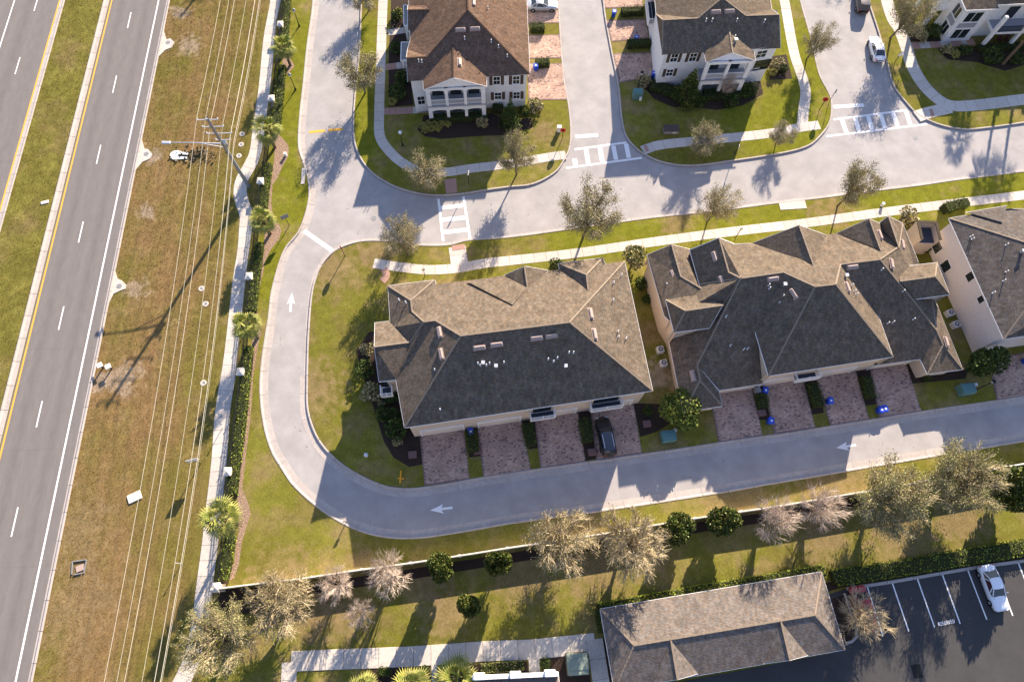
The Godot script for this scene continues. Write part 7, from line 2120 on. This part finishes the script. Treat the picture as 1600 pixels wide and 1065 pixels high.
	for d in [
		[0, Vector3(-17.48, 0, -25.19), 2.0, "clipped round shrub in sun at the row's left end"], [2, Vector3(-16.39, 0, -22.27), 2.0, "olive spreading shrub below the row's left wing"], [0, Vector3(-14.71, 0, -19.9), 1.7, "dark shrub left of the row's brown slope"], [0, Vector3(-12.89, 0, -18.12), 2.3, "large dark shrub at the row's lower left corner"], [2, Vector3(-15.14, 0, -21.13), 0.8, "tiny pale shrub in the row's left bed"], [2, Vector3(-12.76, 0, -16.7), 1.0, "straw-coloured tuft beside the first drive"], [2, Vector3(-17.46, 0, -27.82), 1.5, "shrub in sun against the row's left wing"], [0, Vector3(-14.01, 0, -21.95), 1.6, "dark shrub under the row's side balcony"], [0, Vector3(-13.5, 0, -19.79), 1.5, "dark shrub against the row's left wall"],
		[1, Vector3(-13.45, 0, -61.46), 0.9, "pale yellow shrub, first in the corner house's front bed"], [1, Vector3(-12.75, 0, -61.71), 0.95, "pale yellow shrub, second in the corner house's front bed"], [1, Vector3(-11.86, 0, -61.75), 1.05, "pale yellow shrub, third in the corner house's front bed"], [1, Vector3(-10.96, 0, -61.84), 0.95, "pale yellow shrub, fourth in the corner house's front bed"], [1, Vector3(-10.07, 0, -61.93), 1.0, "pale yellow shrub, fifth in the corner house's front bed"], [1, Vector3(-13.13, 0, -60.81), 1.1, "pale yellow shrub at the front bed's lower left"], [1, Vector3(-12.25, 0, -61.01), 0.9, "pale yellow shrub in the front bed's lower row, middle"], [1, Vector3(-11.36, 0, -61.1), 1.0, "pale yellow shrub in the front bed's lower row, right"], [2, Vector3(-5.13, 0, -62.13), 1.5, "spiky yellow shrub below the corner house's right arch"],
		[0, Vector3(-17.46, 0, -66.84), 2.2, "dark shrub beside the corner house's left wall, lower"], [1, Vector3(-18.06, 0, -65.43), 1.2, "yellow shrub by the path left of the corner house"], [0, Vector3(-16.96, 0, -69.42), 2.0, "dark shrub beside the corner house's left wall, upper"], [0, Vector3(-18.43, 0, -75.14), 1.7, "dark shrub by the corner house's side porch"], [0, Vector3(-18.92, 0, -81.42), 1.6, "dark shrub near the top left of the corner house"], [1, Vector3(-18.92, 0, -82.45), 1.1, "yellow shrub near the top left of the corner house"], [2, Vector3(2.2, 0, -65.12), 1.9, "brownish shrub in sun right of the evergreen"], [0, Vector3(0.76, 0, -64.39), 1.5, "green shrub at the corner house's right corner"],
		[2, Vector3(17.72, 0, -70.28), 1.7, "olive shrub behind the green utility box"], [0, Vector3(32.58, 0, -69.14), 2.0, "dark shrub at the right of the middle house's porch"], [2, Vector3(33.68, 0, -70), 1.5, "olive shrub at the middle house's right corner"], [0, Vector3(25.77, 0, -67.23), 1.7, "dark shrub before the middle house's porch, left"], [0, Vector3(30.09, 0, -67.18), 1.8, "dark shrub before the middle house's porch, right"], [2, Vector3(37.53, 0, -74.34), 1.7, "reddish olive shrub in the bed right of the middle house"], [1, Vector3(36.82, 0, -73.1), 1.2, "yellow shrub in the bed right of the middle house"], [0, Vector3(38.39, 0, -73.65), 1.3, "dark shrub in the bed right of the middle house"],
		[2, Vector3(60, 0, -80.62), 1.6, "olive shrub by the top right house's path"], [0, Vector3(61.74, 0, -81.58), 2.1, "dark shrub by the top right house's corner"], [2, Vector3(63.29, 0, -78.37), 1.5, "olive shrub below the top right house's bay"], [1, Vector3(64.39, 0, -77.68), 1.3, "yellowish shrub below the top right house's bay"], [0, Vector3(65.95, 0, -78.24), 1.6, "dark shrub right of the yellowish one, top right"], [0, Vector3(69.59, 0, -77.03), 2.3, "wide dark shrub left of the tall palms"], [0, Vector3(73.16, 0, -76.81), 1.9, "dark shrub at the foot of the tall palms"],
		[2, Vector3(51.71, 0, -48.75), 2.2, "olive shrub at the big block's top right corner"], [2, Vector3(52.84, 0, -47.13), 2.0, "bright shrub between the big block and the stucco house"], [0, Vector3(53.26, 0, -44.54), 1.5, "dark shrub by the stucco house's wall"], [0, Vector3(16.12, 0, -37.79), 1.6, "shrub in the gap, under the tall shrub"], [0, Vector3(16.68, 0, -35.75), 1.1, "shrub in the gap beside the big block"], [0, Vector3(16.12, 0, -21.33), 1.1, "small dark shrub at the row's lower right corner"], [0, Vector3(5.28, 0, -40.04), 1.6, "green shrub by the row's upper wall"], [0, Vector3(50.1, 0, -26.55), 0.9, "potted shrub by the right end entrance"], [0, Vector3(-12.17, 0, 6.98), 0.8, "small shrub in the bed between bottom palms, left"], [0, Vector3(-11.65, 0, 7.02), 0.8, "small shrub in the bed between bottom palms, middle"], [0, Vector3(-7.81, 0, 6.73), 0.8, "small shrub in the bed between bottom palms, right"], [0, Vector3(4.51, 0, 5.78), 1.0, "small shrub in the bed by the big green box"], [2, Vector3(28.55, 0, -17.39), 0.01, ""]]:
		if d[3] == "":
			continue
		var src: Node3D = sp[d[0]]
		var s: float = d[2] / 1.6 * 1.25
		if not first.has(src):
			first.append(src)
			src.position = d[1]
			src.set_meta("label", d[3])
			src.scale = Vector3.ONE * s
		else:
			dup(src, d[1], d[2] * 40.0, d[3], s)
	# tufts of taller verge grass give the dry ground its nap
	grass_tufts()

func grass_tufts():
	var r := RandomNumberGenerator.new()
	r.seed = 909
	var st := st_new()
	for k in 7:
		var a := r.randf() * TAU
		var b := Vector3(cos(a), 0, sin(a)) * 0.05
		var side := Vector3(-sin(a), 0, cos(a)) * 0.018
		tri(st, b - side, b * 2.6 + Vector3(0, r.randf_range(0.10, 0.2), 0), b + side)
	var mesh := done(st)
	var zones := [["verge_grass", "verge", 60000], ["median_grass", "median", 16000]]
	for z in zones:
		var mm := MultiMesh.new()
		mm.transform_format = MultiMesh.TRANSFORM_3D
		mm.use_colors = true
		mm.mesh = mesh
		mm.instance_count = z[2]
		for i in z[2]:
			var n := r.randf_range((-47.77), FENCE_LINE - 2.6) if z[1] == "verge" else r.randf_range((-63.63), (-57.88))
			var s := r.randf_range(-15, 95)
			var p := hw(n, s)
			var k := r.randf_range(0.25, 0.6)
			mm.set_instance_transform(i, Transform3D(Basis(Vector3.UP, r.randf() * TAU).scaled(Vector3.ONE * k), Vector3(p.x, -0.02, p.y)))
			var f := r.randf_range(0.7, 1.3)
			var c := Color(0.32 * f, 0.205 * f, 0.065 * f) if r.randf() < 0.6 else Color(0.24 * f, 0.195 * f, 0.04 * f)
			if z[1] == "median":
				c = Color(0.22 * f, 0.19 * f, 0.035 * f)
			mm.set_instance_color(i, c)
		var o := MultiMeshInstance3D.new()
		o.name = numbered(z[0])
		o.multimesh = mm
		o.material_override = M.leaf_plain
		add_child(o)
		tag(stuff(o), ["dry brown grass of the verge beside the power lines", "olive grass of the median between the carriageways"][0 if z[1] == "verge" else 1], "grass")

func street_things():
	# fence: pillars and picket panels between them
	var caps := [Vector3(-35.66, 1.75, -78.03), Vector3(-34.74, 1.75, -64.33), Vector3(-33.92, 1.75, -50.62), Vector3(-32.94, 1.75, -36.59), Vector3(-31.74, 1.75, -24.1), Vector3(-31.05, 1.75, -12.43), Vector3(-29.97, 1.75, -0.45)]
	var ord := ["topmost", "second from the top", "third from the top", "middle one", "third from the bottom, behind leaves", "second from the bottom", "lowest, at the wall's end"]
	for i in caps.size():
		caps[i].y = 0
		pillar("pale square fence pillar with pyramid cap, %s" % ord[i], caps[i])
	for i in caps.size() - 1:
		var a := Vector2(caps[i].x, caps[i].z)
		var b := Vector2(caps[i + 1].x, caps[i + 1].z)
		var d := (b - a).normalized() * 0.4
		fence_run("black picket fence panel along the pavement, %s" % ["topmost", "second from the top", "behind the utility pole's foot", "beside the middle palms", "third pillar to fourth from below", "lowest"][i], a + d, b - d)
	var up := hw(0, 13.0)
	fence_run("black picket fence panel running out of the top edge", Vector2(caps[0].x, caps[0].z) + up, Vector2(caps[0].x, caps[0].z) + up * 0.03)
	# white precast wall
	var wl := P2([-30.34, -0.25, -25.66, -0.97, -22.35, -1.42, -15.57, -2.6, -10.49, -3.41, -4.47, -4.46, 0.74, -5.42, 10.21, -7.07, 21.07, -9.16, 29.28, -10.57, 38.74, -12.39, 56.22, -15.86, 71.26, -18.81])
	var t := thing("garden_wall", "long thin pale wall between the loop road and the lower lawn", "wall", Vector3(wl[0].x, 0, wl[0].y))
	var p := resample(wl, 2.6)
	for k in p.size() - 1:
		var a := Vector3(p[k].x, 0, p[k].y) - t.position
		var b := Vector3(p[k + 1].x, 0, p[k + 1].y) - t.position
		var d := (b - a).normalized() * 0.02
		var st := st_new()
		bar(st, a + d + Vector3(0, 0.85, 0), b - d + Vector3(0, 0.85, 0), 0.09, 1.75)
		obj("wall_panel", done(st), M.cream, t)
		st = st_new()
		bar(st, a + d * 0.3 + Vector3(0, 1.76, 0), b - d * 0.3 + Vector3(0, 1.76, 0), 0.14, 0.08)
		obj("coping", done(st), M.cream, t)
		if k % 2 == 0:
			st = st_new()
			box(st, a + Vector3(0, 0.9, 0), Vector3(0.26, 1.72, 0.26))
			obj("wall_post", done(st), M.cream, t)
	# utility pole, its lamp, the lines
	var pb := Vector3(-36.04, 0, -50.8)
	utility_pole("tall grey utility pole with cross arms and long street lamp arm", pb, true)
	var nx := hw(0, 62.0)
	var far_pole := Vector3(-51.13, 0, -80.65) + Vector3(10.7, 0, -30.8)
	utility_pole("utility pole above the top edge that shades the verge", far_pole, false)
	var names := ["leftmost", "second from the left", "third from the left", "fourth from the left", "fifth from the left", "sixth from the left", "seventh from the left", "rightmost"]
	var ac := hw(1.0, 0.0)
	var x := Vector3(ac.x, 0, ac.y)
	var at := [[13.45, -1.2, 0.021], [13.45, -0.18, 0.018], [12.25, -0.16, 0.024], [12.25, 1.3, 0.018], [11.05, 1.8, 0.019], [9.85, 1.2, 0.019], [9.0, 1.35, 0.03], [7.8, 0.9, 0.016]]
	for i in 8:
		wire("power_line", "thin pale overhead line, %s at the pole" % names[i], pb + Vector3(0, at[i][0], 0) + x * at[i][1], [64.0, -62.0], at[i][2], 1.1 + 0.12 * i)
	# signs
	make_sign("stop_sign", "red stop sign at the loop's stop bar", Vector3(-21.85, 0, -40.66), -0.9, 2.6, "stop", M.sign_red)
	make_sign("street_sign", "wide sign on a thin post between mulch strip and loop", Vector3(-29.63, 0, -44.89), 0.55, 2.7, "plate", M.grey_metal, 1.0, 0.75)
	make_sign("stop_sign", "red stop sign left of the middle street's crossing", Vector3(6.04, 0, -60.05), 3.1, 2.4, "stop", M.sign_red)
	make_sign("stop_sign", "red stop sign right of the middle house", Vector3(42.89, 0, -66.79), 2.9, 2.5, "stop", M.sign_red)
	make_sign("crossing_sign", "thin white crossing sign post on the corner lawn", Vector3(-6.53, 0, -52.25), 1.4, 3.0, "diamond", M.sign_white, 0.8)
	make_sign("crossing_sign", "green backed sign by the right street's crossing", Vector3(44.6, 0, -68.47), 1.2, 2.4, "diamond", M.sign_green, 0.7)
	make_sign("parking_sign", "thin sign post at the lawn's shade edge, middle house", Vector3(29.82, 0, -58.29), 1.5, 2.4, "plate", M.sign_white, 0.4, 0.5)
	make_sign("warning_sign", "white diamond sign beside the right street pavement", Vector3(55.4, 0, -76.06), 0.4, 2.2, "diamond", M.sign_white, 0.95)
	make_sign("walk_sign", "thin sign post on the strip behind the lower crossing", Vector3(-11.34, 0, -38.15), 0.2, 2.2, "plate", M.grey_metal, 0.4, 0.4)
	make_sign("walk_sign", "thin post with plate behind the big block's upper wall", Vector3(28.86, 0, -45.26), 0.2, 2.6, "plate", M.grey_metal, 0.4, 0.4)
	make_sign("road_sign", "white sign panel with yellow edge on a post beside the pavement", Vector3(-34.95, 0, -13.52), 0.3, 2.6, "plate", M.sign_white, 1.2, 0.9)
	var st := st_new()
	for q in [[Vector3(-48.86, 0, -24.59), "low white square marker post at the verge's edge, left of two"], [Vector3(-47.83, 0, -24.47), "low white square marker post at the verge's edge, right of two"]]:
		var gs := thing("marker_post", q[1], "marker", q[0], 0.6)
		st = st_new()
		box(st, Vector3(0, 0.4, 0), Vector3(0.14, 0.8, 0.14))
		obj("post", done(st), M.dark_metal, gs)
		st = st_new()
		bbox(st, Vector3(0, 0.84, 0), Vector3(0.62, 0.10, 0.62), 0.03)
		obj("top_plate", done(st), M.sign_white, gs)
	# lamps
	make_lamp("street_lamp", "white capped street lamp on the corner lawn", Vector3(-15.98, 0, -58.19), 3.0, M.sign_white)
	make_lamp("street_lamp", "dark street lamp behind the green box, middle lawn", Vector3(16.99, 0, -69.43), 3.5, M.dark_metal)
	make_lamp("street_lamp", "dark street lamp by the pale stucco house's drive", Vector3(55.7, 0, -25.29), 3.7, M.dark_metal)
	make_lamp("street_lamp", "thin street lamp between fence and west street, upper", Vector3(-33.43, 0, -79.25), 3.2, M.grey_metal)
	make_lamp("street_lamp", "thin street lamp between fence and west street, lower", Vector3(-32.2, 0, -67.27), 3.2, M.grey_metal)
	make_sign("kerb_sign", "short sign post on the kerb outside the loop's lower bend", Vector3(-17.63, 0, -7.58), 0.4, 1.3, "plate", M.grey_metal, 0.4, 0.4)
	# street boxes
	make_transformer("transformer", "green transformer in shade beside the bright green tree", Vector3(18.37, 0, -18.26), 0.15)
	make_transformer("transformer", "green transformer on the lawn of the stucco house", Vector3(54.29, 0, -25.16), 0.15)
	make_transformer("transformer", "green transformer at the left of the middle lawn", Vector3(16.8, 0, -68.02), 0.1, Vector3(1.3, 1.2, 1.1))
	make_transformer("transformer", "large green transformer in the bed by the garage", Vector3(7.74, 0, 5.68), 0.1, Vector3(2.1, 1.2, 2.0))
	var mb := thing("meter_cabinet", "long grey cabinet lying on the middle lawn", "utility box", Vector3(21.3, 0, -62.09), 0.05)
	st = st_new()
	bbox(st, Vector3(0, 0.4, 0), Vector3(2.1, 0.7, 1.0), 0.08)
	obj("cabinet", done(st), M.grey_metal, mb)
	st = st_new()
	bbox(st, Vector3(0, 0.78, -0.05), Vector3(2.2, 0.1, 1.15), 0.03)
	obj("lid", done(st), M.shutter, mb)
	st = st_new()
	box(st, Vector3(0.4, 0.45, 0.52), Vector3(0.5, 0.14, 0.03))
	obj("label_plate", done(st), M.sign_white, mb)
	var pd := thing("white_pedestal", "white cable pedestal on the sunny corner of the corner lawn", "utility box", Vector3(5.59, 0, -61.46))
	st = st_new()
	bbox(st, Vector3(0, 0.55, 0), Vector3(0.55, 1.1, 0.45), 0.06)
	obj("cabinet", done(st), M.sign_white, pd)
	st = st_new()
	bbox(st, Vector3(0, 1.12, 0), Vector3(0.62, 0.1, 0.52), 0.03)
	obj("lid", done(st), M.sign_white, pd)
	for d in [[Vector3(17.24, 0, -67.46), "short white pedestal beside the middle lawn's transformer"], [Vector3(19.24, 0, -19.05), "small white pedestal beside the shaded transformer"], [Vector3(55.67, 0, -25.85), "white pedestal right of the stucco house's transformer"], [Vector3(-16.19, 0, -15.02), "small white garden light on the shaded lawn"], [Vector3(49.02, 0, -50.94), "low white marker post on the strip above the big block"], [Vector3(-31.8, 0, -55.85), "pale cable box on the straw mulch by the second palm"]]:
		var q := thing("cable_pedestal", d[1], "utility box", d[0])
		st = st_new()
		bbox(st, Vector3(0, 0.32, 0), Vector3(0.34, 0.7, 0.34), 0.06)
		obj("cabinet", done(st), M.sign_white, q)
		st = st_new()
		bbox(st, Vector3(0, 0.69, 0), Vector3(0.38, 0.07, 0.38), 0.02)
		obj("lid", done(st), M.pipe, q)
	# a toppled yellow marker by the first drive
	var om := thing("survey_marker", "orange yellow marker stakes crossed on the shaded lawn", "marker", Vector3(-12.1, 0, -12.75))
	st = st_new()
	bar(st, Vector3(0, 0.2, -0.7), Vector3(0, 0.1, 0.7), 0.16, 0.08)
	obj("stake", done(st), M.orange, om)
	st = st_new()
	bar(st, Vector3(-0.35, 0.1, 0.15), Vector3(0.45, 0.3, 0.25), 0.12, 0.06)
	obj("stake", done(st), M.orange, om)
	# covers and slabs in the grass and road
	for d in [[Vector3(-38.49, 0, -59.35), "round pale valve cover by the pavement, topmost of three"], [Vector3(-38.3, 0, -57.57), "round pale valve cover by the pavement, middle of three"], [Vector3(-38.27, 0, -55.7), "round pale valve cover by the pavement, lowest of three"], [Vector3(-39.29, 0, -35.45), "small pale cover under the lines, upper of two close ones"], [Vector3(-38.35, 0, -33.36), "larger pale cover under the lines, lower of two close ones"], [Vector3(-36.55, 0, -23.09), "pale cover alone under the lines, left of the hedge"], [Vector3(-31.08, 0, -57.48), "pale cover on the lawn strip by the second palm"]]:
		var o := cover("valve_cover", d[1], d[0] + Vector3(0, (LAWN if d[0].x > -29.5 else 0.0), 0), 0.2, M.grey_metal, M.concrete[0])
		o.set_meta("group", "valve covers in the grass")
	for d in [[Vector3(-29.4, 0, -73.33), "dark manhole in the west street beside the tree shadow"], [Vector3(-18.76, 0, -46.47), "dark manhole near the corner lawn's shadow tip"], [Vector3(55.9, 0, -62.49), "pale manhole in the street right of the right crossing"]]:
		cover("manhole_cover", d[1], d[0], 0.36, M.grey_metal)
	for d in [[Vector3(-41.49, 0, -9.56), Vector3(1.5, 0.12, 1.0), 0.5, "tan concrete cover slab lying in the brown verge"], [Vector3(-62.46, 0, -47.26), Vector3(1.0, 0.08, 0.5), 0.35, "pale concrete slab lying in the median grass"]]:
		var q := obj("cover_slab", bevelled(d[1]), M.cream)
		q.position = d[0] + Vector3(0, d[1].y * 0.5, 0)
		q.rotation.y = d[2]
		tag(q, d[3], "slab")
	var pe := thing("pipe_end", "white concrete pipe end with dark mouth in the verge", "drain", Vector3(-46.28, 0, -55.38), -0.06)
	st = st_new()
	var ring := []
	for k in 9:
		var a := PI / 2 + PI * k / 8
		ring.append(Vector3(cos(a) * 0.75 - 0.6, 0.1, sin(a) * 0.75))
	ring.append(Vector3(1.2, 0.1, -0.42))
	ring.append(Vector3(1.2, 0.1, 0.42))
	var rp := PackedVector2Array()
	for v in ring:
		rp.append(Vector2(v.x, v.z))
	obj("apron", flat_poly(rp, 0.10, 0.14), M.sign_white, pe)
	st = st_new()
	box(st, Vector3(0.55, 0.09, 0), Vector3(1.5, 0.04, 0.34))
	obj("mouth", done(st), M.rubber, pe)
	var gr := thing("broken_grate", "broken square drain frame lying in the verge", "drain", Vector3(-45.66, 0, -2.03), 0.1)
	for k in 4:
		st = st_new()
		box(st, Vector3([-0.85, 0.85, 0.0, 0.0][k], 0.08, [0.0, 0.0, -0.85, 0.85][k]), Vector3(0.13, 0.14, 1.7) if k < 2 else Vector3(1.7 if k == 2 else 1.0, 0.14, 0.13), Basis(Vector3.UP, [0.1, -0.05, 0.08, 0.12][k]))
		obj("frame_side", done(st), M.grey_metal, gr)
	st = st_new()
	box(st, Vector3(0.15, 0.02, 0.12), Vector3(1.0, 0.1, 0.8), Basis(Vector3.UP, 0.3))
	obj("slab", done(st), M.vent, gr)
	gr.scale = Vector3.ONE * 0.8
	var rv := thing("debris_pile", "tangle of dark brush beside the white pipe end", "brush", Vector3(-44.25, 0, -55.36))
	var rr := RandomNumberGenerator.new()
	rr.seed = 31
	st = st_new(true)
	for k in 150:
		var c := Vector3(rr.randfn() * 1.4, 0.05 + absf(rr.randfn()) * 0.12, rr.randfn() * 0.75)
		leaf_quad(st, rr, c, rr.randf_range(0.2, 0.5), vary(rr, [Color(0.08, 0.07, 0.035), Color(0.20, 0.17, 0.11), Color(0.05, 0.045, 0.03)]), 1.0)
	stuff(obj("twigs", done(st), M.twig, rv))
	for d in [[Vector3(-33.21, 0, -17.75), "thin grey stake near the pavement"], [Vector3(-34.82, 0, -2.75), "thin white stake with a blue tag in the verge"]]:
		var q := thing("marker_stake", d[1], "stake", d[0])
		st = st_new()
		box(st, Vector3(0, 0.7, 0), Vector3(0.06, 1.4, 0.06))
		obj("stake", done(st), M.pipe, q)
		st = st_new()
		box(st, Vector3(0, 1.35, 0.04), Vector3(0.14, 0.2, 0.02))
		obj("flag", done(st), M.sign_green, q)
	var inlet := thing("kerb_inlet", "kerb drain inlet with dark throat below the yellow bars", "drain", Vector3(-28.52, 0, -52.63))
	st = st_new()
	box(st, Vector3(-0.42, 0.12, 0), Vector3(0.5, 0.15, 2.6), Basis(Vector3.UP, 0.08))
	obj("slab", done(st), M.concrete[2], inlet)
	st = st_new()
	box(st, Vector3(0.0, 0.055, 0), Vector3(0.3, 0.11, 2.0), Basis(Vector3.UP, 0.08))
	obj("throat", done(st), M.rubber, inlet)
	var in2 := thing("kerb_inlet", "kerb drain inlet with wide slab on the strip above the big block", "drain", Vector3(36.97, 0, -50.98), 0.11)
	st = st_new()
	box(st, Vector3(0, 0.10, 0.45), Vector3(3.6, 0.16, 1.2))
	obj("slab", done(st), M.concrete[2], in2)
	st = st_new()
	box(st, Vector3(0, 0.06, -0.16), Vector3(2.2, 0.10, 0.16))
	obj("throat", done(st), M.rubber, in2)
	var gt := thing("lot_grate", "dark storm drain grate in the parking court", "drain", Vector3(42.89, 0, 5.36), 0.12)
	st = st_new()
	box(st, Vector3(0, -0.01, 0), Vector3(0.95, 0.05, 1.25))
	obj("frame", done(st), M.rubber, gt)
	for k in 7:
		st = st_new()
		box(st, Vector3(-0.36 + k * 0.12, 0.012, 0), Vector3(0.05, 0.03, 1.1))
		obj("grate_bar", done(st), M.dark_metal, gt)
	# bins
	var b0 := make_bin("recycling_bin", "blue bin between the first two drives of the left row", Vector3(-4.4, 0, -18.03), 0.2, M.bin, "blue bins")
	for d in [[Vector3(2.12, 0, -72.36), "blue bin beside the hedge on the sunlit drives"], [Vector3(13.83, 0, -83.36), "blue bin at the upper shaded drives' top left"], [Vector3(17.01, 0, -78.39), "blue bin behind the lower shaded hedge"], [Vector3(19.28, 0, -71.65), "blue bin at the middle house's front left corner"], [Vector3(30.18, 0, -24.18), "blue bin against the big block's garage wall"], [Vector3(30.42, 0, -20.5), "blue bin at the foot of the bed, beside the brown box"], [Vector3(37.73, 0, -23.16), "blue bin at the hedge's right side, third drive of the big block"], [Vector3(43.56, 0, -22.26), "blue bin, left of the touching pair by the kerb"], [Vector3(44, 0, -22.39), "blue bin, right of the touching pair by the kerb"], [Vector3(62.52, 0, -29.12), "blue bin at the right edge by the stucco house"]]:
		dup(b0, d[0], rng.randf_range(-0.3, 0.3), d[1], 1.0, "blue bins")
	var y := LAWN
	make_bin("dark_bin", "grey bin beside the blue one against the garage wall", Vector3(29.27, 0, -24.22), 0.3, M.grey_metal)
	for d in [[Vector3(29.67, 0, -21.56), "brown paver landing box between the big block's first drives"], [Vector3(16.05, 0, -19.78), "brown box on the mulch right of the black car's drive"], [Vector3(9.63, 0, -16.24), "dark brown box at the foot of the hedge by the black car"], [Vector3(-10.94, 0, -15.27), "brown box in the dark bed left of the first drive"], [Vector3(-3.52, 0, -15.96), "small brown box in the bed between the first two drives"]]:
		var q := obj("storage_box", bevelled(Vector3(0.95, 0.4, 0.8)), M.vent_dark)
		q.position = d[0] + Vector3(0, 0.3, 0)
		q.rotation.y = 0.14
		tag(q, d[1], "box")
	# air conditioners
	make_ac("ac_unit", "air conditioner in the gap, upper of two left of the big block", Vector3(18.03, 0, -28.98), 0.25)
	make_ac("ac_unit", "air conditioner in the gap, lower of two left of the big block", Vector3(18.33, 0, -27.25), 0.25)
	make_ac("ac_unit", "air conditioner beside the stucco wall, upper of two", Vector3(54.55, 0, -35.16), 0.35)
	make_ac("ac_unit", "air conditioner beside the stucco wall, lower of two", Vector3(54.94, 0, -33.61), 0.35)

func bevelled(s: Vector3) -> ArrayMesh:
	var st := st_new()
	bbox(st, Vector3.ZERO, s, 0.05)
	return done(st)

func vehicles():
	var white := paint_mat(0.78, 0.78, 0.80)
	var silver := paint_mat(0.45, 0.47, 0.50, 0.4)
	var black := paint_mat(0.008, 0.009, 0.011)
	var dark := paint_mat(0.10, 0.085, 0.08, 0.3)
	var red := paint_mat(0.30, 0.015, 0.03)
	var c := make_car("parked_car", "black estate car with silver roof rails parked on a paver drive", black, Vector3(11.14, 0, -18.02) + Vector3(0, LAWN + 0.03, 0), Vector3(10.74, 0, -20.14) + Vector3(0, LAWN + 0.03, 0), true, true)
	c.scale = Vector3.ONE * 0.98
	make_car("parked_car", "white saloon car alone in the parking court", white, Vector3(52.38, 0, -2.98), Vector3(52.71, 0, -1.19))
	make_car("moving_car", "white car driving down the right street", white, Vector3(52.79, 0, -78.05), Vector3(52.74, 0, -80.56))
	make_car("moving_car", "dark car at the top edge of the right street", dark, Vector3(52.09, 0, -87.55), Vector3(52.26, 0, -90.11), true)
	make_car("parked_car", "silver car on a sunlit paver drive, top edge", silver, Vector3(2.94, 0, -84.46) + Vector3(0, LAWN + 0.03, 0), Vector3(5.19, 0, -84.55) + Vector3(0, LAWN + 0.03, 0))
	make_car("parked_car", "red car half hidden under the bare tree by the garage", red, Vector3(38.01, 0, -0.37), Vector3(38.33, 0, 1.37))
